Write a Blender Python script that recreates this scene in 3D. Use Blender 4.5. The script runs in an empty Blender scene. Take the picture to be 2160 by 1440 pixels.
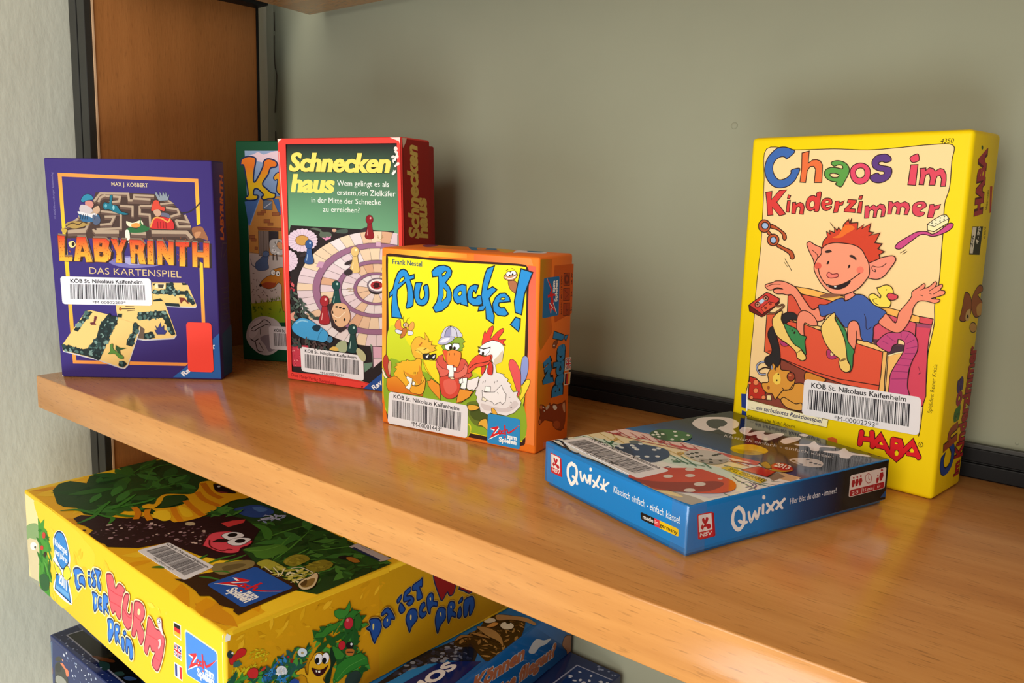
import bpy, bmesh, math, random
from mathutils import Vector, Matrix
from mathutils.geometry import tessellate_polygon
random.seed(4)
SC = bpy.context.scene
COL = SC.collection

# ------------------------------------------------------------------ camera, light, exposure
PXW = 2160.0
cam = bpy.data.cameras.new('camera')
cam_ob = bpy.data.objects.new('camera', cam)
COL.objects.link(cam_ob)
cam.sensor_fit = 'HORIZONTAL'
cam.sensor_width = 36.0
cam.lens = 1743.520 / PXW * 36.0
cam.shift_x = 0.051063
cam.shift_y = -0.024732
cam.clip_start = 0.01
cam_ob.matrix_world = (Matrix.Translation((0.66324, -0.26128, 0.14711)) @ Matrix.Rotation(0.715963, 4, 'Z')
                       @ Matrix.Rotation(-0.016815, 4, 'Y') @ Matrix.Rotation(1.422117, 4, 'X'))
SC.camera = cam_ob

w = bpy.data.worlds.new('room_ambient')
SC.world = w
w.use_nodes = True
bg = w.node_tree.nodes['Background']
bg.inputs['Color'].default_value = (0.95, 0.93, 0.90, 1)
bg.inputs['Strength'].default_value = 0.36

def area(name, loc, target, sx, sy, watts, color):
    l = bpy.data.lights.new(name, 'AREA')
    l.shape = 'RECTANGLE'; l.size = sx; l.size_y = sy; l.energy = watts; l.color = color
    o = bpy.data.objects.new(name, l); COL.objects.link(o)
    o.location = loc
    o.rotation_euler = (Vector(target) - Vector(loc)).to_track_quat('-Z', 'Y').to_euler()
    return o
area('window_daylight', (0.15, -3.2, 0.85), (0.3, 0.1, 0.05), 3.4, 2.3, 145, (1.0, 0.95, 0.86))
area('low_window_daylight', (0.75, -1.0, -0.6), (0.0, -0.1, -0.2), 0.9, 0.6, 13, (0.90, 0.97, 1.0))  # added cool fill that brightens the lower left wall
area('ceiling_lamp', (0.6, -1.2, 1.5), (0.3, 0.1, 0.0), 0.8, 0.8, 8, (1.0, 0.85, 0.62))

vs = SC.view_settings
vs.view_transform = 'Standard'; vs.look = 'None'; vs.gamma = 1.0; vs.use_curve_mapping = False
vs.exposure = -0.2

# ------------------------------------------------------------------ materials
def lin(c):
    c /= 255.0
    return c / 12.92 if c <= 0.04045 else ((c + 0.055) / 1.055) ** 2.4
def hexc(h):
    return (lin(int(h[0:2], 16)), lin(int(h[2:4], 16)), lin(int(h[4:6], 16)), 1.0)

def new_mat(name):
    m = bpy.data.materials.new(name); m.use_nodes = True
    nt = m.node_tree
    return m, nt, nt.nodes['Principled BSDF']
def node(nt, kind, **kw):
    n = nt.nodes.new(kind)
    for k, v in kw.items(): setattr(n, k, v)
    return n

def print_mat(name, rough, coat=0.0, bump=0.05, spec=0.4):
    m, nt, b = new_mat(name)
    a = node(nt, 'ShaderNodeAttribute', attribute_name='print_color')
    nt.links.new(a.outputs['Color'], b.inputs['Base Color'])
    b.inputs['Roughness'].default_value = rough
    b.inputs['Specular IOR Level'].default_value = spec
    b.inputs['Coat Weight'].default_value = coat
    b.inputs['Coat Roughness'].default_value = 0.05
    tc = node(nt, 'ShaderNodeTexCoord')
    n = node(nt, 'ShaderNodeTexNoise'); n.inputs['Scale'].default_value = 260; n.inputs['Detail'].default_value = 4
    bu = node(nt, 'ShaderNodeBump'); bu.inputs['Strength'].default_value = bump; bu.inputs['Distance'].default_value = 0.0006
    nt.links.new(tc.outputs['Object'], n.inputs['Vector'])
    nt.links.new(n.outputs['Fac'], bu.inputs['Height'])
    nt.links.new(bu.outputs['Normal'], b.inputs['Normal'])
    return m
M_CARD = print_mat('printed_card', 0.5, spec=0.14)
M_LINEN = print_mat('linen_printed_card', 0.45, bump=0.14, spec=0.14)
M_GLOSS = print_mat('laminated_card', 0.09, coat=0.0, bump=0.01, spec=0.36)
M_STICK = print_mat('sticker_paper', 0.5, bump=0.02, spec=0.15)

def wood_mat(name, dark, mid, light, axis, fleck, rough, bump, spec=0.4, flecksize=1.0):
    m, nt, b = new_mat(name)
    tc = node(nt, 'ShaderNodeTexCoord')
    def stretched(sc):
        mp = node(nt, 'ShaderNodeMapping'); mp.inputs['Scale'].default_value = sc
        nt.links.new(tc.outputs['Object'], mp.inputs['Vector']); return mp
    along = {'x': (5, 60, 60), 'z': (60, 60, 5)}[axis]
    fl = {'x': (95, 900, 900), 'z': (700, 700, 110)}[axis]
    mp = stretched(along)
    n = node(nt, 'ShaderNodeTexNoise'); n.inputs['Scale'].default_value = 1.0; n.inputs['Detail'].default_value = 6; n.inputs['Roughness'].default_value = 0.62
    nt.links.new(mp.outputs[0], n.inputs['Vector'])
    r = node(nt, 'ShaderNodeValToRGB')
    r.color_ramp.elements[0].position = 0.28; r.color_ramp.elements[0].color = dark
    r.color_ramp.elements[1].position = 0.75; r.color_ramp.elements[1].color = light
    e = r.color_ramp.elements.new(0.5); e.color = mid
    nt.links.new(n.outputs['Fac'], r.inputs['Fac'])
    mp2 = stretched(tuple(v * flecksize for v in fl))
    v = node(nt, 'ShaderNodeTexNoise'); v.inputs['Scale'].default_value = 1.0; v.inputs['Detail'].default_value = 1.5
    nt.links.new(mp2.outputs[0], v.inputs['Vector'])
    mr = node(nt, 'ShaderNodeMapRange'); mr.inputs['From Min'].default_value = 0.60; mr.inputs['From Max'].default_value = 0.74
    mr.inputs['To Max'].default_value = fleck
    nt.links.new(v.outputs['Fac'], mr.inputs['Value'])
    mx = node(nt, 'ShaderNodeMix', data_type='RGBA')
    nt.links.new(mr.outputs[0], mx.inputs['Factor'])
    nt.links.new(r.outputs['Color'], mx.inputs['A'])
    mx.inputs['B'].default_value = tuple(c * 0.42 for c in dark[:3]) + (1,)
    nt.links.new(mx.outputs['Result'], b.inputs['Base Color'])
    b.inputs['Roughness'].default_value = rough
    b.inputs['Specular IOR Level'].default_value = spec
    bu = node(nt, 'ShaderNodeBump'); bu.inputs['Strength'].default_value = bump; bu.inputs['Distance'].default_value = 0.0004
    nt.links.new(v.outputs['Fac'], bu.inputs['Height'])
    nt.links.new(bu.outputs['Normal'], b.inputs['Normal'])
    return m
M_BEECH = wood_mat('beech_laminate', hexc('b97a3e'), hexc('c98a4a'), hexc('d69a58'), 'x', 0.5, 0.17, 0.05, 0.5)
M_PANEL = wood_mat('brown_beech_panel', hexc('9a6230'), hexc('a26734'), hexc('ab6f3a'), 'z', 0.30, 0.5, 0.25, 0.3)

def plain_mat(name, color, rough, noise=0.0, scale=30.0, bump=0.0, bscale=120.0, spec=0.4):
    m, nt, b = new_mat(name)
    tc = node(nt, 'ShaderNodeTexCoord')
    n = node(nt, 'ShaderNodeTexNoise'); n.inputs['Scale'].default_value = scale; n.inputs['Detail'].default_value = 5
    nt.links.new(tc.outputs['Object'], n.inputs['Vector'])
    r = node(nt, 'ShaderNodeValToRGB')
    r.color_ramp.elements[0].position = 0.3; r.color_ramp.elements[1].position = 0.7
    r.color_ramp.elements[0].color = tuple(c * (1 - noise) for c in color[:3]) + (1,)
    r.color_ramp.elements[1].color = tuple(min(1, c * (1 + noise)) for c in color[:3]) + (1,)
    nt.links.new(n.outputs['Fac'], r.inputs['Fac'])
    nt.links.new(r.outputs['Color'], b.inputs['Base Color'])
    b.inputs['Roughness'].default_value = rough
    b.inputs['Specular IOR Level'].default_value = spec
    if bump:
        n2 = node(nt, 'ShaderNodeTexNoise'); n2.inputs['Scale'].default_value = bscale; n2.inputs['Detail'].default_value = 6
        mp = node(nt, 'ShaderNodeMapping'); mp.inputs['Scale'].default_value = (1, 1, 0.45)
        nt.links.new(tc.outputs['Object'], mp.inputs['Vector']); nt.links.new(mp.outputs[0], n2.inputs['Vector'])
        bu = node(nt, 'ShaderNodeBump'); bu.inputs['Strength'].default_value = bump; bu.inputs['Distance'].default_value = 0.002
        nt.links.new(n2.outputs['Fac'], bu.inputs['Height'])
        nt.links.new(bu.outputs['Normal'], b.inputs['Normal'])
    return m
M_WALL_L = plain_mat('sage_wall_paint_rough_lit', hexc('dcdcca'), 0.85, 0.03, 12, 0.35, 95, 0.2)  # paler than the back wall: its stronger light is put into the colour
M_WALL_B = plain_mat('sage_wall_paint_shaded', hexc('999b86'), 0.8, 0.04, 9, 0.10, 60, 0.2)  # darker than the left wall: shade behind the shelves is put into the colour
M_BLACK = plain_mat('black_aluminium', hexc('2c2b28'), 0.45, 0.05, 80, 0.0, 1, 0.4)
M_RAIL = plain_mat('black_plastic', hexc('0a090b'), 0.5, 0.1, 60, 0.0, 1, 0.2)
M_STRIP = plain_mat('pale_laminate_edge', hexc('e0b890'), 0.5, 0.05, 60)
M_CRACK = plain_mat('crack_shadow_gap', hexc('4a4038'), 0.9, 0.1, 60)
M_FLOOR = plain_mat('grey_floor', hexc('8a8478'), 0.7, 0.06, 8)

# ------------------------------------------------------------------ mesh helpers
def paint(me, faces_rgba):
    at = me.color_attributes.new('print_color', 'FLOAT_COLOR', 'CORNER')
    for p in me.polygons:
        c = faces_rgba[p.index]
        for li in p.loop_indices: at.data[li].color = c
def link(name, me, parent=None):
    o = bpy.data.objects.new(name, me); COL.objects.link(o)
    if parent: o.parent = parent
    return o
def tag(o, label=None, cat=None, group=None, kind=None):
    if label: o['label'] = label
    if cat: o['category'] = cat
    if group: o['group'] = group
    if kind: o['kind'] = kind
    return o
def bm_box(x0, x1, y0, y1, z0, z1, bev=0.0, seg=2, bm=None):
    bm = bm or bmesh.new()
    vv = [bm.verts.new((x, y, z)) for z in (z0, z1) for y in (y0, y1) for x in (x0, x1)]
    fs = [bm.faces.new([vv[i] for i in q]) for q in ((0, 2, 3, 1), (4, 5, 7, 6), (0, 1, 5, 4), (2, 6, 7, 3), (0, 4, 6, 2), (1, 3, 7, 5))]
    if bev:
        es = list({e for f in fs for e in f.edges})
        bmesh.ops.bevel(bm, geom=es, offset=bev, segments=seg, affect='EDGES', profile=0.5)
    return bm
def mesh_from(bm, name, mats):
    me = bpy.data.meshes.new(name); bm.to_mesh(me); bm.free()
    for m in (mats if isinstance(mats, (list, tuple)) else [mats]): me.materials.append(m)
    return me
def box_obj(name, b, mat, bev=0.0, parent=None, seg=2):
    o = link(name, mesh_from(bm_box(*b, bev=bev, seg=seg), name, mat), parent)
    if bev:
        for p in o.data.polygons: p.use_smooth = True
        o.data.set_sharp_from_angle(angle=math.radians(50))
    return o

# ------------------------------------------------------------------ setting: walls, floor
WY, WX = 0.2540, -0.0365
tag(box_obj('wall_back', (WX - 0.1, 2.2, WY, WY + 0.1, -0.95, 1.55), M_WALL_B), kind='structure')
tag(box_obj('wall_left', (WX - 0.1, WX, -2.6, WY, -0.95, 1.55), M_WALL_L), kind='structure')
tag(box_obj('floor', (WX - 0.1, 2.2, -2.6, WY + 0.1, -1.0, -0.95), M_FLOOR), kind='structure')

# old caulk bead with cracks in the corner, and small filled holes in the back wall
wb = bpy.data.objects['wall_back']
bm = bmesh.new(); rnd = random.Random(9); prev = None
for i in range(90):
    z = -0.3 + i * 0.012
    a = 0.0050 + rnd.uniform(-0.0006, 0.0009); b = 0.0040 + rnd.uniform(-0.0003, 0.0003)
    row = [bm.verts.new(p) for p in ((WX, WY - b, z), (WX + a * 0.45, WY - b * 0.5, z), (WX + a, WY, z))]
    if prev:
        for k in (0, 1): bm.faces.new((prev[k], prev[k + 1], row[k + 1], row[k]))
    prev = row
bead = link('caulk_bead', mesh_from(bm, 'caulk_bead', M_WALL_B), wb)
for p in bead.data.polygons: p.use_smooth = True
bm = bmesh.new()
for seg in (((7.6, 318), (7.9, 306), (8.2, 300)), ((7.4, 296), (7.0, 284), (7.6, 270), (8.4, 264)), ((8.6, 265), (10.5, 258), (9.6, 246), (8.2, 236), (7.2, 228), (6.8, 222)),
            ((7.2, 204), (7.0, 192), (8.0, 184), (8.6, 176)), ((8.8, 160), (7.8, 148), (7.0, 134))):
    for (x0, z0), (x1, z1) in zip(seg, seg[1:]):
        q = [bm.verts.new((WX + x / 1000, WY - 0.0012, z / 1000)) for x, z in ((x0, z0), (x0 + 1.5, z0), (x1 + 1.5, z1), (x1, z1))]
        bm.faces.new(q)
link('wall_crack', mesh_from(bm, 'wall_crack', M_CRACK), wb)
for x, z, r in ((0.4435, 0.1915, 0.0022), (0.6098, 0.0203, 0.0009)):
    bm = bmesh.new()
    bmesh.ops.create_uvsphere(bm, u_segments=16, v_segments=8, radius=r)
    for v in bm.verts: v.co = (x + v.co.x, WY + v.co.y * 0.35, z + v.co.z)
    o = link('filled_hole', mesh_from(bm, 'filled_hole', M_WALL_B), wb)
    for p in o.data.polygons: p.use_smooth = True

# ------------------------------------------------------------------ the shelf unit
T = 0.025599
RAILY = 0.24422
def shelf(name, x0, x1, y1, ztop, label):
    o = box_obj(name, (x0, x1, 0.0, y1, ztop - T, ztop), M_BEECH, 0.0008)
    return tag(o, label, 'shelf')
XR = 0.664
shelf('shelf_board', 0.0, XR, RAILY, 0.0, 'thick light beech shelf board carrying the five upright and lying small game boxes')
up = shelf('shelf_board', 0.048, XR, 0.23549, 0.30298 + T, 'beech shelf board overhead, only a corner of its underside showing')
for v in up.data.vertices:
    if v.co.x < 0.1: v.co.x += 0.15 * (0.23549 - v.co.y)      # its left end is sawn at a slight angle
shelf('shelf_board', 0.0, XR, RAILY, -0.26356, 'lowest beech shelf board under the stack of large game boxes')

# upright panels with their black edge profiles
PT = -(-0.0265)
YP, YR = 0.054799, 0.21411
def side_panel(x0, label):
    """panel occupying x0 .. x0 + PT"""
    panel = bpy.data.objects.new('side_panel', None); COL.objects.link(panel)
    panel.location = (x0, YP, -0.95)
    tag(panel, label, 'side panel')
    box_obj('panel_board', (0.002, PT - 0.0006, 0.003, YR - YP - 0.002, 0.0, 1.85), M_PANEL, 0.0004, panel)
    bm = bmesh.new()
    for a, b_ in ((0.0, 0.45), (0.53, 0.985)):
        bm_box(PT * a, PT * b_, -0.003, 0.0022, 0.0, 1.85, 0.0006, 2, bm)
    bm_box(PT * 0.05, PT * 0.97, 0.0, 0.0030, 0.0, 1.85, 0.0, 1, bm)
    link('edge_profile', mesh_from(bm, 'edge_profile', M_BLACK), panel)
    box_obj('edge_strip', (PT - 0.0012, PT + 0.0001, 0.0031, 0.0046, 0.0, 1.85), M_STRIP, 0.0, panel)
    box_obj('rear_edge', (0.002, PT + 0.0004, YR - YP - 0.0022, YR - YP, 0.0, 1.85), M_RAIL, 0.0, panel)
side_panel(-PT, 'brown wooden upright panel with black front edge standing at the left wall')
side_panel(XR, 'added unseen brown wooden upright panel at the far right end of the shelves')  # assumed end panel, out of view, added to shade the yellow box side
PX0 = -PT
br = box_obj('shelf_bracket', (PX0, 0.0165, 0.06, YR + 0.0005, 0.311, 0.332), M_RAIL, 0.002)
tag(br, 'black shelf bracket at the top of the brown side panel', 'bracket')

# black rail along the back of the shelf
rail = bpy.data.objects.new('back_rail', None); COL.objects.link(rail)
rail.location = (0.005, RAILY, 0)
tag(rail, 'black plastic rail along the back edge of the beech shelf', 'rail')
RH = 0.018392
bm = bmesh.new()
bm_box(0, XR - 0.01, 0.0006, 0.0042, -T, RH, 0.0005, 2, bm)
link('rail_back_strip', mesh_from(bm, 'rail_back_strip', M_BLACK), rail)
bm = bmesh.new()
bm_box(0, XR - 0.01, -0.0022, 0.0005, 0.0002, RH * 0.45, 0.0006, 2, bm)
bm_box(0, XR - 0.01, -0.0012, 0.0005, RH * 0.48, RH - 0.0022, 0.0006, 2, bm)
link('rail_front_strip', mesh_from(bm, 'rail_front_strip', M_RAIL), rail)

# ------------------------------------------------------------------ printed artwork: flat inked shapes on a face of a box
LAYER = 8e-6
def catmull(pts, closed, n=5):
    out = []; k = len(pts)
    rng = range(k if closed else k - 1)
    for i in rng:
        if closed: p0, p1, p2, p3 = pts[i - 1], pts[i], pts[(i + 1) % k], pts[(i + 2) % k]
        else: p0, p1, p2, p3 = pts[max(i - 1, 0)], pts[i], pts[i + 1], pts[min(i + 2, k - 1)]
        for j in range(n):
            t = j / n; t2 = t * t; t3 = t2 * t
            out.append(tuple(0.5 * (2 * p1[a] + (p2[a] - p0[a]) * t + (2 * p0[a] - 5 * p1[a] + 4 * p2[a] - p3[a]) * t2
                                    + (3 * p1[a] - p0[a] - 3 * p2[a] + p3[a]) * t3) for a in (0, 1)))
    if not closed: out.append(tuple(pts[-1]))
    return out
def stroke_quads(pts, wd, closed, taper=False):
    pts = [pts[0]] + [q for p_, q in zip(pts, pts[1:]) if abs(q[0] - p_[0]) + abs(q[1] - p_[1]) > 1e-9]
    k = len(pts); L = []; R = []
    for i in range(k):
        a = pts[i - 1] if (closed or i) else pts[i]
        b = pts[(i + 1) % k] if (closed or i < k - 1) else pts[i]
        c = pts[i]
        d1 = Vector((c[0] - a[0], c[1] - a[1])); d2 = Vector((b[0] - c[0], b[1] - c[1]))
        if d1.length < 1e-12: d1 = d2
        if d2.length < 1e-12: d2 = d1
        d1 = d1.normalized(); d2 = d2.normalized()
        n1 = Vector((-d1.y, d1.x)); n2 = Vector((-d2.y, d2.x)); m = n1 + n2
        m = n1 if m.length < 0.3 else m.normalized() / max(0.5, m.normalized().dot(n1))
        h = wd * 0.5 * (min(1.0, 0.25 + 2.2 * min(i, k - 1 - i) / max(1, k - 1)) if taper else 1.0)
        L.append((c[0] + m.x * h, c[1] + m.y * h)); R.append((c[0] - m.x * h, c[1] - m.y * h))
    return [(L[i], R[i], R[(i + 1) % k], L[(i + 1) % k]) for i in range(k if closed else k - 1)]
FONT_CACHE = {}
def text_tris(s, off, shear):
    key = (s, off, shear)
    if key not in FONT_CACHE:
        cu = bpy.data.curves.new('lettering', 'FONT'); cu.body = s; cu.size = 1.0; cu.offset = off; cu.shear = shear
        cu.resolution_u = 3; cu.fill_mode = 'FRONT'
        o = bpy.data.objects.new('lettering', cu); COL.objects.link(o)
        dg = bpy.context.evaluated_depsgraph_get()
        me = o.evaluated_get(dg).to_mesh(); me.calc_loop_triangles()
        vv = [(v.co.x, v.co.y) for v in me.vertices]; tr = [tuple(t.vertices) for t in me.loop_triangles]
        o.evaluated_get(dg).to_mesh_clear()
        bpy.data.objects.remove(o); bpy.data.curves.remove(cu)
        FONT_CACHE[key] = (vv, tr)
    return FONT_CACHE[key]
CAP = 0.0
def cap_height():
    global CAP
    if not CAP: CAP = max(v[1] for v in text_tris('H', 0.0, 0.0)[0])
    return CAP
def mixc(a, b, t): return tuple(a[i] + (b[i] - a[i]) * t for i in range(4))

class Ink:
    """collects coloured flat polygons in face millimetres, each item on its own hair-thin ink layer"""
    def __init__(self): self.items = []; self.boxes = []
    def add(self, tris, color, fan=False):
        """tris: list of polygons (tuples of 2D points); color: rgba or function of point; fan: overlapping pieces get hair-thin steps"""
        if not tris: return
        xs = [p[0] for t in tris for p in t]; ys = [p[1] for t in tris for p in t]
        bb = (min(xs), min(ys), max(xs), max(ys))
        lay = 1
        for b, l in self.boxes:
            if l >= lay and b[0] < bb[2] and bb[0] < b[2] and b[1] < bb[3] and bb[1] < b[3]: lay = l + 1
        self.boxes.append((bb, lay + (3 if fan else 0))); self.items.append((tris, color, lay, fan))
    def poly(self, pts, color):
        idx = tessellate_polygon([[Vector((p[0], p[1], 0)) for p in pts]])
        self.add([tuple(pts[i] for i in t) for t in idx], color)
    def draw(self, data):
        for it in data:
            k = it[0]
            if k == 'p':                       # filled shape: colour, smooth, outline colour, outline width, points, [colour 2, gradient vector]
                _, c, sm, oc, ow, fl = it[:6]
                pts = [(fl[i] / 10, fl[i + 1] / 10) for i in range(0, len(fl), 2)]
                if sm: pts = catmull(pts, True)
                col = hexc(c)
                if len(it) > 6:
                    c2 = hexc(it[6]); gx0, gy0, gx1, gy1 = [v / 10 for v in it[7]]
                    dx, dy = gx1 - gx0, gy1 - gy0; dd = dx * dx + dy * dy
                    c1 = col
                    col = lambda p, c1=c1, c2=c2, gx0=gx0, gy0=gy0, dx=dx, dy=dy, dd=dd: mixc(c1, c2, min(1, max(0, ((p[0] - gx0) * dx + (p[1] - gy0) * dy) / dd)))
                self.poly(pts, col)
                if ow: self.add(stroke_quads(pts, ow / 10, True), hexc(oc), True)
            elif k == 'l':                     # inked line
                _, c, wd, sm, fl = it[:5]
                pts = [(fl[i] / 10, fl[i + 1] / 10) for i in range(0, len(fl), 2)]
                if sm: pts = catmull(pts, False)
                self.add(stroke_quads(pts, wd / 10, False, len(it) > 5), hexc(c), True)
            elif k == 't':                     # lettering: text, colour, weight, shear, baseline start, baseline end, cap top
                _, s, c, off, sh, q = it[:6]
                vv, tr = text_tris(s, off, sh)
                x0 = min(v[0] for v in vv); x1 = max(v[0] for v in vv); ch = cap_height()
                ax, ay, bx, by, hx, hy = [v / 10 for v in q]
                def f(v):
                    u = (v[0] - x0) / (x1 - x0); t = v[1] / ch
                    return (ax + (bx - ax) * u + (hx - ax) * t, ay + (by - ay) * u + (hy - ay) * t)
                P = [f(v) for v in vv]
                self.add([tuple(P[i] for i in t) for t in tr], hexc(c))
            elif k == 'b':                     # bar code between four corners
                _, seed, q = it
                rnd = random.Random(seed)
                A, B, Cc, D = [(q[i] / 10, q[i + 1] / 10) for i in (0, 2, 4, 6)]   # bottom left, bottom right, top right, top left
                t = 0.0; tr = []
                while t < 0.985:
                    wdt = rnd.choice((0.006, 0.006, 0.013)); t1 = min(1, t + wdt)
                    L = lambda P, Q, s: (P[0] + (Q[0] - P[0]) * s, P[1] + (Q[1] - P[1]) * s)
                    tr.append((L(A, B, t), L(A, B, t1), L(D, Cc, t1), L(D, Cc, t)))
                    t = t1 + rnd.choice((0.006, 0.006, 0.012))
                self.add(tr, hexc('24222a'))
            elif k == 's':                     # sprinkle: seed, count, colours, size range, region polygon (bounding quad), blob or blade
                _, seed, n, cols, s0, s1, shape, fl = it
                rnd = random.Random(seed)
                reg = [(fl[i] / 10, fl[i + 1] / 10) for i in range(0, len(fl), 2)]
                xs = [p[0] for p in reg]; ys = [p[1] for p in reg]
                by = {}
                tries = 0; done = 0
                while done < n and tries < n * 20:
                    tries += 1
                    x = rnd.uniform(min(xs), max(xs)); y = rnd.uniform(min(ys), max(ys))
                    ins = False
                    for (xa, ya), (xb, yb) in zip(reg, reg[1:] + reg[:1]):
                        if (ya > y) != (yb > y) and x < (xb - xa) * (y - ya) / (yb - ya) + xa: ins = not ins
                    if not ins: continue
                    done += 1
                    s = rnd.uniform(s0, s1) / 10; c = rnd.choice(cols)
                    if shape == 'dot':
                        a0 = rnd.uniform(0, 6.3); ex = rnd.uniform(.5, 1)
                        pl = [(x + s * math.cos(a0) * math.cos(a) - s * ex * math.sin(a0) * math.sin(a),
                               y + s * math.sin(a0) * math.cos(a) + s * ex * math.cos(a0) * math.sin(a)) for a in [i * 6.2832 / 7 for i in range(7)]]
                    elif shape == 'leaf':
                        a0 = rnd.uniform(0, 6.3); ca, sa = math.cos(a0), math.sin(a0)
                        pl = [(x + s * (ca * u - sa * v), y + s * (sa * u + ca * v)) for u, v in ((-1, 0), (-.3, .32), (.4, .26), (1, 0), (.4, -.26), (-.3, -.32))]
                    else:
                        lean = rnd.uniform(-.6, .6) * s
                        pl = [(x - s * .09, y), (x + s * .09, y), (x + lean, y + s)]
                    by.setdefault(c, []).append(tuple(pl))
                for c, pls in by.items(): self.add(pls, hexc(c), True)

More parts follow.
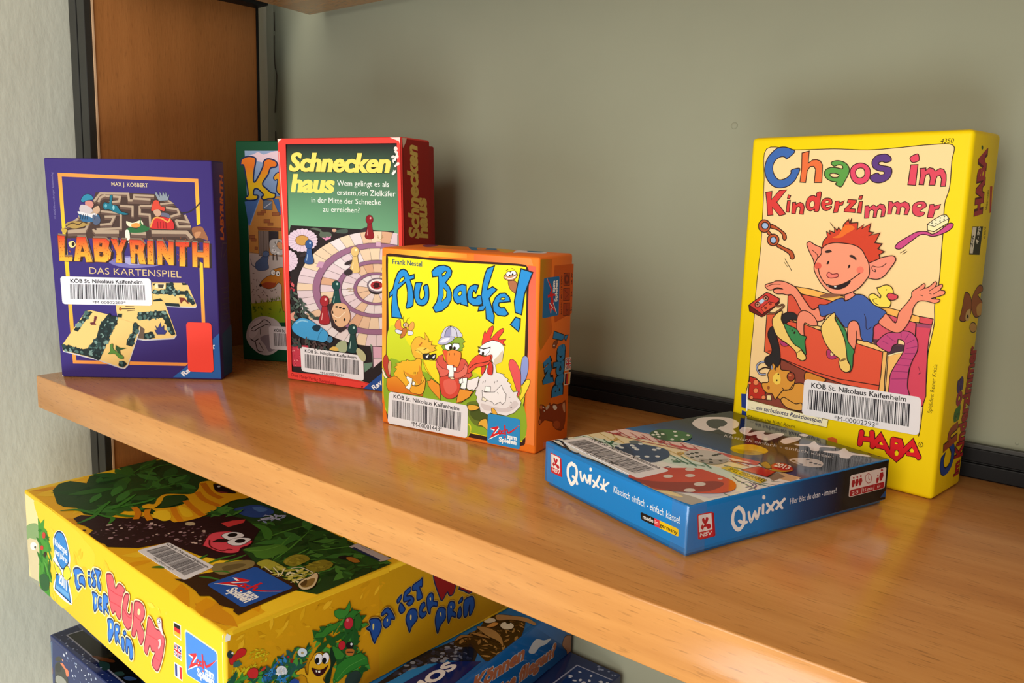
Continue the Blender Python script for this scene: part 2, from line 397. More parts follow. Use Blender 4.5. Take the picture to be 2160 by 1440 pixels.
ART = {}
ART['cha_front'] = [
('p','f6d49a',1,'33201c',3.9,[93,1737,265,1727,470,1727,639,1717,796,1725,924,1734,1028,1729,1031,1654,1034,1533,1021,1455,1027,1343,1030,1230,1033,1162,1034,1071,1026,977,1034,885,1026,791,1021,719,1028,601,1025,481,1020,315,988,351,698,337,443,313,249,327,94,323,94,430,93,598,97,764,95,928,99,1090,104,1197,101,1330,98,1435,93,1566]),
('t','4350','3a3010',0,0.15,[973,1739,1030,1739,973,1761]),
('p','3f68b0',1,'33201c',4.8,[257,1717,231,1734,197,1744,159,1740,127,1716,102,1683,91,1636,101,1588,127,1551,160,1529,199,1525,237,1536,268,1562,284,1593,292,1629,247,1621,245,1603,228,1582,201,1570,176,1570,152,1593,139,1625,141,1656,158,1681,185,1693,205,1689,216,1681]),
('p','e5703f',0,'33201c',4.6,[298,1710,337,1719,337,1656,359,1672,380,1674,402,1666,415,1645,417,1617,419,1554,379,1554,380,1623,369,1639,349,1638,335,1615,332,1554,300,1556,303,1623]),
('p','5c9c48',1,'33201c',4.5,[459,1656,483,1666,513,1663,539,1650,555,1628,556,1601,542,1567,523,1532,492,1546,499,1556,467,1562,441,1577,428,1600,436,1622,461,1632,491,1630,521,1625,518,1641,500,1645,476,1638]),
('p','f6d49a',1,'33201c',4.5,[459,1598,479,1602,505,1594,501,1582,476,1581,462,1589]),
('p','dd4a68',1,'33201c',4.3,[562,1616,575,1640,603,1652,632,1648,655,1630,664,1603,660,1572,641,1552,613,1546,587,1556,568,1582]),
('p','f6d49a',1,'33201c',4.3,[590,1611,603,1626,624,1626,635,1611,635,1589,619,1578,599,1584]),
('p','5d3c80',1,'33201c',4.2,[757,1661,755,1678,735,1693,712,1694,685,1687,668,1665,668,1644,679,1625,706,1612,727,1609,730,1596,712,1593,695,1602,664,1584,676,1562,702,1553,730,1557,756,1574,767,1600,763,1624,746,1633,708,1641,700,1652,715,1658,734,1653]),
('p','dd4a60',1,'33201c',4,[845,1676,874,1692,884,1682,885,1659,856,1652]),
('p','dd4a60',0,'33201c',4.1,[851,1640,884,1641,883,1542,847,1544,849,1595]),
('p','d84a5e',0,'33201c',4,[895,1623,921,1625,921,1613,937,1626,954,1622,964,1610,984,1622,1001,1617,1013,1594,1016,1567,1016,1538,995,1537,995,1572,988,1588,975,1585,971,1572,969,1543,943,1543,946,1576,938,1597,925,1592,921,1572,919,1544,898,1545,900,1586]),
('p','d8403e',0,'33201c',4.4,[108,1500,145,1506,145,1461,188,1511,229,1514,178,1447,235,1383,200,1372,154,1418,162,1376,130,1372,121,1434]),
('p','d8403e',0,'33201c',4.3,[240,1488,255,1483,250,1466,237,1468]),
('p','d8403e',0,'33201c',4.3,[238,1457,255,1458,254,1394,236,1395]),
('p','d8403e',0,'33201c',4.2,[267,1447,286,1449,288,1438,310,1449,328,1442,336,1424,334,1385,311,1386,314,1418,306,1427,293,1419,289,1386,268,1387]),
('p','d8403e',1,'33201c',4.1,[344,1455,358,1479,381,1486,397,1480,397,1499,421,1504,420,1461,416,1406,392,1403,393,1414,373,1404,354,1411,344,1429]),
('p','f6d49a',1,'33201c',3.1,[366,1447,379,1458,390,1448,389,1430,377,1422,365,1432]),
('p','d8403e',1,'33201c',4.1,[425,1441,434,1466,456,1474,479,1467,482,1442,451,1434,460,1425,482,1432,480,1420,458,1408,437,1415]),
('p','f6d49a',1,'33201c',3,[446,1452,457,1462,467,1454,457,1448]),
('p','d8403e',0,'33201c',4,[500,1458,519,1460,522,1450,546,1461,539,1438,524,1436,517,1401,494,1398,498,1427]),
('p','d8403e',0,'33201c',3.9,[565,1469,608,1466,608,1453,581,1421,606,1420,607,1402,550,1405,551,1418,578,1450,562,1451]),
('p','d8403e',0,'33201c',3.9,[622,1487,638,1489,633,1469,617,1470]),
('p','d8403e',0,'33201c',3.9,[622,1458,639,1460,638,1400,616,1401]),
('p','d6475a',0,'33201c',3.8,[653,1437,671,1439,675,1430,694,1444,710,1435,726,1449,745,1446,756,1424,752,1387,735,1384,737,1419,726,1425,716,1415,714,1382,698,1380,699,1412,689,1422,678,1412,677,1377,656,1375]),
('p','d6475a',0,'33201c',3.7,[766,1463,783,1461,786,1453,808,1463,822,1454,842,1463,861,1454,869,1432,860,1399,844,1399,847,1429,835,1439,825,1433,823,1399,805,1401,808,1431,797,1442,787,1433,784,1400,766,1399]),
('p','d6475a',1,'33201c',3.6,[878,1432,885,1453,906,1464,932,1462,941,1441,915,1419,937,1412,930,1397,909,1392,886,1404]),
('p','f6d49a',1,'33201c',2.7,[899,1440,908,1450,922,1449,913,1437]),
('p','d6475a',0,'33201c',3.5,[956,1451,974,1453,976,1444,1004,1453,998,1430,983,1427,976,1388,951,1389,954,1420]),
('p','b9552f',1,'33201c',5.1,[139,1328,175,1319,218,1295,244,1274,250,1250,238,1241,228,1254,224,1271,195,1294,150,1306]),
('p','b9552f',1,'33201c',5.1,[201,1219,244,1202,286,1186,303,1159,301,1142,284,1142,273,1165,240,1185,200,1203]),
('p','b9552f',1,'33201c',5.2,[136,1294,155,1278,165,1265,147,1264,134,1277]),
('p','b9552f',1,'33201c',5.2,[152,1315,148,1297,136,1284,119,1278,100,1282,86,1294,80,1312,83,1329,95,1343,113,1348,131,1344,146,1332]),
('p','9fb8dc',1,'33201c',5.2,[140,1316,138,1306,131,1299,122,1297,111,1299,104,1305,100,1314,102,1324,109,1331,118,1333,129,1331,136,1325]),
('p','b9552f',1,'33201c',5.2,[208,1241,205,1225,194,1212,177,1207,159,1210,146,1221,140,1237,143,1254,155,1266,172,1271,189,1268,203,1257]),
('p','9fb8dc',1,'33201c',5.2,[193,1239,192,1230,186,1223,177,1220,168,1222,161,1228,158,1237,159,1246,165,1253,174,1256,183,1254,190,1248]),
('l','33201c',3.4,1,[251,1140,296,1076]),
('l','33201c',2.3,1,[248,1122,271,1096]),
('l','33201c',3.4,1,[845,1210,871,1229]),
('l','33201c',3.4,1,[856,1204,876,1220]),
('p','c84a86',1,'33201c',4.2,[820,1245,833,1263,872,1292,907,1315,934,1321,961,1320,980,1310,1006,1323,1038,1354,1054,1366,1067,1362,1065,1345,1045,1325,1012,1307,981,1299,954,1306,927,1303,893,1274,850,1234,829,1229,819,1235]),
('p','f3e6b0',0,'33201c',4.1,[955,1356,982,1380,1015,1402,1033,1404,1047,1387,1045,1366,988,1322,958,1328]),
('p','ece6c0',0,'33201c',2.8,[955,1356,982,1380,1015,1402,1033,1404,1047,1387,1019,1370,986,1346]),
('p','4a4a38',1,'1c1410',0,[978,1365,977,1362,975,1360,972,1361,972,1364,975,1366]),
('p','4a4a38',1,'1c1410',0,[994,1380,994,1377,991,1375,988,1376,989,1379,991,1381]),
('p','4a4a38',1,'1c1410',0,[1013,1390,1013,1388,1010,1386,1007,1386,1008,1389,1010,1391]),
('p','4a4a38',1,'1c1410',0,[1030,1398,1029,1395,1027,1393,1024,1394,1024,1397,1027,1399]),
('p','4a4a38',1,'1c1410',0,[996,1363,995,1361,993,1359,990,1359,990,1362,993,1364]),
('p','4a4a38',1,'1c1410',0,[1012,1376,1012,1373,1009,1371,1007,1372,1007,1375,1010,1377]),
('p','4a4a38',1,'1c1410',0,[1029,1384,1029,1381,1026,1379,1023,1380,1024,1383,1026,1385]),
('p','4a4a38',1,'1c1410',0,[983,1353,983,1350,980,1348,978,1349,978,1352,981,1354]),
('p','f5b65a',0,'33201c',4.5,[325,993,411,988,495,973,598,967,601,934,521,934,359,957]),
('p','d9553f',0,'33201c',4.6,[287,940,360,955,452,947,535,934,500,833,356,815,290,849]),
('p','f5b65a',0,'33201c',4,[765,933,819,932,873,924,932,912,964,906,972,890,964,875,920,876,857,885,796,899]),
('p','d8525c',0,'33201c',3.9,[967,907,1027,902,1024,872,967,875]),
('p','d64a62',0,'33201c',3.9,[954,870,1023,872,1021,845,1018,810,1018,769,1018,734,1021,690,1024,625,1033,518,1022,463,942,482,945,624,959,767]),
('p','a34a6c',0,'1c1410',0,[956,870,1023,872,1022,855,957,853]),
('p','d9566a',0,'33201c',4.1,[757,844,809,901,870,887,952,873,955,808,879,790,784,741,748,760]),
('p','5c3a48',0,'1c1410',0,[751,763,788,766,909,756,909,724,834,709,763,741]),
('p','e0603c',0,'33201c',4.8,[172,820,203,826,307,840,356,815,351,791,292,549,214,596,175,608,173,713]),
('p','f7c87a',0,'33201c',4.6,[309,809,485,792,491,772,391,781]),
('p','e2583e',0,'33201c',4.7,[197,614,520,728,818,721,823,500,593,503,454,526,277,583,258,612]),
('p','e2583e',0,'33201c',4.5,[290,799,397,792,491,768,654,750,783,712,814,706,817,530,602,527,474,542,272,585,258,662,242,707]),
('p','f7c87a',0,'33201c',4.2,[679,750,735,746,831,723,831,708,811,706,681,729]),
('p','f2bd6c',0,'33201c',4.2,[812,707,833,711,834,569,840,476,810,474,814,587]),
('p','f5bf70',0,'33201c',4.1,[839,690,911,721,919,655,907,511,843,484,842,592]),
('p','4a3440',0,'1c1410',0,[837,709,858,741,909,752,910,724,839,690]),
('l','efe2b0',6.1,0,[839,690,874,708,909,721]),
('p','c44a80',1,'33201c',4.1,[777,743,800,782,828,806,864,816,895,826,928,825,955,808,971,776,972,734,957,690,944,631,945,554,954,499,869,489,859,552,861,603,885,664,906,713,911,746,907,773,880,781,877,758,857,744,847,711,810,719]),
('l','8f3468',3.1,0,[848,775,868,767]),
('l','8f3468',3.1,0,[805,762,837,749]),
('l','8f3468',3.1,0,[823,793,848,775]),
('l','8f3468',3,0,[889,820,892,792]),
('l','8f3468',3,0,[926,814,912,784]),
('l','8f3468',3,0,[954,790,921,765]),
('l','8f3468',3,0,[970,758,923,740]),
('l','8f3468',3,0,[967,723,916,715]),
('l','8f3468',3,0,[954,689,899,687]),
('l','8f3468',3,0,[945,656,886,653]),
('l','8f3468',3,0,[941,624,870,615]),
('l','8f3468',3.1,0,[942,589,867,575]),
('l','5a2038',2,1,[984,659,995,633,990,622,1002,631]),
('p','8a4436',0,'33201c',4.9,[278,580,431,535,618,505,597,456,430,304,307,300,106,315,203,368,269,487]),
('p','d98a35',1,'33201c',4.8,[426,532,486,526,540,509,480,477,425,488]),
('p','bd3226',0,'33201c',5.2,[98,450,137,447,175,420,199,379,206,335,100,318]),
('p','ee8a5a',1,'33201c',2.3,[157,425,156,416,150,410,142,406,134,406,127,411,124,419,126,427,131,434,139,437,148,437,154,432]),
('p','ee8a5a',1,'33201c',2.3,[159,377,157,369,152,363,145,359,137,360,131,364,128,371,130,379,135,385,142,388,150,388,156,384]),
('p','ee8a5a',1,'33201c',2.3,[111,413,110,408,107,405,102,402,97,403,93,405,92,410,93,414,96,418,101,420,105,420,109,417]),
('p','ee8a5a',1,'33201c',2.3,[206,346,205,340,201,335,195,332,188,332,183,335,181,341,182,348,186,353,192,356,199,356,204,352]),
('p','ee8a5a',1,'33201c',2.3,[131,331,130,326,126,321,121,319,116,319,111,322,109,327,110,332,114,337,119,339,125,339,129,336]),
('p','f0dca0',0,'33201c',3.4,[213,362,236,366,242,337,212,333]),
('p','dd9a3e',1,'33201c',4.9,[267,370,309,411,362,454,416,465,441,426,437,349,418,312,363,311,315,346,292,352]),
('p','e0a24a',1,'33201c',5,[313,368,336,361,382,346,417,356,421,317,385,310,340,312,307,333,297,353]),
('p','dd9a3e',1,'33201c',5,[208,482,220,512,221,540,245,556,274,552,283,523,311,522,336,521,366,496,367,461,353,423,309,409,289,385,263,347,244,374,209,375,183,398,178,426,215,439]),
('p','f3cf58',1,'1c1410',0,[241,477,267,503,284,479,284,445,262,433,243,449]),
('p','a0442e',1,'33201c',4.9,[366,496,364,484,357,473,346,468,335,469,326,477,322,488,324,501,332,512,342,517,353,515,362,508]),
('p','c8794a',1,'1c1410',0,[346,501,345,497,342,495,339,493,335,493,332,495,330,498,331,502,334,504,338,506,342,506,345,504]),
('p','221814',1,'1c1410',0,[275,494,274,490,271,488,268,489,266,492,267,496,270,498,274,497]),
('p','221814',1,'1c1410',0,[269,458,268,454,265,452,262,453,260,456,261,460,264,462,268,461]),
('l','33201c',4.4,1,[297,423,315,410,342,421,359,451]),
('l','33201c',4.5,1,[243,516,252,537,249,509]),
('p','9a5a2c',1,'1c1410',0,[227,408,226,402,224,398,220,395,216,396,212,399,211,405,211,411,214,415,218,417,222,417,225,413]),
('l','33201c',12.5,1,[197,480,159,476,138,515,165,545,217,548,232,514]),
('l','9aa6c8',6.3,1,[197,480,159,476,138,515,165,545,217,548,232,514]),
('l','33201c',7.4,1,[151,494,185,517,220,517]),
('p','2e2a2c',1,'33201c',4.7,[267,784,260,819,279,840,306,849,338,844,356,815,317,810,288,783]),
('p','2e2a2c',1,'33201c',4.8,[215,758,239,738,242,699,258,662,270,616,274,570,261,532,234,551,216,524,185,547,187,575,214,596,222,625,208,662,191,699,194,735]),
('p','6a1f1c',0,'33201c',4,[59,858,66,827,142,802,158,810,242,894,237,909,160,940]),
('p','cf3f38',0,'33201c',4.8,[61,862,160,944,176,942,240,917,239,904,145,816]),
('p','cf8a70',1,'33201c',4.8,[174,912,173,905,168,899,161,897,153,898,147,902,145,909,146,916,151,922,158,925,166,923,172,919]),
('p','cf8a70',1,'33201c',4.9,[128,872,126,864,121,858,114,856,106,857,100,861,98,868,99,875,104,881,112,884,119,883,125,878]),
('p','33201c',1,'1c1410',0,[165,911,165,908,163,906,160,905,157,906,155,907,154,910,154,913,156,915,159,916,162,916,164,914]),
('p','33201c',1,'1c1410',0,[119,871,118,868,116,865,113,864,110,865,108,867,107,869,107,872,109,874,112,875,115,875,118,873]),
('p','b8d4ee',0,'1c1410',0,[118,888,140,908,155,896,134,874]),
('p','de5a40',0,'33201c',3.2,[136,851,181,893,222,890,215,872,157,829]),
('p','a02a28',1,'33201c',2.4,[170,857,169,853,167,851,163,850,160,850,158,852,156,855,157,858,159,861,162,862,166,862,168,860]),
('p','a02a28',1,'33201c',2.4,[196,883,196,880,193,877,190,876,187,877,184,879,183,882,184,885,186,887,189,889,193,888,195,886]),
('l','33201c',11.1,1,[215,876,239,874,259,886,269,878,249,856,234,843,211,830,182,830]),
('l','8a5a3c',4.8,1,[215,876,239,874,259,886,269,878,249,856,234,843,211,830,182,830]),
('p','f08e72',1,'33201c',4.7,[150,982,164,993,196,1004,211,1013,243,1016,276,1011,321,993,347,970,381,929,432,878,475,901,496,833,437,818,384,849,358,884,335,920,309,946,282,943,258,946,226,943,204,952,207,966,231,972,255,973,223,977,191,961,171,961,158,969]),
('l','33201c',3.6,1,[161,977,197,994,241,998]),
('l','33201c',3.4,1,[432,878,450,887,466,895]),
('p','f08e72',1,'33201c',4.6,[365,716,352,792,356,842,379,866,414,862,451,835,466,799,432,791,396,801,394,766,399,725,389,712]),
('p','3f8a52',1,'33201c',4.6,[280,782,312,775,353,761,379,734,411,727,406,699,416,651,416,628,364,639,320,687,292,737]),
('p','f3cf74',1,'33201c',4.7,[264,850,263,831,262,803,280,774,304,731,345,679,386,658,416,624,420,605,399,592,371,605,360,635,314,670,254,701,227,736,210,789,224,822,246,844]),
('l','33201c',3.5,1,[368,632,387,648]),
('l','33201c',3.5,1,[386,656,412,627]),
('p','33201c',1,'1c1410',0,[349,739,346,734,342,733,339,736,339,741,342,746,346,748,349,745]),
('p','33201c',1,'1c1410',0,[333,752,332,748,330,746,328,747,326,751,327,755,329,757,331,755]),
('p','33201c',1,'1c1410',0,[319,758,318,756,317,754,315,755,314,758,314,760,316,761,318,761]),
('p','b83c70',1,'33201c',3.2,[266,683,289,680,314,666,291,656,272,664]),
('p','b83c70',1,'33201c',3,[527,664,540,676,583,651,581,636,556,625,533,635]),
('p','f3cf9a',1,'33201c',2.2,[567,656,567,650,563,646,558,644,553,644,549,648,547,653,548,658,551,662,556,665,562,664,566,661]),
('p','4460aa',1,'33201c',4.3,[465,908,504,914,556,947,588,958,600,943,627,959,653,983,684,985,710,971,740,946,775,929,811,908,795,867,758,830,758,791,756,744,735,748,703,754,681,834,645,844,633,821,612,807,549,869,488,847,472,875]),
('l','33201c',3.2,1,[704,888,715,861,723,811,748,827]),
('p','f08e72',1,'33201c',4.3,[631,762,629,820,645,844,670,844,688,814,697,771,706,751,678,750,677,725,667,683,642,719]),
('l','33201c',3.6,1,[672,797,677,768,678,739]),
('p','3f8a52',1,'33201c',4.3,[558,852,597,816,622,783,637,733,672,691,669,665,671,606,656,574,635,644,603,751]),
('p','f3cf74',1,'33201c',4.4,[548,875,558,863,559,841,592,793,619,738,630,695,643,634,659,611,659,582,638,570,611,585,599,616,599,638,568,656,523,702,496,754,489,794,511,835]),
('l','33201c',3.6,1,[608,623,635,639]),
('l','33201c',3.6,1,[642,642,664,601]),
('p','8a6a40',1,'1c1410',0,[606,626,621,642,635,642,629,634]),
('p','f08e72',1,'33201c',3.9,[812,901,859,861,870,915,901,964,920,1000,921,1025,947,1048,970,1070,977,1061,975,1047,996,1058,1018,1083,1027,1076,1024,1060,1047,1074,1054,1065,1046,1046,1065,1043,1064,1026,1029,1009,1011,1000,1045,1000,1047,990,1026,980,988,986,954,980,935,947,932,916,920,873,901,835,877,814,837,819,780,851,797,885]),
('l','33201c',3,1,[859,861,853,871]),
('l','33201c',2.9,1,[975,1047,955,1035]),
('l','33201c',2.9,1,[1024,1060,998,1036]),
('l','33201c',2.9,1,[1046,1046,1018,1023]),
('l','33201c',2.3,1,[957,1013,973,1009]),
('l','33201c',2.3,1,[998,1024,1009,1022]),
('p','f5dc58',1,'33201c',4.1,[753,1029,769,1034,785,1044,805,1047,822,1039,832,1023,832,1002,811,982,827,966,825,941,812,933,779,933,748,940,720,972,722,989,739,997,756,990,774,978,776,992,763,1005,758,1021]),
('p','d84a58',1,'33201c',4.1,[805,992,812,1005,828,1007,854,1000,857,987,838,974,818,976]),
('p','33201c',1,'1c1410',0,[803,1023,802,1020,800,1019,798,1020,797,1022,797,1024,799,1025,802,1025]),
('l','33201c',3.1,1,[760,973,741,967,750,951,771,942]),
('p','f0907a',1,'33201c',4.7,[596,978,604,1000,634,1014,641,988,652,984,629,961,601,947]),
('p','ee8a70',1,'33201c',4.9,[367,1229,383,1241,412,1226,452,1210,465,1181,451,1158,432,1125,422,1113,408,1150,382,1192]),
('l','33201c',3.3,1,[430,1146,430,1173,398,1198]),
('p','f0907a',1,'33201c',4.5,[702,1155,740,1174,787,1190,816,1194,830,1180,824,1159,803,1122,782,1090,754,1072,720,1072,699,1083]),
('l','33201c',3.5,1,[788,1157,772,1140,749,1133,721,1136,723,1116,739,1109,735,1122]),
('p','d0452e',0,'33201c',4.6,[452,1207,459,1250,478,1272,471,1299,493,1286,486,1305,514,1295,511,1322,526,1306,532,1322,552,1302,557,1339,580,1366,587,1346,595,1372,592,1348,628,1352,628,1316,659,1343,651,1322,693,1350,687,1309,712,1305,689,1288,742,1304,722,1254,757,1251,740,1225,773,1212,748,1195,754,1177,702,1150,669,1184,573,1220,499,1226]),
('p','e8702e',1,'1c1410',0,[505,1269,536,1286,558,1329,588,1340,615,1321,577,1293,547,1271]),
('l','33201c',3.2,1,[512,1316,485,1348],1),
('p','f4997a',1,'33201c',4.7,[455,1207,477,1230,518,1243,571,1243,623,1236,661,1215,684,1180,703,1145,710,1094,696,1062,664,1017,616,986,570,971,521,981,475,1015,431,1076,422,1113,435,1152,454,1180]),
('p','e0604e',1,'1c1410',0,[461,1117,459,1108,453,1101,444,1098,435,1099,427,1105,424,1114,426,1124,432,1131,441,1134,450,1132,458,1126]),
('p','ee7a66',1,'1c1410',0,[681,1112,680,1103,674,1096,665,1092,656,1094,648,1100,645,1110,646,1119,653,1126,661,1130,671,1128,678,1122]),
('p','402c28',1,'1c1410',0,[472,1195,495,1205,509,1197,502,1191,481,1187]),
('p','402c28',1,'1c1410',0,[600,1179,615,1186,637,1172,638,1159,622,1168]),
('p','1c1414',1,'1c1410',0,[500,1136,497,1130,492,1128,490,1132,490,1139,493,1145,497,1147,500,1143]),
('l','33201c',2.7,1,[486,1129,494,1134,500,1146]),
('p','1c1414',1,'1c1410',0,[611,1125,608,1119,603,1117,601,1121,601,1128,604,1134,608,1135,611,1132]),
('l','33201c',2.6,1,[599,1114,604,1119,610,1133]),
('p','2c2024',1,'33201c',3.2,[496,1022,539,1018,590,1036,620,1050,602,1022,567,1003,530,1003,505,1012]),
('p','ffffff',0,'1c1410',0,[499,1020,512,1019,512,1012,503,1013]),
('p','ffffff',0,'1c1410',0,[536,1018,551,1020,549,1011,539,1011]),
('l','33201c',4.8,1,[445,1104,460,1062,496,1022,550,1019,610,1049,658,1090,662,1095]),
('p','ee7e70',1,'7a2c30',4.3,[494,1070,503,1087,523,1078,549,1083,555,1070,538,1061,509,1057]),
('p','8a5a44',1,'1c1410',0,[466,957,505,974,559,977,596,978,544,960,491,950]),
('p','f4ecc8',0,'807030',2.8,[94,312,570,295,566,252,87,256]),
('p','ffffff',0,'1c1410',0,[89,346,95,347,102,245,93,243]),
('p','243a86',0,'1c1410',0,[55,339,87,343,91,260,63,259]),
('p','243a86',0,'1c1410',0,[65,240,94,238,97,162,64,167]),
('t','... ein turbulentes Reaktionsspiel','2c3260',0.012,0.25,[125,266,541,271,125,289]),
('t',"Chaos in the Kids' Room",'2e2a1c',0,0.1,[103,204,390,207,103,222]),
('p','e06a2c',0,'1c1410',0,[574,195,599,206,625,202,632,155,583,159]),
('p','e6b422',1,'1c1410',0,[327,203,372,203,386,172,330,176]),
('l','4a0c14',31.2,0,[747,268,744,204]),
('l','4a0c14',30.7,0,[799,277,809,207]),
('l','4a0c14',31,0,[746,234,805,240]),
('l','4a0c14',30.4,0,[808,207,843,267,887,198]),
('l','4a0c14',30.4,0,[833,216,876,216]),
('l','4a0c14',30,0,[904,266,908,183]),
('l','4a0c14',29.8,0,[904,266,937,267,946,246,908,229]),
('l','4a0c14',29.9,0,[908,229,945,228,950,199,928,170,908,183,887,198]),
('l','4a0c14',29.3,0,[950,204,996,271,1032,205]),
('l','4a0c14',29.2,0,[984,213,1020,214]),
('p','4a0c14',1,'1c1410',0,[762,271,760,261,753,254,743,252,735,256,732,264,734,274,741,282,750,284,758,280]),
('p','4a0c14',1,'1c1410',0,[759,208,757,198,750,190,741,188,733,192,729,201,731,211,738,218,747,221,755,217]),
('p','4a0c14',1,'1c1410',0,[813,281,811,271,804,263,795,261,787,265,784,274,786,284,793,291,802,293,810,289]),
('p','4a0c14',1,'1c1410',0,[824,211,822,201,815,193,806,191,798,195,794,204,796,214,803,221,812,223,820,219]),
('p','4a0c14',1,'1c1410',0,[761,237,759,227,752,220,743,217,735,221,731,230,733,240,740,248,750,250,758,246]),
('p','4a0c14',1,'1c1410',0,[819,243,817,233,811,226,801,224,794,228,790,236,792,246,799,254,808,256,816,252]),
('p','4a0c14',1,'1c1410',0,[822,210,820,201,814,193,805,191,797,195,793,203,795,213,802,221,811,223,819,219]),
('p','4a0c14',1,'1c1410',0,[902,202,900,192,893,185,885,182,877,186,873,195,875,205,882,212,890,214,898,210]),
('p','4a0c14',1,'1c1410',0,[848,219,846,209,839,202,830,200,822,204,819,212,821,222,827,230,836,232,844,228]),
('p','4a0c14',1,'1c1410',0,[891,220,889,210,882,202,873,200,866,204,862,213,864,222,870,230,879,232,887,228]),
('p','4a0c14',1,'1c1410',0,[918,270,917,260,910,253,901,251,894,255,890,263,892,273,899,280,907,282,915,278]),
('p','4a0c14',1,'1c1410',0,[922,187,920,177,914,169,905,167,897,171,894,179,895,189,902,197,911,199,918,195]),
('p','4a0c14',1,'1c1410',0,[918,270,917,260,910,253,901,251,894,255,890,263,892,273,899,280,907,282,915,278]),
('p','4a0c14',1,'1c1410',0,[922,233,920,223,914,216,905,213,897,217,894,226,896,235,902,243,911,245,919,241]),
('p','4a0c14',1,'1c1410',0,[922,233,920,223,914,216,905,213,897,217,894,226,896,235,902,243,911,245,919,241]),
('p','4a0c14',1,'1c1410',0,[902,202,900,192,893,185,885,182,877,186,873,195,875,205,882,212,890,214,898,210]),
('p','4a0c14',1,'1c1410',0,[964,208,962,198,956,191,947,188,940,192,936,200,938,210,944,218,953,220,960,216]),
('p','4a0c14',1,'1c1410',0,[1045,208,1044,199,1037,192,1029,189,1022,193,1018,201,1020,211,1026,218,1035,220,1042,217]),
('p','4a0c14',1,'1c1410',0,[997,216,996,206,989,199,981,197,973,201,970,209,971,219,978,226,986,228,994,224]),
('p','4a0c14',1,'1c1410',0,[1033,218,1032,208,1025,201,1017,199,1010,202,1006,211,1008,220,1014,228,1022,230,1030,226]),
('l','d8202a',23.2,0,[747,268,744,204]),
('l','d8202a',22.8,0,[799,277,809,207]),
('l','d8202a',23,0,[746,234,805,240]),
('l','d8202a',22.6,0,[808,207,843,267,887,198]),
('l','d8202a',22.5,0,[833,216,876,216]),
('l','d8202a',22.2,0,[904,266,908,183]),
('l','d8202a',22.1,0,[904,266,937,267,946,246,908,229]),
('l','d8202a',22.2,0,[908,229,945,228,950,199,928,170,908,183,887,198]),
('l','d8202a',21.7,0,[950,204,996,271,1032,205]),
('l','d8202a',21.7,0,[984,213,1020,214]),
('p','d8202a',1,'1c1410',0,[758,270,756,263,751,257,744,256,738,259,735,265,737,273,742,278,749,280,755,277]),
('p','d8202a',1,'1c1410',0,[755,207,754,200,749,194,742,192,736,195,733,202,734,209,740,215,747,216,753,213]),
('p','d8202a',1,'1c1410',0,[809,280,808,272,803,267,796,265,790,268,788,275,789,282,794,288,801,289,807,286]),
('p','d8202a',1,'1c1410',0,[820,210,819,203,814,197,807,195,801,198,798,204,800,212,805,217,811,219,817,216]),
('p','d8202a',1,'1c1410',0,[757,236,756,229,751,223,744,222,738,225,735,231,737,238,742,244,749,246,755,243]),
('p','d8202a',1,'1c1410',0,[815,242,814,235,809,230,802,228,796,231,794,237,795,245,800,250,807,252,813,249]),
('p','d8202a',1,'1c1410',0,[819,210,817,202,812,197,805,195,800,198,797,204,798,212,803,217,810,219,816,216]),
('p','d8202a',1,'1c1410',0,[898,201,897,194,892,188,885,187,880,189,877,196,878,203,883,209,890,210,895,207]),
('p','d8202a',1,'1c1410',0,[844,218,843,211,838,206,831,204,825,207,823,213,824,220,829,226,836,228,841,225]),
('p','d8202a',1,'1c1410',0,[887,219,886,211,881,206,874,204,868,207,866,213,867,221,872,226,879,228,884,225]),
('p','d8202a',1,'1c1410',0,[915,269,913,262,909,256,902,255,896,258,894,264,895,271,900,277,907,278,912,275]),
('p','d8202a',1,'1c1410',0,[918,186,917,178,912,173,906,171,900,174,897,180,899,188,904,193,910,195,916,192]),
('p','d8202a',1,'1c1410',0,[915,269,913,262,909,256,902,255,896,258,894,264,895,271,900,277,907,278,912,275]),
('p','d8202a',1,'1c1410',0,[918,232,917,224,912,219,906,217,900,220,897,226,899,234,904,239,910,241,916,238]),
('p','d8202a',1,'1c1410',0,[918,232,917,224,912,219,906,217,900,220,897,226,899,234,904,239,910,241,916,238]),
('p','d8202a',1,'1c1410',0,[898,201,897,194,892,188,885,187,880,189,877,196,878,203,883,209,890,210,895,207]),
('p','d8202a',1,'1c1410',0,[960,207,959,199,954,194,948,192,942,195,940,201,941,209,946,214,952,216,958,213]),
('p','d8202a',1,'1c1410',0,[1042,207,1041,200,1036,195,1030,193,1024,196,1022,202,1023,209,1028,215,1034,216,1039,214]),
('p','d8202a',1,'1c1410',0,[994,215,992,208,988,203,981,201,976,204,973,210,975,217,979,223,986,224,991,221]),
('p','d8202a',1,'1c1410',0,[1030,217,1028,210,1024,204,1018,203,1012,206,1010,212,1011,219,1015,224,1022,226,1027,223]),
('p','f3d40e',1,'1c1410',0,[842,226,848,240,859,227]),
('p','f3d40e',1,'1c1410',0,[920,207,936,208,935,190,922,188]),
('p','f3d40e',1,'1c1410',0,[991,222,999,242,1008,226]),
('p','f3d40e',1,'1c1410',0,[916,252,927,253,927,247,917,245]),
('p','3a3010',1,'1c1410',0,[1045,274,1045,267,1041,262,1035,259,1030,259,1025,263,1023,269,1024,275,1027,281,1033,284,1039,284,1043,280]),
('p','f3d40e',1,'1c1410',0,[1043,274,1043,268,1040,264,1035,261,1030,261,1027,264,1025,269,1026,274,1029,279,1033,282,1038,281,1041,278]),
('t','R','3a3010',0.01,0,[1030,263,1041,265,1029,276]),
('t','Spielidee: Reiner Knizia','4a3c14',0,0,[1066,437,1068,683,1048,437])]
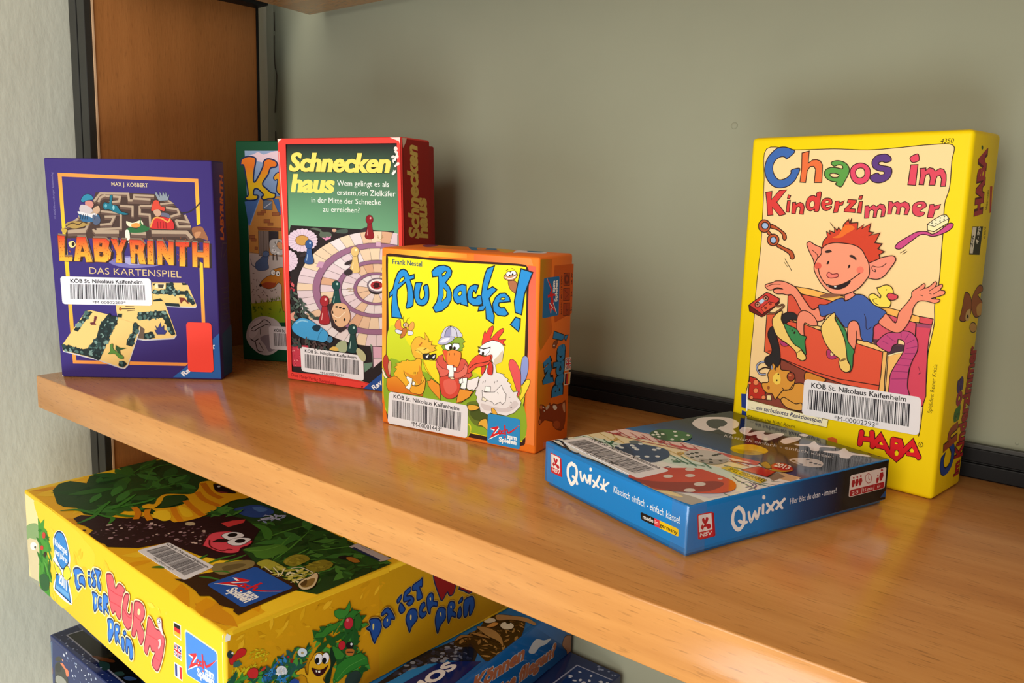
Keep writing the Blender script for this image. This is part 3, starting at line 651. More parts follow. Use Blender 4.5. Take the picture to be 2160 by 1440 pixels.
ART['cha_side'] = [
('t','HABA','5a1018',0.11,0,[229,1408,196,1723,132,1398]),
('t','HABA','a8303a',0.05,0,[229,1408,196,1723,132,1398]),
('t','Habermaass','3a2c10',0,0,[302,1432,297,1525,274,1431]),
('p','a8302a',0,'1c1410',0,[304,1544,339,1545,366,1419,344,1413]),
('p','3a5a30',1,'1c1410',0,[139,1722,138,1715,130,1712,120,1714,114,1721,115,1728,123,1731,133,1729]),
('p','2a2618',0,'1c1410',0,[118,1351,270,1349,269,1209,116,1216]),
('p','f0e8d0',0,'1c1410',0,[123,1347,179,1347,167,1220,125,1222]),
('t','2-6','2a2618',0.02,0,[153,1249,159,1306,115,1254]),
('t','4-99','f0e8d0',0.01,0,[228,1260,247,1343,187,1269]),
('t','4350','5a4a18',0,0,[325,1288,317,1347,297,1285]),
('p','9a5428',1,'33201c',4.6,[240,1006,302,1051,361,1051,381,1023,317,1007,403,960,413,905,318,893,242,946]),
('p','c09048',1,'1c1410',0,[319,947,393,961,413,905,345,901]),
('p','9a5428',1,'33201c',4.5,[121,1027,167,1027,228,987,241,920,168,887,90,900,98,932,110,976]),
('p','d0b070',1,'1c1410',0,[171,932,225,941,224,888,175,893]),
('p','2a1810',1,'1c1410',0,[214,906,212,899,202,898,190,901,183,908,185,915,195,917,207,913]),
('p','c0904a',1,'33201c',4.4,[356,837,353,825,337,817,311,816,283,822,261,834,249,847,252,860,268,868,293,869,321,863,344,851]),
('t','C','2a1c14',0.065,0,[257,130,213,265,98,80]),
('t','C','2c4a9a',0.04,0,[257,130,213,265,98,80]),
('t','h','2a1c14',0.065,0,[246,259,230,364,87,235]),
('t','h','a05030',0.04,0,[246,259,230,364,87,235]),
('t','a','2a1c14',0.065,0,[251,370,246,456,147,364]),
('t','a','3f7a34',0.04,0,[251,370,246,456,147,364]),
('t','o','2a1c14',0.065,0,[260,454,246,534,160,437]),
('t','o','a03048',0.04,0,[260,454,246,534,160,437]),
('t','s','2a1c14',0.065,0,[253,530,236,606,149,507]),
('t','s','4a3070',0.04,0,[253,530,236,606,149,507]),
('t','im','2a1c14',0.065,0,[345,64,344,142,267,62]),
('t','im','a0282c',0.04,0,[345,64,344,142,267,62]),
('t','Kinderzimmer','2a1c14',0.065,0,[366,158,393,743,255,163]),
('t','Kinderzimmer','a0282c',0.04,0,[366,158,393,743,255,163])]
ART['cha_labelink'] = [
('t','KÖB St. Nikolaus Kaifenheim','1c1a20',0.012,0,[463,454,948,473,462,480]),
('b',11,[454,331,974,349,968,466,452,441]),
('t','*M-00002293*','1c1a20',0,0,[602,302,829,313,601,326])]
ART['cha_label'] = [
('q',[423,294,1023,315,1015,508,421,495])]
ART['aub_front'] = [
('p','f6c83a',0,'1c1410',0,[360,1132,454,1136,638,1127,639,1091,360,1089],'f08030',[367,1118,655,1106]),
('p','f07c2c',0,'1c1410',0,[11,1120,367,1126,367,1084,11,1069],'f4b83a',[60,1102,367,1104]),
('p','f5a032',0,'1c1410',0,[8,1069,53,1072,52,594,6,589],'f0963a',[30,1070,29,592]),
('p','f5963a',0,'1c1410',0,[6,589,52,594,51,289,5,283],'f8e020',[29,592,28,286]),
('p','f8e020',0,'1c1410',0,[5,283,51,289,51,135,5,128],'e8651e',[28,271,28,132]),
('p','ee5e4a',0,'1c1410',0,[1044,1075,1095,1073,1105,492,1053,485],'ee7a50',[1068,1076,1084,489]),
('p','ee8440',0,'1c1410',0,[1053,485,1105,492,1110,52,1052,55]),
('p','ee6a34',0,'1c1410',0,[687,1121,1061,1115,1077,1077,688,1074],'f08a48',[688,1107,1076,1103]),
('p','3a201a',1,'1c1410',0,[38,1056,53,1086,97,1089,243,1085,385,1079,622,1079,848,1081,1002,1080,1038,1069,1052,1022,1050,863,1055,648,1049,429,1041,235,1052,69,1027,37,981,36,705,23,357,33,97,50,43,47,32,287,40,593,41,834]),
('p','f2dc22',1,'1c1410',0,[56,1045,71,1070,243,1068,522,1064,848,1068,1011,1067,1033,1042,1038,862,1036,700,1034,537,1029,371,1026,232,1033,80,996,59,704,49,356,57,55,58,47,289,59,595,56,835]),
('p','c8d42c',1,'1c1410',0,[52,594,134,633,282,486,563,448,732,413,863,319,1032,372,1026,232,1033,71,704,55,356,63,51,64,43,288]),
('p','8fb02e',1,'1c1410',0,[48,412,282,382,564,361,733,328,897,240,1028,288,1033,71,704,55,356,63,51,64]),
('p','6a7a2c',1,'1c1410',0,[651,229,800,253,914,200,867,121,703,107]),
('p','4d5a24',1,'1c1410',0,[673,180,742,215,844,196,805,147,708,137]),
('t','Frank Nestel','2c5266',0.022,0,[90,1027,317,1024,90,1056]),
('p','2a8ad0',0,'16242e',7.8,[178,999,201,991,221,960,258,972,259,947,227,936,244,896,254,841,250,781,230,765,202,758,195,767,206,805,208,856,198,906,191,919,129,868,125,831,132,771,166,692,84,691,82,757,90,832,66,814,67,845,94,872,109,927,132,975,155,994]),
('p','f2dc22',0,'16242e',5.7,[137,908,155,940,178,954,185,942,171,925]),
('p','2a8ad0',1,'16242e',7.6,[264,906,270,921,286,925,317,925,309,901,298,854,301,829,315,824,332,839,337,866,327,902,359,916,369,869,365,823,343,794,315,785,281,793,261,828,257,869]),
('p','2a8ad0',0,'16242e',7.4,[389,999,408,1020,440,1037,478,1042,516,1034,535,1011,530,984,506,956,490,939,517,917,533,882,531,837,508,800,465,766,418,753,398,780,426,819,438,866,439,920,436,973,395,966]),
('p','f2dc22',0,'16242e',5.4,[463,988,487,1009,497,1002,484,985,468,974]),
('p','f2dc22',0,'16242e',5.4,[473,908,499,886,496,852,463,823,475,860]),
('p','2a8ad0',0,'16242e',7.2,[549,901,575,925,607,939,636,934,638,882,650,812,598,819,599,826,577,819,553,833,543,865]),
('p','f2dc22',1,'16242e',4.8,[579,879,592,896,605,893,602,875,587,867]),
('p','2a8ad0',0,'16242e',7.1,[723,941,695,944,664,930,647,900,644,865,655,835,687,819,723,821,758,840,742,882,722,882,701,863,683,866,680,890,690,908,704,892]),
('p','2a8ad0',0,'16242e',7,[780,1042,828,1061,791,955,782,920,817,940,847,925,808,887,795,869,814,818,832,773,828,725,777,750,771,819,759,797,721,790,728,819,753,826,741,882,751,952,765,1009]),
('p','2a8ad0',0,'16242e',6.9,[937,864,929,889,902,910,867,905,838,881,819,841,824,802,855,777,904,777,926,792,898,826,874,822,859,835,863,851]),
('p','f2dc22',0,'16242e',4.1,[868,871,880,882,897,884,903,876,890,869]),
('p','a86a48',1,'2a1a14',2.7,[922,982,973,977,984,910,955,920,930,940]),
('p','c08a64',1,'2a1a14',3.2,[890,998,904,1018,943,1038,972,1031,977,1011,953,988,915,983]),
('p','f2e8dc',1,'1c1410',0,[900,1001,934,997,974,1015,953,996,919,991]),
('p','ffffff',1,'2a1a14',2.7,[939,1021,937,1014,931,1009,923,1006,915,1007,908,1012,906,1019,908,1025,914,1031,922,1033,931,1032,937,1027]),
('p','ffffff',1,'2a1a14',2.7,[971,1028,969,1021,962,1016,954,1013,945,1015,939,1019,936,1026,938,1033,944,1038,953,1040,962,1039,968,1035]),
('p','2a1a14',1,'1c1410',0,[933,1014,932,1010,928,1008,924,1009,922,1013,923,1017,927,1018,932,1017]),
('p','2a1a14',1,'1c1410',0,[955,1021,953,1017,949,1016,945,1017,943,1020,945,1024,949,1026,953,1024]),
('l','2a1a14',2.7,1,[904,1036,917,1046]),
('l','2a1a14',2.7,1,[940,1054,959,1047]),
('p','2a8ad0',0,'16242e',6.7,[1002,1055,1076,1039,1027,914,1011,796,971,805,963,866,983,969]),
('p','2a8ad0',0,'16242e',6.8,[973,778,1003,772,1002,729,993,698,939,733]),
('p','e8824a',1,'2a1a14',2.5,[148,684,156,666,159,639,179,627,162,616,122,621,109,643,125,674]),
('p','e8a050',1,'2a1a14',2.5,[246,680,260,667,254,635,224,618,212,640,232,669]),
('p','d8d8e8',1,'2a1a14',2.6,[122,619,167,612,162,596,133,592,111,606]),
('p','d8d8e8',1,'2a1a14',2.5,[212,621,251,617,246,598,213,592]),
('p','c07038',1,'2a1a14',2.5,[176,631,204,632,196,597,168,571,148,571,162,598]),
('p','d8a878',1,'2a1a14',2.5,[216,656,213,648,205,641,194,638,184,639,176,644,173,651,176,659,184,666,194,669,205,668,213,663]),
('p','ffffff',1,'2a1a14',2.5,[192,653,191,650,188,647,184,646,180,647,178,649,176,652,177,655,180,658,184,659,188,658,191,656]),
('l','2a1a14',2.5,1,[178,666,173,695,181,707]),
('l','2a1a14',2.5,1,[197,667,209,694,226,702]),
('p','b84030',1,'2a1a14',2.6,[26,439,44,446,58,415,76,310,47,311,17,368,12,404]),
('p','d8a878',1,'2a1a14',2.6,[58,401,76,413,79,376,70,318,53,363]),
('p','f0e4d0',1,'2a1a14',2.6,[12,358,35,318,55,293,23,303,6,338]),
('p','e8952c',0,'2a1a14',2.6,[47,297,105,319,145,338,202,295,281,283,331,254,325,221,225,220,99,215,58,218,41,249],'d86a20',[156,321,157,205]),
('p','f0b632',0,'2a1a14',2.5,[102,337,125,368,102,376,133,394,116,399,162,417,159,423,202,429,202,438,230,432,269,442,294,468,319,443,313,406,319,371,347,334,342,278,325,239,270,231,213,250,174,286,128,317,108,319]),
('p','e0902c',1,'1c1410',0,[179,361,213,338,258,317,303,291,319,334,325,367,302,414,294,377,258,344]),
('l','2a1a14',3,1,[179,366,196,327,230,304,258,285,303,291,319,325]),
('l','2a1a14',2,1,[261,368,260,354]),
('l','2a1a14',2,1,[272,369,271,355]),
('l','2a1a14',2,1,[286,371,285,357]),
('p','ffffff',0,'2a1a14',2.5,[199,322,208,333,247,324,244,296,236,277,239,254,230,248,191,256,225,294]),
('p','ffffff',0,'2a1a14',2.5,[253,311,272,300,264,281,244,285]),
('p','efaa34',1,'2a1a14',2.5,[244,278,281,279,325,308,347,336,344,283,325,239,281,230,230,239]),
('p','eeb23a',0,'2a1a14',2.5,[235,529,246,553,263,577,279,588,301,593,345,580,339,624,372,585,372,567,397,579,389,551,432,552,410,536,432,525,400,512,357,493,324,453,291,458,269,451,246,480]),
('p','f2c850',1,'1c1410',0,[271,501,302,527,351,529,378,514,329,481,307,487]),
('l','2a1a14',2.5,1,[271,501,291,508,324,489,338,478]),
('l','2a1a14',4,1,[332,515,356,527]),
('p','b8682a',1,'1c1410',0,[293,531,313,556,323,559,313,542]),
('p','f4dc2a',0,'2a1a14',2.5,[327,449,346,456,389,457,422,461,438,423,452,371,454,317,417,339,379,365,346,397]),
('l','d89a20',5,1,[335,441,363,395,390,362]),
('p','2a2626',1,'2a1a14',2.5,[329,488,373,495,378,487,421,501,424,479,411,462,384,465,373,459,346,454,332,463]),
('p','e8e8e8',1,'1c1410',0,[351,475,373,491,362,467]),
('p','e8e8e8',1,'1c1410',0,[400,476,419,494,414,473]),
('p','ee9634',0,'2a1a14',2.5,[360,324,385,330,390,344,453,313,462,219,402,264,374,292]),
('p','d4584a',0,'2a1a14',2.4,[427,466,448,491,475,503,486,469,539,436,591,461,611,498,642,489,673,445,689,403,664,382,607,366,561,355,508,370,460,363,433,413]),
('p','d84c3c',1,'2a1a14',2.4,[460,363,518,380,592,372,603,312,578,259,520,237,472,257,458,309]),
('p','e4685a',1,'1c1410',0,[487,344,561,359,582,309,541,267,498,279]),
('p','e06a5c',1,'2a1a14',2.4,[432,467,427,430,449,397,460,368,503,378,529,413,476,419,443,441]),
('p','e27464',1,'2a1a14',2.4,[637,466,658,443,643,402,602,378,566,373,555,403,597,413,627,439]),
('p','ffffff',0,'2a1a14',2.4,[507,445,549,453,560,412,558,377,519,371,526,412,510,419]),
('p','ffffff',0,'2a1a14',2.4,[555,436,578,437,578,415,558,410]),
('p','f4e6c0',0,'2a1a14',2.4,[526,370,555,376,566,364,540,360]),
('p','8aa83a',0,'2a1a14',2.4,[464,551,485,567,542,604,589,622,614,621,635,597,615,586,628,568,615,560,615,542,538,524,475,534]),
('p','ffffff',1,'2a1a14',2.4,[541,560,538,549,528,540,514,536,500,537,490,543,487,554,490,565,500,573,514,578,527,577,537,570]),
('p','ffffff',1,'2a1a14',2.4,[596,566,592,555,582,546,569,541,555,543,545,549,542,560,545,571,555,581,568,585,582,584,592,577]),
('p','8aa83a',0,'1c1410',0,[482,562,537,579,540,588,485,582]),
('p','8aa83a',0,'1c1410',0,[542,581,597,582,594,597,545,589]),
('l','2a1a14',3.4,0,[488,563,537,577,540,542]),
('l','2a1a14',3.3,0,[544,580,595,584]),
('p','2a1a14',1,'1c1410',0,[540,551,537,543,530,538,522,541,519,549,522,557,530,561,537,559]),
('p','2a1a14',1,'1c1410',0,[569,552,566,544,560,541,553,543,550,550,553,558,559,562,566,559]),
('p','ee8a3c',1,'2a1a14',2.4,[477,530,512,530,548,541,585,539,608,531,606,489,586,442,554,447,512,450,491,492]),
('p','e05a34',1,'1c1410',0,[480,528,512,528,507,485,518,451,494,484]),
('l','2a1a14',2.9,1,[526,519,528,505]),
('l','2a1a14',2.9,1,[561,523,562,510]),
('p','c9c8dc',1,'2a1a14',2.4,[463,604,468,635,494,669,531,682,572,675,599,654,612,627,537,617]),
('p','9a98c0',1,'1c1410',0,[484,613,495,651,515,673,528,677,526,618]),
('l','2a1a14',2.4,1,[531,679,534,618]),
('l','2a1a14',2.4,1,[531,679,500,656,487,613]),
('l','2a1a14',2.4,1,[531,679,567,664,578,623]),
('p','2a1a14',1,'1c1410',0,[537,682,536,681,534,680,531,679,528,679,525,680,525,681,525,682,528,684,531,684,534,684,536,683]),
('p','b8b6d4',1,'2a1a14',2.4,[440,575,458,601,484,611,558,617,537,590,495,568,464,560,442,564]),
('p','e4e4f0',1,'1c1410',0,[453,576,484,602,526,609,495,581]),
('p','eb8e34',0,'2a1a14',2.4,[606,312,652,315,700,307,671,269,614,229,583,220,580,242]),
('p','ffffff',0,'2a1a14',2.4,[597,369,618,378,628,356,618,343,597,344]),
('p','ffffff',0,'2a1a14',2.4,[625,382,656,386,657,355,642,313,603,314,623,346]),
('p','e4585a',1,'2a1a14',2.4,[936,519,950,533,976,524,1002,487,1015,443,1015,374,1000,320,983,369,952,446,934,490]),
('p','8d9ad8',1,'2a1a14',2.4,[1012,488,1020,546,1039,563,1058,551,1061,495,1048,436,1018,392,1015,443]),
('p','f2de3c',1,'2a1a14',2.4,[1024,387,1049,425,1071,431,1072,405,1050,356,1026,312,1007,301,1019,351]),
('p','ece6ea',0,'2a1a14',2.5,[775,439,792,483,825,499,845,490,853,444,906,439,899,430,933,414,926,402,953,388,947,373,967,344,999,354,990,324,1020,294,1014,264,976,223,924,197,858,198,817,197,797,182,776,190,749,192,734,237,717,259,723,278,709,293,716,318,705,323,739,381,718,372,752,407]),
('p','d8cdd0',1,'1c1410',0,[748,240,776,208,844,213,937,222,1001,274,975,293,923,244,843,237,775,244]),
('p','f2ecf0',0,'2a1a14',2.6,[739,405,656,369,653,321,671,312,692,321,699,310,726,344]),
('p','ffffff',0,'2a1a14',2.6,[624,380,656,387,650,321,608,317]),
('p','ffffff',0,'2a1a14',2.6,[596,361,617,379,628,354,607,342]),
('p','eb9a38',0,'2a1a14',2.6,[604,311,695,309,672,270,623,238,580,221,587,263]),
('p','f4f0f4',0,'2a1a14',2.5,[757,324,774,315,842,325,887,373,908,335,921,325,916,278,896,260,883,273,843,249,829,264,789,270,761,289]),
('p','ffffff',0,'2a1a14',2.5,[780,353,816,354,813,321,773,318]),
('p','f6f0d8',0,'2a1a14',2.5,[761,286,792,273,782,260,756,265]),
('l','2a1a14',2.5,1,[766,379,760,366]),
('l','2a1a14',2.5,1,[780,387,775,371]),
('l','2a1a14',2.5,1,[844,390,841,378]),
('l','2a1a14',2.5,1,[860,398,857,386]),
('l','2a1a14',2.5,1,[862,328,869,317]),
('l','2a1a14',2.5,1,[938,310,948,309]),
('l','2a1a14',2.5,1,[949,283,959,281]),
('l','2a1a14',2.5,1,[949,254,963,250]),
('p','e8b040',1,'2a1a14',2.6,[658,213,686,227,735,226,735,208,680,190]),
('p','e8b040',1,'2a1a14',2.6,[733,111,750,141,791,154,799,92,778,101,757,109]),
('p','e8b040',1,'2a1a14',2.5,[823,225,844,225,864,196,831,196]),
('p','f4f0f2',0,'2a1a14',2.5,[732,575,762,602,822,629,882,624,902,595,897,554,891,519,878,511,865,498,838,489,797,530,736,534]),
('p','d8c8b0',1,'1c1410',0,[838,518,864,544,893,577,891,519,865,498,838,489]),
('p','e2453c',1,'2a1a14',2.5,[752,595,758,642,771,679,778,665,801,699,826,713,825,684,809,636,855,682,890,706,894,686,862,639,911,645,895,626,909,607,862,625,822,629,776,609]),
('p','e2453c',1,'2a1a14',2.5,[751,463,778,475,772,439,752,418]),
('p','ffffff',0,'2a1a14',2.5,[729,569,763,573,810,587,804,560,777,533,736,537,726,551]),
('l','2a1a14',5.7,0,[723,579,763,570,811,587]),
('p','2a1a14',1,'1c1410',0,[740,555,738,548,733,544,727,546,725,554,727,561,732,565,738,563]),
('p','2a1a14',1,'1c1410',0,[768,545,766,537,760,533,754,535,752,543,754,552,760,556,766,553]),
('p','e4503c',1,'2a1a14',2.5,[655,435,682,492,730,533,770,527,817,544,824,528,805,490,765,470,717,455,662,411]),
('l','2a1a14',3.8,1,[817,538,808,508,764,491,710,475,669,443]),
('p','d83a34',1,'2a1a14',2.5,[802,484,818,504,831,476,826,429,796,430,795,460]),
('p','e6d83a',1,'1c1410',0,[681,59,671,36,656,20,640,14,629,21,623,39,626,62,636,85,651,102,667,107,678,100,684,83]),
('p','8fb02e',1,'1c1410',0,[632,106,674,89,675,46,647,23]),
('p','2f8fd2',0,'1c1410',0,[1003,192,1010,190,1014,186,1016,181,1018,24,1016,19,1011,15,1005,14,810,13,804,14,799,18,797,24,800,182,802,188,807,192,813,193]),
('l','ffffff',6.3,1,[808,35,842,64,878,85],1),
('l','ffffff',7.2,1,[935,99,963,112,1012,156],1),
('p','ffffff',0,'1c1410',0,[814,100,874,125,878,114,847,74,887,92,887,82,815,38,852,94]),
('p','d8242c',0,'1c1410',0,[816,105,872,128,876,119,840,74,883,94,883,85,813,42,850,103]),
('l','d8242c',8.8,1,[874,89,883,103,894,96,885,82,874,85]),
('l','d8242c',8.7,1,[909,105,898,101,896,89,911,91]),
('l','d8242c',10.3,0,[916,142,920,82]),
('l','d8242c',9.3,1,[919,103,931,117,939,99,957,108,982,128,1008,153],1),
('p','d8242c',1,'1c1410',0,[924,70,922,66,918,63,913,64,911,68,913,72,917,75,922,74]),
('t','zum','ffffff',0.035,0,[931,64,996,64,931,91]),
('t','Spielen','ffffff',0.04,0,[878,37,996,37,878,64])]
ART['aub_side'] = [
('p','b88a10',0,'1c1410',0,[-11,1111,149,1107,134,855,173,686,33,596,-4,656],'d8641a',[-3,975,157,961]),
('p','c8560f',0,'1c1410',0,[180,1068,427,1063,422,768,200,738,160,907]),
('p','e09a18',0,'1c1410',0,[2,547,186,461,169,239,53,208,3,302],'d8701a',[-4,440,189,405]),
('p','2070b0',0,'1c1410',0,[230,1003,238,1002,244,998,246,994,247,785,244,781,238,777,230,776,61,779,53,781,47,784,45,789,52,998,54,1002,60,1005,67,1006]),
('l','ffffff',10.4,1,[222,788,189,823,165,859],1),
('l','ffffff',11.9,1,[150,919,137,948,90,1001],1),
('p','ffffff',0,'1c1410',0,[148,794,121,856,133,860,177,827,157,869,169,868,218,795,155,832]),
('p','d8242c',0,'1c1410',0,[142,796,117,854,127,858,177,821,155,864,165,864,213,793,145,830]),
('l','d8242c',14.4,1,[161,855,145,864,153,876,169,866,165,855]),
('l','d8242c',14.4,1,[144,892,148,880,161,878,160,894]),
('l','d8242c',17,0,[103,899,170,903]),
('l','d8242c',15.3,1,[146,902,130,915,150,923,141,942,120,969,93,997],1),
('p','d8242c',1,'1c1410',0,[199,899,195,894,184,893,173,896,168,901,173,906,183,907,194,904]),
('t','zum','ffffff',0.035,0,[190,913,190,981,159,914]),
('t','Spielen','ffffff',0.04,0,[220,858,220,981,189,859]),
('t','Art.Nr.: 60 113 2700','3a140c',0.02,0,[292,772,281,1005,275,771]),
('p','a83c10',0,'3a140c',3.1,[299,1015,378,1012,381,938,301,943]),
('p','a83c10',0,'3a140c',3.1,[298,925,384,922,387,849,301,854]),
('p','a83c10',0,'3a140c',3.1,[305,838,392,833,395,758,307,765]),
('p','7a2c10',1,'3a140c',3.1,[370,974,367,960,356,950,342,948,327,953,316,964,311,979,314,993,324,1002,338,1005,353,1000,365,989]),
('p','a83c10',1,'1c1410',0,[353,978,352,972,347,967,341,966,334,968,329,973,327,980,328,986,333,990,339,991,346,989,351,984]),
('l','3a140c',2.5,0,[314,916,366,886,322,862]),
('l','3a140c',2.5,0,[342,831,344,798,391,789]),
('p','a83c10',1,'3a140c',2.5,[370,777,368,771,363,768,356,767,348,770,342,774,340,780,342,785,347,788,354,789,362,787,367,782]),
('t','ca. 20','3a140c',0.02,0,[414,942,414,1007,393,942]),
('t','2-4','3a140c',0.02,0,[419,867,419,900,398,867]),
('t','5+','3a140c',0.02,0,[422,781,423,806,401,782]),
('p','2f86c8',0,'1a1a1c',4.9,[195,689,327,649,323,627,301,618,180,647]),
('p','2f86c8',0,'1a1a1c',5,[336,644,383,641,352,607,330,626]),
('p','8a4a2c',1,'2a1a14',2.3,[186,616,214,630,248,625,238,606,211,586,182,595]),
('p','ffffff',1,'1c1410',0,[207,602,205,600,199,599,192,601,189,605,192,607,198,608,205,606]),
('t','Au','1a1a1c',0.13,0,[194,383,140,547,103,353]),
('t','Au','2f86c8',0.07,0,[194,383,140,547,103,353]),
('t','Backe','1a1a1c',0.12,0,[315,288,334,594,197,295]),
('t','Backe','2f86c8',0.06,0,[315,288,334,594,197,295]),
('p','f2ece0',0,'1c1410',0,[346,429,352,508,439,499,430,422]),
('p','2a3478',0,'1c1410',0,[354,434,359,502,431,495,424,428]),
('l','ffffff',16.7,0,[356,436,429,493]),
('l','ffffff',16.7,0,[422,430,361,500]),
('l','c8283a',7.3,0,[356,436,429,493]),
('l','c8283a',7.3,0,[422,430,361,500]),
('p','ffffff',0,'1c1410',0,[355,460,357,476,428,470,427,454]),
('p','ffffff',0,'1c1410',0,[379,432,385,499,405,497,398,430]),
('p','c8283a',0,'1c1410',0,[356,463,356,473,428,466,427,457]),
('p','c8283a',0,'1c1410',0,[383,431,389,499,401,498,394,431]),
('p','f2ece0',0,'1c1410',0,[343,341,349,415,429,408,421,333]),
('p','1c1a1a',0,'1c1410',0,[350,345,355,410,378,407,372,343]),
('p','d02c2c',0,'1c1410',0,[371,343,377,408,400,405,393,341]),
('p','f0b030',0,'1c1410',0,[393,341,399,406,422,403,415,339]),
('p','8f3f20',0,'2a120a',3.1,[46,284,73,278,101,262,135,250,167,270,174,252,213,255,260,240,331,236,366,245,375,199,374,117,353,72,317,69,258,89,215,120,208,149,105,182,41,165,29,189,49,221,42,259]),
('p','d0b8a0',1,'1c1410',0,[113,255,156,261,157,245,125,236]),
('p','e8e0d8',1,'1c1410',0,[208,245,243,238,261,218,233,213,209,229]),
('p','c89878',1,'1c1410',0,[331,225,361,230,370,173,346,183]),
('p','b0562c',1,'1c1410',0,[307,107,301,96,285,91,263,93,241,101,224,114,217,128,222,139,238,144,260,142,283,134,300,121]),
('p','d87a48',1,'1c1410',0,[73,263,71,257,66,254,58,253,50,257,45,263,42,269,44,275,49,279,57,279,64,275,70,270]),
('p','d87a48',1,'1c1410',0,[56,183,55,176,52,172,46,172,41,175,36,181,35,188,36,194,39,198,45,199,50,196,55,190]),
('p','f0e8d8',1,'2a1a14',2.3,[95,258,92,254,85,254,78,257,75,262,78,266,84,267,92,263]),
('p','f0e8d8',1,'2a1a14',2.3,[107,235,104,231,97,230,90,234,87,239,90,243,97,243,104,240])]
ART['aub_top'] = [
('p','c8822a',1,'1c1410',0,[134,262,136,645,432,594,712,232,379,188],'d06a20',[85,329,596,425]),
('p','2f6a94',1,'1c1410',0,[338,489,372,588,563,619,718,341,582,300,559,192]),
('p','c07830',1,'1c1410',0,[445,430,482,471,570,309,537,274]),
('p','c8a030',1,'1c1410',0,[589,417,691,419,780,305,811,161,766,190]),
('p','d8d4dc',1,'1c1410',0,[839,191,750,397,834,383,958,374,993,276,917,253,854,235]),
('p','7a3a5c',1,'1c1410',0,[60,364,102,475,195,306,183,222]),
('p','2f6a94',1,'1c1410',0,[823,403,927,401,946,323,872,323])]
ART['aub_labelink'] = [
('t','KÖB St. Nikolaus Kaifenheim','1c1a20',0.012,0,[102,177,600,176,102,202]),
('b',23,[93,54,617,52,621,167,90,164]),
('t','*M-00001443*','1c1a20',0,0,[241,21,477,24,240,49])]
ART['aub_label'] = [
('q',[53,5,660,16,661,217,64,214])]
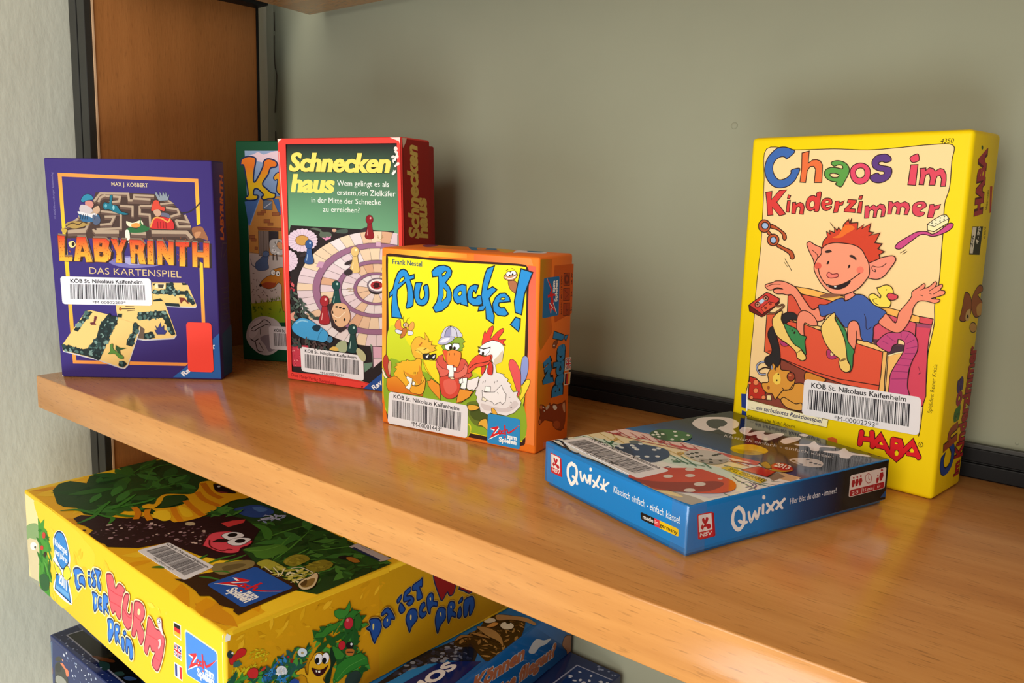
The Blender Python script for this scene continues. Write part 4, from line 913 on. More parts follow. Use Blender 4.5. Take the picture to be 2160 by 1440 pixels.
ART['lab_front'] = [
('p','7a74b4',1,'1c1410',0,[433,910,570,952,737,955,833,897,698,868,531,868]),
('p','a8a4d0',1,'1c1410',0,[535,925,603,946,669,947,700,901,599,886]),
('p','2c63ae',0,'1c1410',0,[869,14,984,107,1206,334,1248,369,1252,11]),
('p','f29a48',0,'1c1410',0,[98,1565,1144,1537,1142,1511,127,1537]),
('p','f29a48',0,'1c1410',0,[98,1565,127,1537,124,1188,97,1153],'f2cc34',[111,1520,111,1154]),
('p','f29a48',0,'1c1410',0,[1117,1514,1144,1537,1145,1205,1117,1195],'f2cc34',[1123,1504,1132,1205]),
('p','f2cc34',0,'1c1410',0,[98,1160,124,1188,125,872,96,872]),
('p','f2cc34',0,'1c1410',0,[97,917,127,918,125,135,97,109],'f29a48',[110,877,109,194]),
('p','f2cc34',0,'1c1410',0,[1121,922,1147,909,1143,436,1116,435],'f29a48',[1131,862,1133,491]),
('p','f29a48',0,'1c1410',0,[97,109,125,135,999,132,974,107]),
('t','MAX J. KOBBERT','d8c49a',0.012,0,[494,1475,767,1469,494,1503]),
('t','© 2000 Ravensburger Spieleverlag','8880b4',0,0,[57,1223,62,1567,44,1224]),
('p','4a3630',0,'1c1410',0,[372,1426,622,1426,816,1420,928,1375,1017,1277,1066,1184,1104,1124,1196,1065,965,1067,558,1087,115,1079,128,1154,302,1298,348,1365]),
('l','6a5248',20.1,0,[353,1345,405,1406,614,1406,617,1356,772,1356]),
('l','b39c86',16.1,0,[354,1359,406,1419,614,1420,618,1370,773,1369]),
('l','6a5248',20.1,0,[386,1339,402,1373,444,1393]),
('l','b39c86',16.1,0,[387,1353,403,1386,445,1407]),
('l','6a5248',20.1,0,[444,1387,551,1382,542,1348,467,1341]),
('l','b39c86',16.1,0,[445,1400,552,1395,543,1362,468,1354]),
('l','6a5248',20.1,0,[653,1397,808,1393]),
('l','b39c86',16,0,[654,1410,809,1406]),
('l','6a5248',20.1,0,[660,1397,655,1370,779,1366]),
('l','b39c86',16.1,0,[661,1411,656,1384,780,1379]),
('l','6a5248',20.1,0,[881,1374,940,1342,784,1326]),
('l','b39c86',16.1,0,[882,1388,940,1356,784,1340]),
('l','6a5248',20.2,0,[547,1315,641,1310,636,1237]),
('l','b39c86',16.1,0,[548,1329,642,1324,637,1250]),
('l','6a5248',20.2,0,[695,1318,692,1258,772,1252]),
('l','b39c86',16.1,0,[696,1331,692,1271,773,1266]),
('l','6a5248',20.1,0,[695,1318,857,1317]),
('l','b39c86',16.1,0,[696,1331,858,1331]),
('l','6a5248',20.2,0,[891,1308,978,1296,989,1263,920,1241]),
('l','b39c86',16.1,0,[891,1321,978,1310,990,1276,921,1255]),
('l','6a5248',20.3,0,[402,1273,550,1262,542,1148,358,1138]),
('l','b39c86',16.2,0,[403,1286,551,1275,543,1161,359,1151]),
('l','6a5248',20.3,0,[426,1233,500,1234,469,1180,387,1172]),
('l','b39c86',16.2,0,[427,1247,501,1248,470,1194,388,1185]),
('l','6a5248',20.2,0,[766,1252,766,1151]),
('l','b39c86',16.2,0,[766,1266,767,1165]),
('l','6a5248',20.2,0,[960,1215,1054,1204,1029,1257]),
('l','b39c86',16.2,0,[960,1229,1054,1217,1030,1270]),
('l','6a5248',20.2,0,[960,1215,977,1169,1072,1170]),
('l','b39c86',16.2,0,[960,1229,978,1182,1073,1184]),
('l','6a5248',20.3,0,[120,1147,228,1216,308,1197,276,1136,152,1120]),
('l','b39c86',16.2,0,[122,1161,229,1230,309,1211,277,1150,153,1134]),
('l','6a5248',20.3,0,[330,1137,349,1110]),
('l','b39c86',16.3,0,[331,1151,350,1124]),
('l','6a5248',20.2,0,[229,1229,395,1279]),
('l','b39c86',16.2,0,[230,1243,396,1293]),
('l','6a5248',31.2,0,[342,1111,526,1114]),
('l','b39c86',27.1,0,[344,1131,527,1134]),
('l','6a5248',31.2,0,[771,1118,1036,1119,1074,1076]),
('l','b39c86',27.1,0,[772,1138,1037,1140,1075,1096]),
('l','6a5248',28.5,0,[614,1109,729,1104]),
('l','b39c86',24.4,0,[615,1129,730,1124]),
('l','6a5248',28.5,0,[138,1107,274,1116]),
('l','b39c86',24.4,0,[139,1127,276,1136]),
('p','2f86a8',1,'1c2430',2.7,[256,1364,276,1397,311,1413,343,1399,348,1372,307,1365,272,1351]),
('p','d08a80',1,'1c1410',0,[293,1358,334,1362,352,1332,316,1298,291,1324]),
('p','c8bcc0',1,'1c1410',0,[257,1331,304,1325,342,1292,313,1265,259,1270,241,1297]),
('p','3a6a94',1,'1c1410',0,[239,1270,313,1265,380,1259,390,1212,336,1205,255,1210]),
('p','e0dce0',1,'1c1410',0,[233,1283,313,1265,368,1272,351,1232,311,1245,238,1263]),
('p','c8a488',1,'1c1410',0,[343,1299,385,1326,396,1293,367,1266]),
('p','52607c',1,'1c1410',0,[340,1258,392,1233,382,1192,341,1191]),
('l','1e2c44',4.7,1,[252,1264,243,1223]),
('l','1e2c44',4.7,1,[269,1264,260,1224]),
('l','1e2c44',4.7,1,[286,1264,277,1224]),
('l','1e2c44',4.7,1,[303,1265,294,1224]),
('l','1e2c44',4.7,1,[360,1266,352,1225]),
('p','b09050',1,'1c1410',0,[123,1181,180,1209,294,1197,300,1184,209,1155,156,1161]),
('l','4a3420',6.8,1,[129,1168,179,1195,225,1183,261,1203,294,1191]),
('p','c8a848',1,'1c1410',0,[97,1153,134,1147,125,1120,98,1127]),
('p','1f7288',1,'14242c',2.7,[419,1327,435,1354,468,1347,478,1401,499,1401,488,1341,527,1328,552,1289,611,1270,570,1262,504,1281,465,1301,431,1300]),
('p','8ac4cc',1,'1c1410',0,[507,1315,506,1306,502,1300,498,1297,494,1300,492,1306,491,1315,493,1323,496,1330,501,1332,504,1330,507,1323]),
('p','6aaabc',1,'1c1410',0,[452,1327,450,1321,447,1316,442,1314,437,1315,434,1320,433,1327,435,1334,439,1339,444,1340,448,1339,451,1334]),
('p','8a94a0',0,'2a3440',2,[816,1420,824,1440,849,1400,851,1440,869,1407,875,1447,890,1408,898,1441,906,1401,924,1422,911,1375,840,1370]),
('p','d84a38',1,'3a1814',2.7,[787,1333,807,1373,840,1370,852,1334,885,1321,876,1294,830,1307,782,1293]),
('p','c8a088',1,'1c1410',0,[795,1293,836,1307,855,1274,820,1253]),
('p','6a6a80',1,'1c1410',0,[855,1281,909,1275,914,1242,860,1241]),
('p','cf3030',1,'3a1814',2.7,[799,1240,860,1254,933,1229,943,1162,862,1160,767,1165,776,1206]),
('l','e8a050',10.8,1,[767,1172,799,1240,853,1241,899,1215,920,1242]),
('l','8a1a1c',4.7,1,[824,1217,824,1166]),
('l','8a1a1c',4.7,1,[845,1217,844,1167]),
('l','8a1a1c',4.7,1,[865,1217,865,1167]),
('l','8a1a1c',4.7,1,[885,1218,885,1167]),
('p','e8e0c0',1,'1c1410',0,[587,1216,634,1203,696,1224,707,1184,605,1176]),
('p','2f6a3c',1,'1c1410',0,[583,1155,618,1169,672,1164,697,1245,701,1198,760,1165,718,1137,649,1129,595,1135]),
('p','e89a4a',1,'1c1410',0,[623,1190,661,1204,694,1191,672,1170,632,1171]),
('p','efe8d8',1,'1c1410',0,[575,1142,603,1142,604,1061,577,1061]),
('p','9a6444',1,'1c1410',0,[1079,1171,1147,1185,1173,1152,1197,1085,1143,1098,1096,1104]),
('p','c08860',1,'1c1410',0,[1098,1137,1145,1145,1130,1111,1102,1097]),
('l','342c34',9.4,1,[997,1283,1058,1291,1114,1325,1151,1366]),
('p','33241f',0,'1c1410',0,[76,1098,130,1094,120,937,176,938,174,902,74,904]),
('p','8a7464',0,'1c1410',0,[64,1114,118,1110,107,954,163,955,162,918,62,921]),
('p','d83a28',0,'7a3a1c',3.4,[59,1100,113,1096,102,940,158,941,157,905,57,907],'f0b83a',[108,1079,104,926]),
('p','33241f',0,'1c1410',0,[222,1089,289,1088,329,900,279,897,272,940,241,940,231,903,187,904]),
('p','8a7464',0,'1c1410',0,[210,1105,276,1104,317,916,266,913,259,956,229,956,219,919,174,921]),
('p','d83a28',0,'7a3a1c',3.4,[204,1091,271,1090,311,903,261,900,254,943,223,942,214,906,169,907],'f0b83a',[251,1072,247,924]),
('p','4a2a22',0,'1c1410',0,[240,1027,254,980,226,980]),
('p','33241f',0,'1c1410',0,[341,1082,439,1081,468,1056,458,1008,476,974,466,927,426,900,344,902]),
('p','8a7464',0,'1c1410',0,[328,1098,427,1097,456,1072,445,1024,463,991,453,943,414,916,332,919]),
('p','d83a28',0,'7a3a1c',3.4,[323,1084,422,1084,451,1058,440,1011,458,977,448,929,409,902,327,905],'f0b83a',[386,1064,384,924]),
('p','4a2a22',0,'1c1410',0,[372,1050,395,1047,390,1020,371,1023]),
('p','4a2a22',0,'1c1410',0,[367,982,397,979,388,945,367,948]),
('p','33241f',0,'1c1410',0,[477,1080,524,1077,534,1023,561,1074,599,1073,555,976,556,897,505,899,514,975]),
('p','8a7464',0,'1c1410',0,[464,1096,512,1093,521,1039,549,1091,586,1089,542,992,543,914,492,915,501,991]),
('p','d83a28',0,'7a3a1c',3.4,[459,1082,507,1080,516,1026,544,1077,581,1076,537,978,538,900,487,901,496,978],'f0b83a',[515,1059,514,920]),
('p','33241f',0,'1c1410',0,[617,1075,704,1074,736,1040,719,986,733,890,682,893,670,971,653,971,651,892,621,895]),
('p','8a7464',0,'1c1410',0,[605,1091,692,1090,723,1056,706,1002,721,907,670,909,658,987,641,987,639,908,608,911]),
('p','d83a28',0,'7a3a1c',3.4,[600,1078,687,1076,718,1043,701,988,716,893,665,895,653,974,636,973,634,895,603,898],'f0b83a',[661,1057,660,915]),
('p','4a2a22',0,'1c1410',0,[643,1038,670,1035,663,1004,643,1007]),
('p','33241f',0,'1c1410',0,[752,1071,796,1068,795,888,744,891]),
('p','8a7464',0,'1c1410',0,[739,1087,783,1084,782,904,731,907]),
('p','d83a28',0,'7a3a1c',3.4,[734,1073,778,1071,777,890,726,893],'f0b83a',[760,1052,759,913]),
('p','33241f',0,'1c1410',0,[823,1069,870,1068,907,989,911,1067,952,1064,945,886,908,887,861,968,856,888,821,889]),
('p','8a7464',0,'1c1410',0,[810,1085,858,1084,894,1005,898,1083,939,1080,932,902,895,903,848,984,844,905,808,905]),
('p','d83a28',0,'7a3a1c',3.4,[805,1071,853,1071,889,991,894,1070,934,1067,927,888,890,889,843,970,839,891,803,891],'f0b83a',[869,1051,869,911]),
('p','33241f',0,'1c1410',0,[965,1065,1069,1063,1065,1029,1035,1027,1030,879,986,880,994,1028,965,1031]),
('p','8a7464',0,'1c1410',0,[953,1081,1057,1079,1053,1045,1022,1043,1017,895,973,896,981,1044,953,1047]),
('p','d83a28',0,'7a3a1c',3.4,[948,1067,1052,1066,1048,1032,1017,1029,1013,881,968,882,976,1030,948,1033],'f0b83a',[998,1046,998,903]),
('p','33241f',0,'1c1410',0,[1091,1064,1128,1062,1128,990,1172,988,1176,1060,1220,1059,1214,872,1170,872,1170,949,1126,952,1123,873,1085,876]),
('p','8a7464',0,'1c1410',0,[1078,1080,1116,1078,1115,1006,1159,1004,1163,1076,1207,1075,1201,888,1157,888,1157,966,1113,968,1111,890,1072,892]),
('p','d83a28',0,'7a3a1c',3.4,[1073,1066,1111,1065,1110,992,1155,991,1158,1063,1202,1061,1197,874,1152,875,1153,952,1109,955,1106,876,1067,879],'f0b83a',[1137,1043,1138,895]),
('s',637,26,['c8641e','b8501c','9a4018'],2,4.8,'dot',[68,1085,163,1080,141,899,59,905]),
('s',261,26,['c8641e','b8501c','9a4018'],2,4.8,'dot',[197,1088,313,1083,292,902,190,907]),
('s',759,26,['c8641e','b8501c','9a4018'],2,4.8,'dot',[334,1090,456,1085,436,905,327,910]),
('s',367,26,['c8641e','b8501c','9a4018'],2,4.8,'dot',[470,1092,572,1088,553,907,464,912]),
('s',814,26,['c8641e','b8501c','9a4018'],2,4.8,'dot',[610,1095,715,1090,696,910,604,915]),
('s',707,26,['c8641e','b8501c','9a4018'],2,4.8,'dot',[746,1097,779,1091,761,911,741,917]),
('s',965,26,['c8641e','b8501c','9a4018'],2,4.8,'dot',[817,1099,929,1094,912,913,813,918]),
('s',861,26,['c8641e','b8501c','9a4018'],2,4.8,'dot',[960,1101,1044,1096,1028,916,957,921]),
('s',757,26,['c8641e','b8501c','9a4018'],2,4.8,'dot',[1086,1103,1197,1099,1182,918,1083,923]),
('p','e8d890',1,'1c1410',0,[139,1046,175,1060,193,1033,178,1013,150,1012]),
('p','2a1c10',1,'1c1410',0,[186,1037,184,1029,179,1024,173,1021,167,1023,163,1029,162,1036,164,1044,169,1049,175,1051,181,1050,185,1044]),
('t','DAS KARTENSPIEL','dcc08a',-0.004,0,[279,813,977,796,280,863]),
('p','c8c8d4',0,'1c1410',0,[756,745,1001,747,1027,730,1086,576,1072,562,816,570,746,583]),
('p','ecc87c',0,'1c1410',0,[754,755,999,756,1025,740,1084,585,1069,571,814,580,744,592]),
('p','1f2c2c',0,'1c1410',0,[858,753,912,754,922,697,1022,692,1077,599,1050,584,994,665,752,667,754,691,855,696]),
('s',1,40,['1c2a2a','2c4444','4a6a64','7a9890','223434'],9.4,18.9,'dot',[754,694,921,694,1022,692,1077,585,1050,584,994,668,752,667]),
('s',2,12,['1c2a2a','2c4444','4a6a64','7a9890','223434'],9.4,18.8,'dot',[861,750,908,751,918,690,854,689]),
('p','1f2c2c',0,'1c1410',0,[835,601,950,596,955,572,841,577]),
('p','f2e2b8',0,'1c1410',0,[777,749,854,749,849,709,772,711]),
('p','4a4038',0,'1c1410',0,[797,742,844,742,835,713,799,715]),
('p','7a3024',0,'1c1410',0,[952,644,992,641,1030,598,1017,597,991,624,963,596]),
('p','1f2c2c',0,'1c1410',0,[979,756,1012,753,1018,740,984,739]),
('p','1f2c2c',0,'1c1410',0,[757,745,781,750,766,731]),
('p','c8c8d4',0,'1c1410',0,[465,564,615,580,749,624,826,618,844,585,918,346,896,318,664,300,503,331,468,509]),
('p','ecc87c',0,'1c1410',0,[463,573,613,590,747,633,824,628,842,594,916,356,894,328,662,310,501,341,466,519]),
('p','6a5648',0,'1c1410',0,[629,426,674,393,663,316,608,319]),
('p','1f2c2c',0,'1c1410',0,[628,522,845,540,875,472,909,356,881,345,856,375,834,457,815,484,631,460]),
('s',3,50,['1c2a2a','2c4444','4a6a64','7a9890','223434'],9.5,19.1,'dot',[632,522,845,536,875,472,906,356,875,348,834,464,808,481,631,464]),
('p','1f2c2c',0,'1c1410',0,[665,358,734,373,751,325,662,313]),
('s',4,12,['1c2a2a','2c4444','4a6a64','7a9890','223434'],9.6,19.2,'dot',[665,358,734,366,748,325,663,316]),
('p','1f2c2c',0,'1c1410',0,[749,620,811,634,830,614,755,609]),
('p','3a3a80',0,'1c1c40',2.7,[757,422,776,401,799,446,804,409,825,423,823,389,846,382,828,354,767,353,752,387,769,387]),
('l','5a4430',8.1,0,[488,547,542,548,610,552]),
('p','a8642c',1,'1c1410',0,[507,547,505,539,501,534,495,532,490,534,487,539,486,547,488,554,492,560,498,562,503,560,506,554]),
('l','5a4430',5.4,0,[537,568,604,566]),
('l','5a4430',5.4,0,[548,531,609,539]),
('p','1f2c2c',0,'1c1410',0,[472,509,509,509,504,479,474,481]),
('p','c8c8d4',0,'1c1410',0,[232,515,273,523,406,491,512,455,595,430,637,410,639,382,529,102,499,74,459,80,299,136,30,201,24,246,42,263]),
('p','ecc87c',0,'1c1410',0,[230,525,271,532,404,501,510,465,593,439,635,419,637,392,527,112,497,83,457,90,297,146,28,210,22,255,40,273]),
('p','1f2c2c',0,'1c1410',0,[237,521,271,525,269,501,195,418,156,362,124,375]),
('s',5,22,['1c2a2a','2c4444','4a6a64','7a9890','223434'],9.6,19.1,'dot',[237,521,270,522,262,494,187,411,153,365,124,375]),
('p','1f2c2c',0,'1c1410',0,[397,500,471,485,468,450,406,339,390,304,310,143,216,169,29,214,22,262,99,243,180,224,221,232,296,316,331,420]),
('s',6,110,['1c2a2a','2c4444','4a6a64','7a9890','223434'],9.6,19.2,'dot',[397,497,470,478,460,437,398,325,311,150,203,175,229,239,296,316,337,420]),
('s',7,24,['1c2a2a','2c4444','4a6a64','7a9890','223434'],9.7,19.3,'dot',[33,263,99,243,207,224,203,175,29,217]),
('p','1f2c2c',0,'1c1410',0,[603,443,635,419,626,385,570,252,523,265,533,307,577,363,584,418]),
('s',8,30,['1c2a2a','2c4444','4a6a64','7a9890','223434'],9.6,19.2,'dot',[603,439,635,416,619,378,563,252,524,272,578,370]),
('p','1f2c2c',1,'1c1410',0,[459,125,487,139,517,119,498,94,457,97]),
('s',9,6,['1c2a2a','2c4444','4a6a64','7a9890','223434'],9.7,19.4,'dot',[466,128,501,132,505,101,471,97]),
('p','6a2c34',0,'1c1410',0,[295,488,315,482,294,433,303,420,263,419,257,436,285,440]),
('p','5a8a3a',1,'24381c',2.8,[401,263,422,270,425,229,490,181,495,157,462,160,430,194,382,193,397,214]),
('p','32502c',0,'1c1410',0,[442,264,474,243,528,241,473,223,477,181,439,229]),
('t','Ra','f4f4fa',0.03,0,[955,21,1009,66,932,49]),
('t','r','f4f4fa',0.03,0,[1195,244,1219,258,1175,278]),
('p','e8e4e0',0,'1c1410',0,[2,16,14,13,10,2,-2,6])]
ART['lab_side'] = [
('t','LABYRINTH','d8803a',0.05,0,[210,1074,260,1566,131,1082]),
('l','6a6470',6.6,0,[125,936,174,1052,288,1045,268,998,178,944]),
('l','545068',4.5,0,[82,706,350,704]),
('l','545068',4.5,0,[71,581,343,569]),
('l','545068',4.5,0,[75,449,332,442]),
('l','545068',4.4,0,[82,706,75,449]),
('l','545068',6.7,0,[148,668,280,662]),
('l','545068',6.7,0,[141,620,273,613]),
('l','545068',6.7,0,[129,542,261,534]),
('l','545068',6.7,0,[123,500,254,491]),
('p','1d4c7a',0,'1c1410',0,[60,351,325,394,305,117,287,-8,58,18])]
ART['lab_labelink'] = [
('t','KÖB St. Nikolaus Kaifenheim','1c1a20',0.02,0,[131,743,680,744,131,770]),
('b',31,[121,616,703,619,703,734,127,732]),
('t','*M-00002289*','1c1a20',0,0,[289,584,542,585,289,604])]
ART['lab_label'] = [
('q',[55,576,745,575,746,785,55,790])]
ART['lab_red'] = [
('q',[992,64,1192,61,1191,451,997,454])]
ART['sch_front'] = [
('p','242022',0,'1c1410',0,[53,1805,1028,1803,1037,946,1030,4,707,56,412,78,44,64,44,1183],'7ab88c',[558,1645,579,1131]),
('t','Schnecken','141012',0.035,0.22,[87,1609,957,1600,88,1737]),
('t','Schnecken','141012',0.035,0.22,[106,1609,974,1600,107,1736]),
('t','Schnecken','f2dc6a',0.028,0.22,[91,1611,960,1602,92,1738]),
('t','Schnecken','f2dc6a',0.028,0.22,[94,1611,962,1602,95,1738]),
('t','Schnecken','f2dc6a',0.028,0.22,[97,1611,965,1602,98,1738]),
('t','Schnecken','f2dc6a',0.028,0.22,[100,1611,968,1602,101,1738]),
('t','Schnecken','f2dc6a',0.028,0.22,[103,1611,971,1602,104,1738]),
('t','haus','f2dc6a',0.028,0.2,[98,1456,486,1453,99,1582]),
('t','haus','f2dc6a',0.028,0.2,[101,1456,489,1453,102,1582]),
('t','haus','f2dc6a',0.028,0.2,[104,1456,492,1453,105,1582]),
('t','haus','f2dc6a',0.028,0.2,[107,1456,494,1453,108,1582]),
('t','haus','f2dc6a',0.028,0.2,[110,1456,497,1453,111,1582]),
('t','Wem gelingt es als','eef0ea',0,0,[517,1503,954,1500,517,1542]),
('t','erstem,den Zielkäfer','eef0ea',0,0,[514,1437,1004,1434,514,1476]),
('t','in der Mitte der Schnecke','eef0ea',0,0,[284,1379,882,1372,285,1417]),
('t','zu erreichen?','eef0ea',0,0,[384,1313,702,1312,385,1350]),
('t','© 1985 by Otto Maier Verlag Ravensburg','8a1c1c',0,0,[28,1401,32,1807,12,1401]),
('p','2a2224',0,'1c1410',0,[85,1203,491,1197,813,1191,988,1187,996,1106,967,-50,823,33,594,78,35,57,27,516,34,875,66,1138]),
('p','5a6658',1,'1c1410',0,[261,1179,298,1190,356,1182,373,1163,437,1161,454,1132,371,1119,343,1138,350,1163,297,1176]),
('p','4a5a50',1,'1c1410',0,[496,1177,588,1190,587,1161,507,1159]),
('p','c8a088',1,'1c1410',0,[497,1178,494,1171,487,1166,477,1164,467,1166,460,1170,458,1176,461,1183,468,1187,478,1189,488,1188,495,1184]),
('p','d88ab0',0,'1c1410',0,[365,1122,401,1118,410,1133,424,1121,448,1137,444,1115,400,1101]),
('p','e8cdb0',0,'1c1410',0,[1013,1141,1014,1153,1014,1164,1012,1087,1012,1079,1012,1069]),
('p','dcc8d0',0,'1c1410',0,[1014,1164,1014,1173,977,1178,948,1097,983,1093,1012,1087]),
('p','d8a888',0,'1c1410',0,[977,1178,932,1182,886,1183,875,1101,912,1100,948,1097]),
('p','ead2b4',0,'1c1410',0,[886,1183,840,1182,794,1180,801,1097,838,1100,875,1101]),
('p','e2bea0',0,'1c1410',0,[794,1180,747,1175,701,1168,726,1088,763,1093,801,1097]),
('p','e4d6d8',0,'1c1410',0,[701,1168,654,1160,608,1149,653,1072,689,1081,726,1088]),
('p','ead2b4',0,'1c1410',0,[608,1149,563,1136,519,1122,582,1050,617,1062,653,1072]),
('p','e6dce0',0,'1c1410',0,[519,1122,477,1105,435,1087,515,1022,548,1037,582,1050]),
('p','e8cdb0',0,'1c1410',0,[435,1087,396,1067,358,1046,454,989,484,1006,515,1022]),
('p','e8cdb0',0,'1c1410',0,[358,1046,322,1023,289,998,400,950,426,970,454,989]),
('p','ead2b4',0,'1c1410',0,[289,998,258,972,230,945,353,908,375,930,400,950]),
('p','ead2b4',0,'1c1410',0,[230,945,205,917,183,888,316,863,334,886,353,908]),
('p','e0ccd4',0,'1c1410',0,[183,888,164,858,148,828,289,815,301,839,316,863]),
('p','dcc8d0',0,'1c1410',0,[148,828,136,797,128,766,273,766,280,791,289,815]),
('p','e8cdb0',0,'1c1410',0,[128,766,122,735,121,705,268,717,269,742,273,766]),
('p','dcc8d0',0,'1c1410',0,[121,705,123,674,129,644,274,669,270,693,268,717]),
('p','e0ccd4',0,'1c1410',0,[129,644,138,614,151,585,292,623,282,646,274,669]),
('p','e4d6d8',0,'1c1410',0,[151,585,167,557,187,530,320,579,305,601,292,623]),
('p','e2bea0',0,'1c1410',0,[187,530,210,505,236,481,359,540,338,559,320,579]),
('p','dcc8d0',0,'1c1410',0,[236,481,264,458,296,437,406,505,381,522,359,540]),
('p','e4d6d8',0,'1c1410',0,[296,437,331,418,367,400,462,476,433,490,406,505]),
('p','e6dce0',0,'1c1410',0,[367,400,406,385,447,371,525,452,493,463,462,476]),
('p','e4d6d8',0,'1c1410',0,[447,371,490,360,534,350,594,435,559,443,525,452]),
('p','e6dce0',0,'1c1410',0,[534,350,579,343,625,338,667,425,630,429,594,435]),
('p','ead2b4',0,'1c1410',0,[625,338,672,335,720,334,742,422,704,423,667,425]),
('p','e0ccd4',0,'1c1410',0,[720,334,767,336,815,339,818,425,780,423,742,422]),
('p','e0ccd4',0,'1c1410',0,[815,339,862,345,909,352,893,435,855,429,818,425]),
('p','e0ccd4',0,'1c1410',0,[909,352,956,362,994,373,966,452,930,443,893,435]),
('p','ead2b4',0,'1c1410',0,[994,373,994,382,995,393,997,470,996,462,966,452]),
('p','dcc8d0',0,'1c1410',0,[995,393,995,406,995,421,997,493,997,481,997,470]),
('p','d8a888',0,'1c1410',0,[995,421,996,437,996,456,998,520,997,506,997,493]),
('l','6a5458',2.5,0,[1012,1069,1013,1141]),
('l','6a5458',2.5,0,[1012,1087,1014,1164]),
('l','6a5458',2.5,0,[948,1097,977,1178]),
('l','6a5458',2.5,0,[875,1101,886,1183]),
('l','6a5458',2.6,0,[801,1097,794,1180]),
('l','6a5458',2.6,0,[726,1088,701,1168]),
('l','6a5458',2.6,0,[653,1072,608,1149]),
('l','6a5458',2.6,0,[582,1050,519,1122]),
('l','6a5458',2.7,0,[515,1022,435,1087]),
('l','6a5458',2.7,0,[454,989,358,1046]),
('l','6a5458',2.7,0,[400,950,289,998]),
('l','6a5458',2.7,0,[353,908,230,945]),
('l','6a5458',2.7,0,[316,863,183,888]),
('l','6a5458',2.8,0,[289,815,148,828]),
('l','6a5458',2.8,0,[273,766,128,766]),
('l','6a5458',2.8,0,[268,717,121,705]),
('l','6a5458',2.8,0,[274,669,129,644]),
('l','6a5458',2.8,0,[292,623,151,585]),
('l','6a5458',2.8,0,[320,579,187,530]),
('l','6a5458',2.8,0,[359,540,236,481]),
('l','6a5458',2.8,0,[406,505,296,437]),
('l','6a5458',2.7,0,[462,476,367,400]),
('l','6a5458',2.7,0,[525,452,447,371]),
('l','6a5458',2.7,0,[594,435,534,350]),
('l','6a5458',2.7,0,[667,425,625,338]),
('l','6a5458',2.7,0,[742,422,720,334]),
('l','6a5458',2.6,0,[818,425,815,339]),
('l','6a5458',2.6,0,[893,435,909,352]),
('l','6a5458',2.6,0,[966,452,994,373]),
('l','6a5458',2.6,0,[997,470,995,393]),
('l','6a5458',2.6,0,[997,493,995,421]),
('l','6a5458',2.6,0,[998,520,996,456]),
('p','e2bea0',0,'1c1410',0,[1010,1012,1010,1027,1011,1041,979,962,1006,954,1008,943]),
('p','e4d6d8',0,'1c1410',0,[1011,1041,1000,1051,958,1058,920,973,950,968,979,962]),
('p','dcc8d0',0,'1c1410',0,[958,1058,914,1062,870,1063,857,976,889,975,920,973]),
('p','ead2b4',0,'1c1410',0,[870,1063,824,1062,779,1058,793,972,825,975,857,976]),
('p','e8cdb0',0,'1c1410',0,[779,1058,733,1051,688,1042,730,960,761,967,793,972]),
('p','e6dce0',0,'1c1410',0,[688,1042,645,1029,602,1015,669,941,699,951,730,960]),
('p','e0ccd4',0,'1c1410',0,[602,1015,561,998,523,978,614,915,641,929,669,941]),
('p','e6dce0',0,'1c1410',0,[523,978,487,957,454,934,567,883,589,900,614,915]),
('p','e0ccd4',0,'1c1410',0,[454,934,425,909,399,882,528,847,546,866,567,883]),
('p','e0ccd4',0,'1c1410',0,[399,882,377,854,360,825,501,807,513,827,528,847]),
('p','d8a888',0,'1c1410',0,[360,825,346,796,338,766,486,766,492,787,501,807]),
('p','e0ccd4',0,'1c1410',0,[338,766,333,736,334,707,484,725,483,745,486,766]),
('p','e8cdb0',0,'1c1410',0,[334,707,339,678,349,649,495,685,488,704,484,725]),
('p','d8a888',0,'1c1410',0,[349,649,364,622,383,597,518,648,505,666,495,685]),
('p','e4d6d8',0,'1c1410',0,[383,597,406,572,433,550,553,615,534,631,518,648]),
('p','e6dce0',0,'1c1410',0,[433,550,464,530,498,512,598,589,574,601,553,615]),
('p','dcc8d0',0,'1c1410',0,[498,512,535,497,575,484,651,569,624,578,598,589]),
('p','d8a888',0,'1c1410',0,[575,484,617,474,661,467,711,557,680,562,651,569]),
('p','e2bea0',0,'1c1410',0,[661,467,706,463,751,461,774,552,742,553,711,557]),
('p','e8cdb0',0,'1c1410',0,[751,461,798,462,844,466,839,555,807,553,774,552]),
('p','e6dce0',0,'1c1410',0,[844,466,890,473,935,483,903,567,871,560,839,555]),
('p','e6dce0',0,'1c1410',0,[935,483,978,495,997,507,964,585,934,575,903,567]),
('p','e2bea0',0,'1c1410',0,[997,507,998,521,998,537,1000,608,992,596,964,585]),
('p','e2bea0',0,'1c1410',0,[998,537,999,555,999,575,1001,635,1000,621,1000,608]),
('l','6a5458',2.5,0,[1008,943,1010,1012]),
('l','6a5458',2.5,0,[979,962,1011,1041]),
('l','6a5458',2.5,0,[920,973,958,1058]),
('l','6a5458',2.6,0,[857,976,870,1063]),
('l','6a5458',2.6,0,[793,972,779,1058]),
('l','6a5458',2.6,0,[730,960,688,1042]),
('l','6a5458',2.6,0,[669,941,602,1015]),
('l','6a5458',2.6,0,[614,915,523,978]),
('l','6a5458',2.7,0,[567,883,454,934]),
('l','6a5458',2.7,0,[528,847,399,882]),
('l','6a5458',2.7,0,[501,807,360,825]),
('l','6a5458',2.7,0,[486,766,338,766]),
('l','6a5458',2.7,0,[484,725,334,707]),
('l','6a5458',2.7,0,[495,685,349,649]),
('l','6a5458',2.7,0,[518,648,383,597]),
('l','6a5458',2.7,0,[553,615,433,550]),
('l','6a5458',2.7,0,[598,589,498,512]),
('l','6a5458',2.7,0,[651,569,575,484]),
('l','6a5458',2.7,0,[711,557,661,467]),
('l','6a5458',2.6,0,[774,552,751,461]),
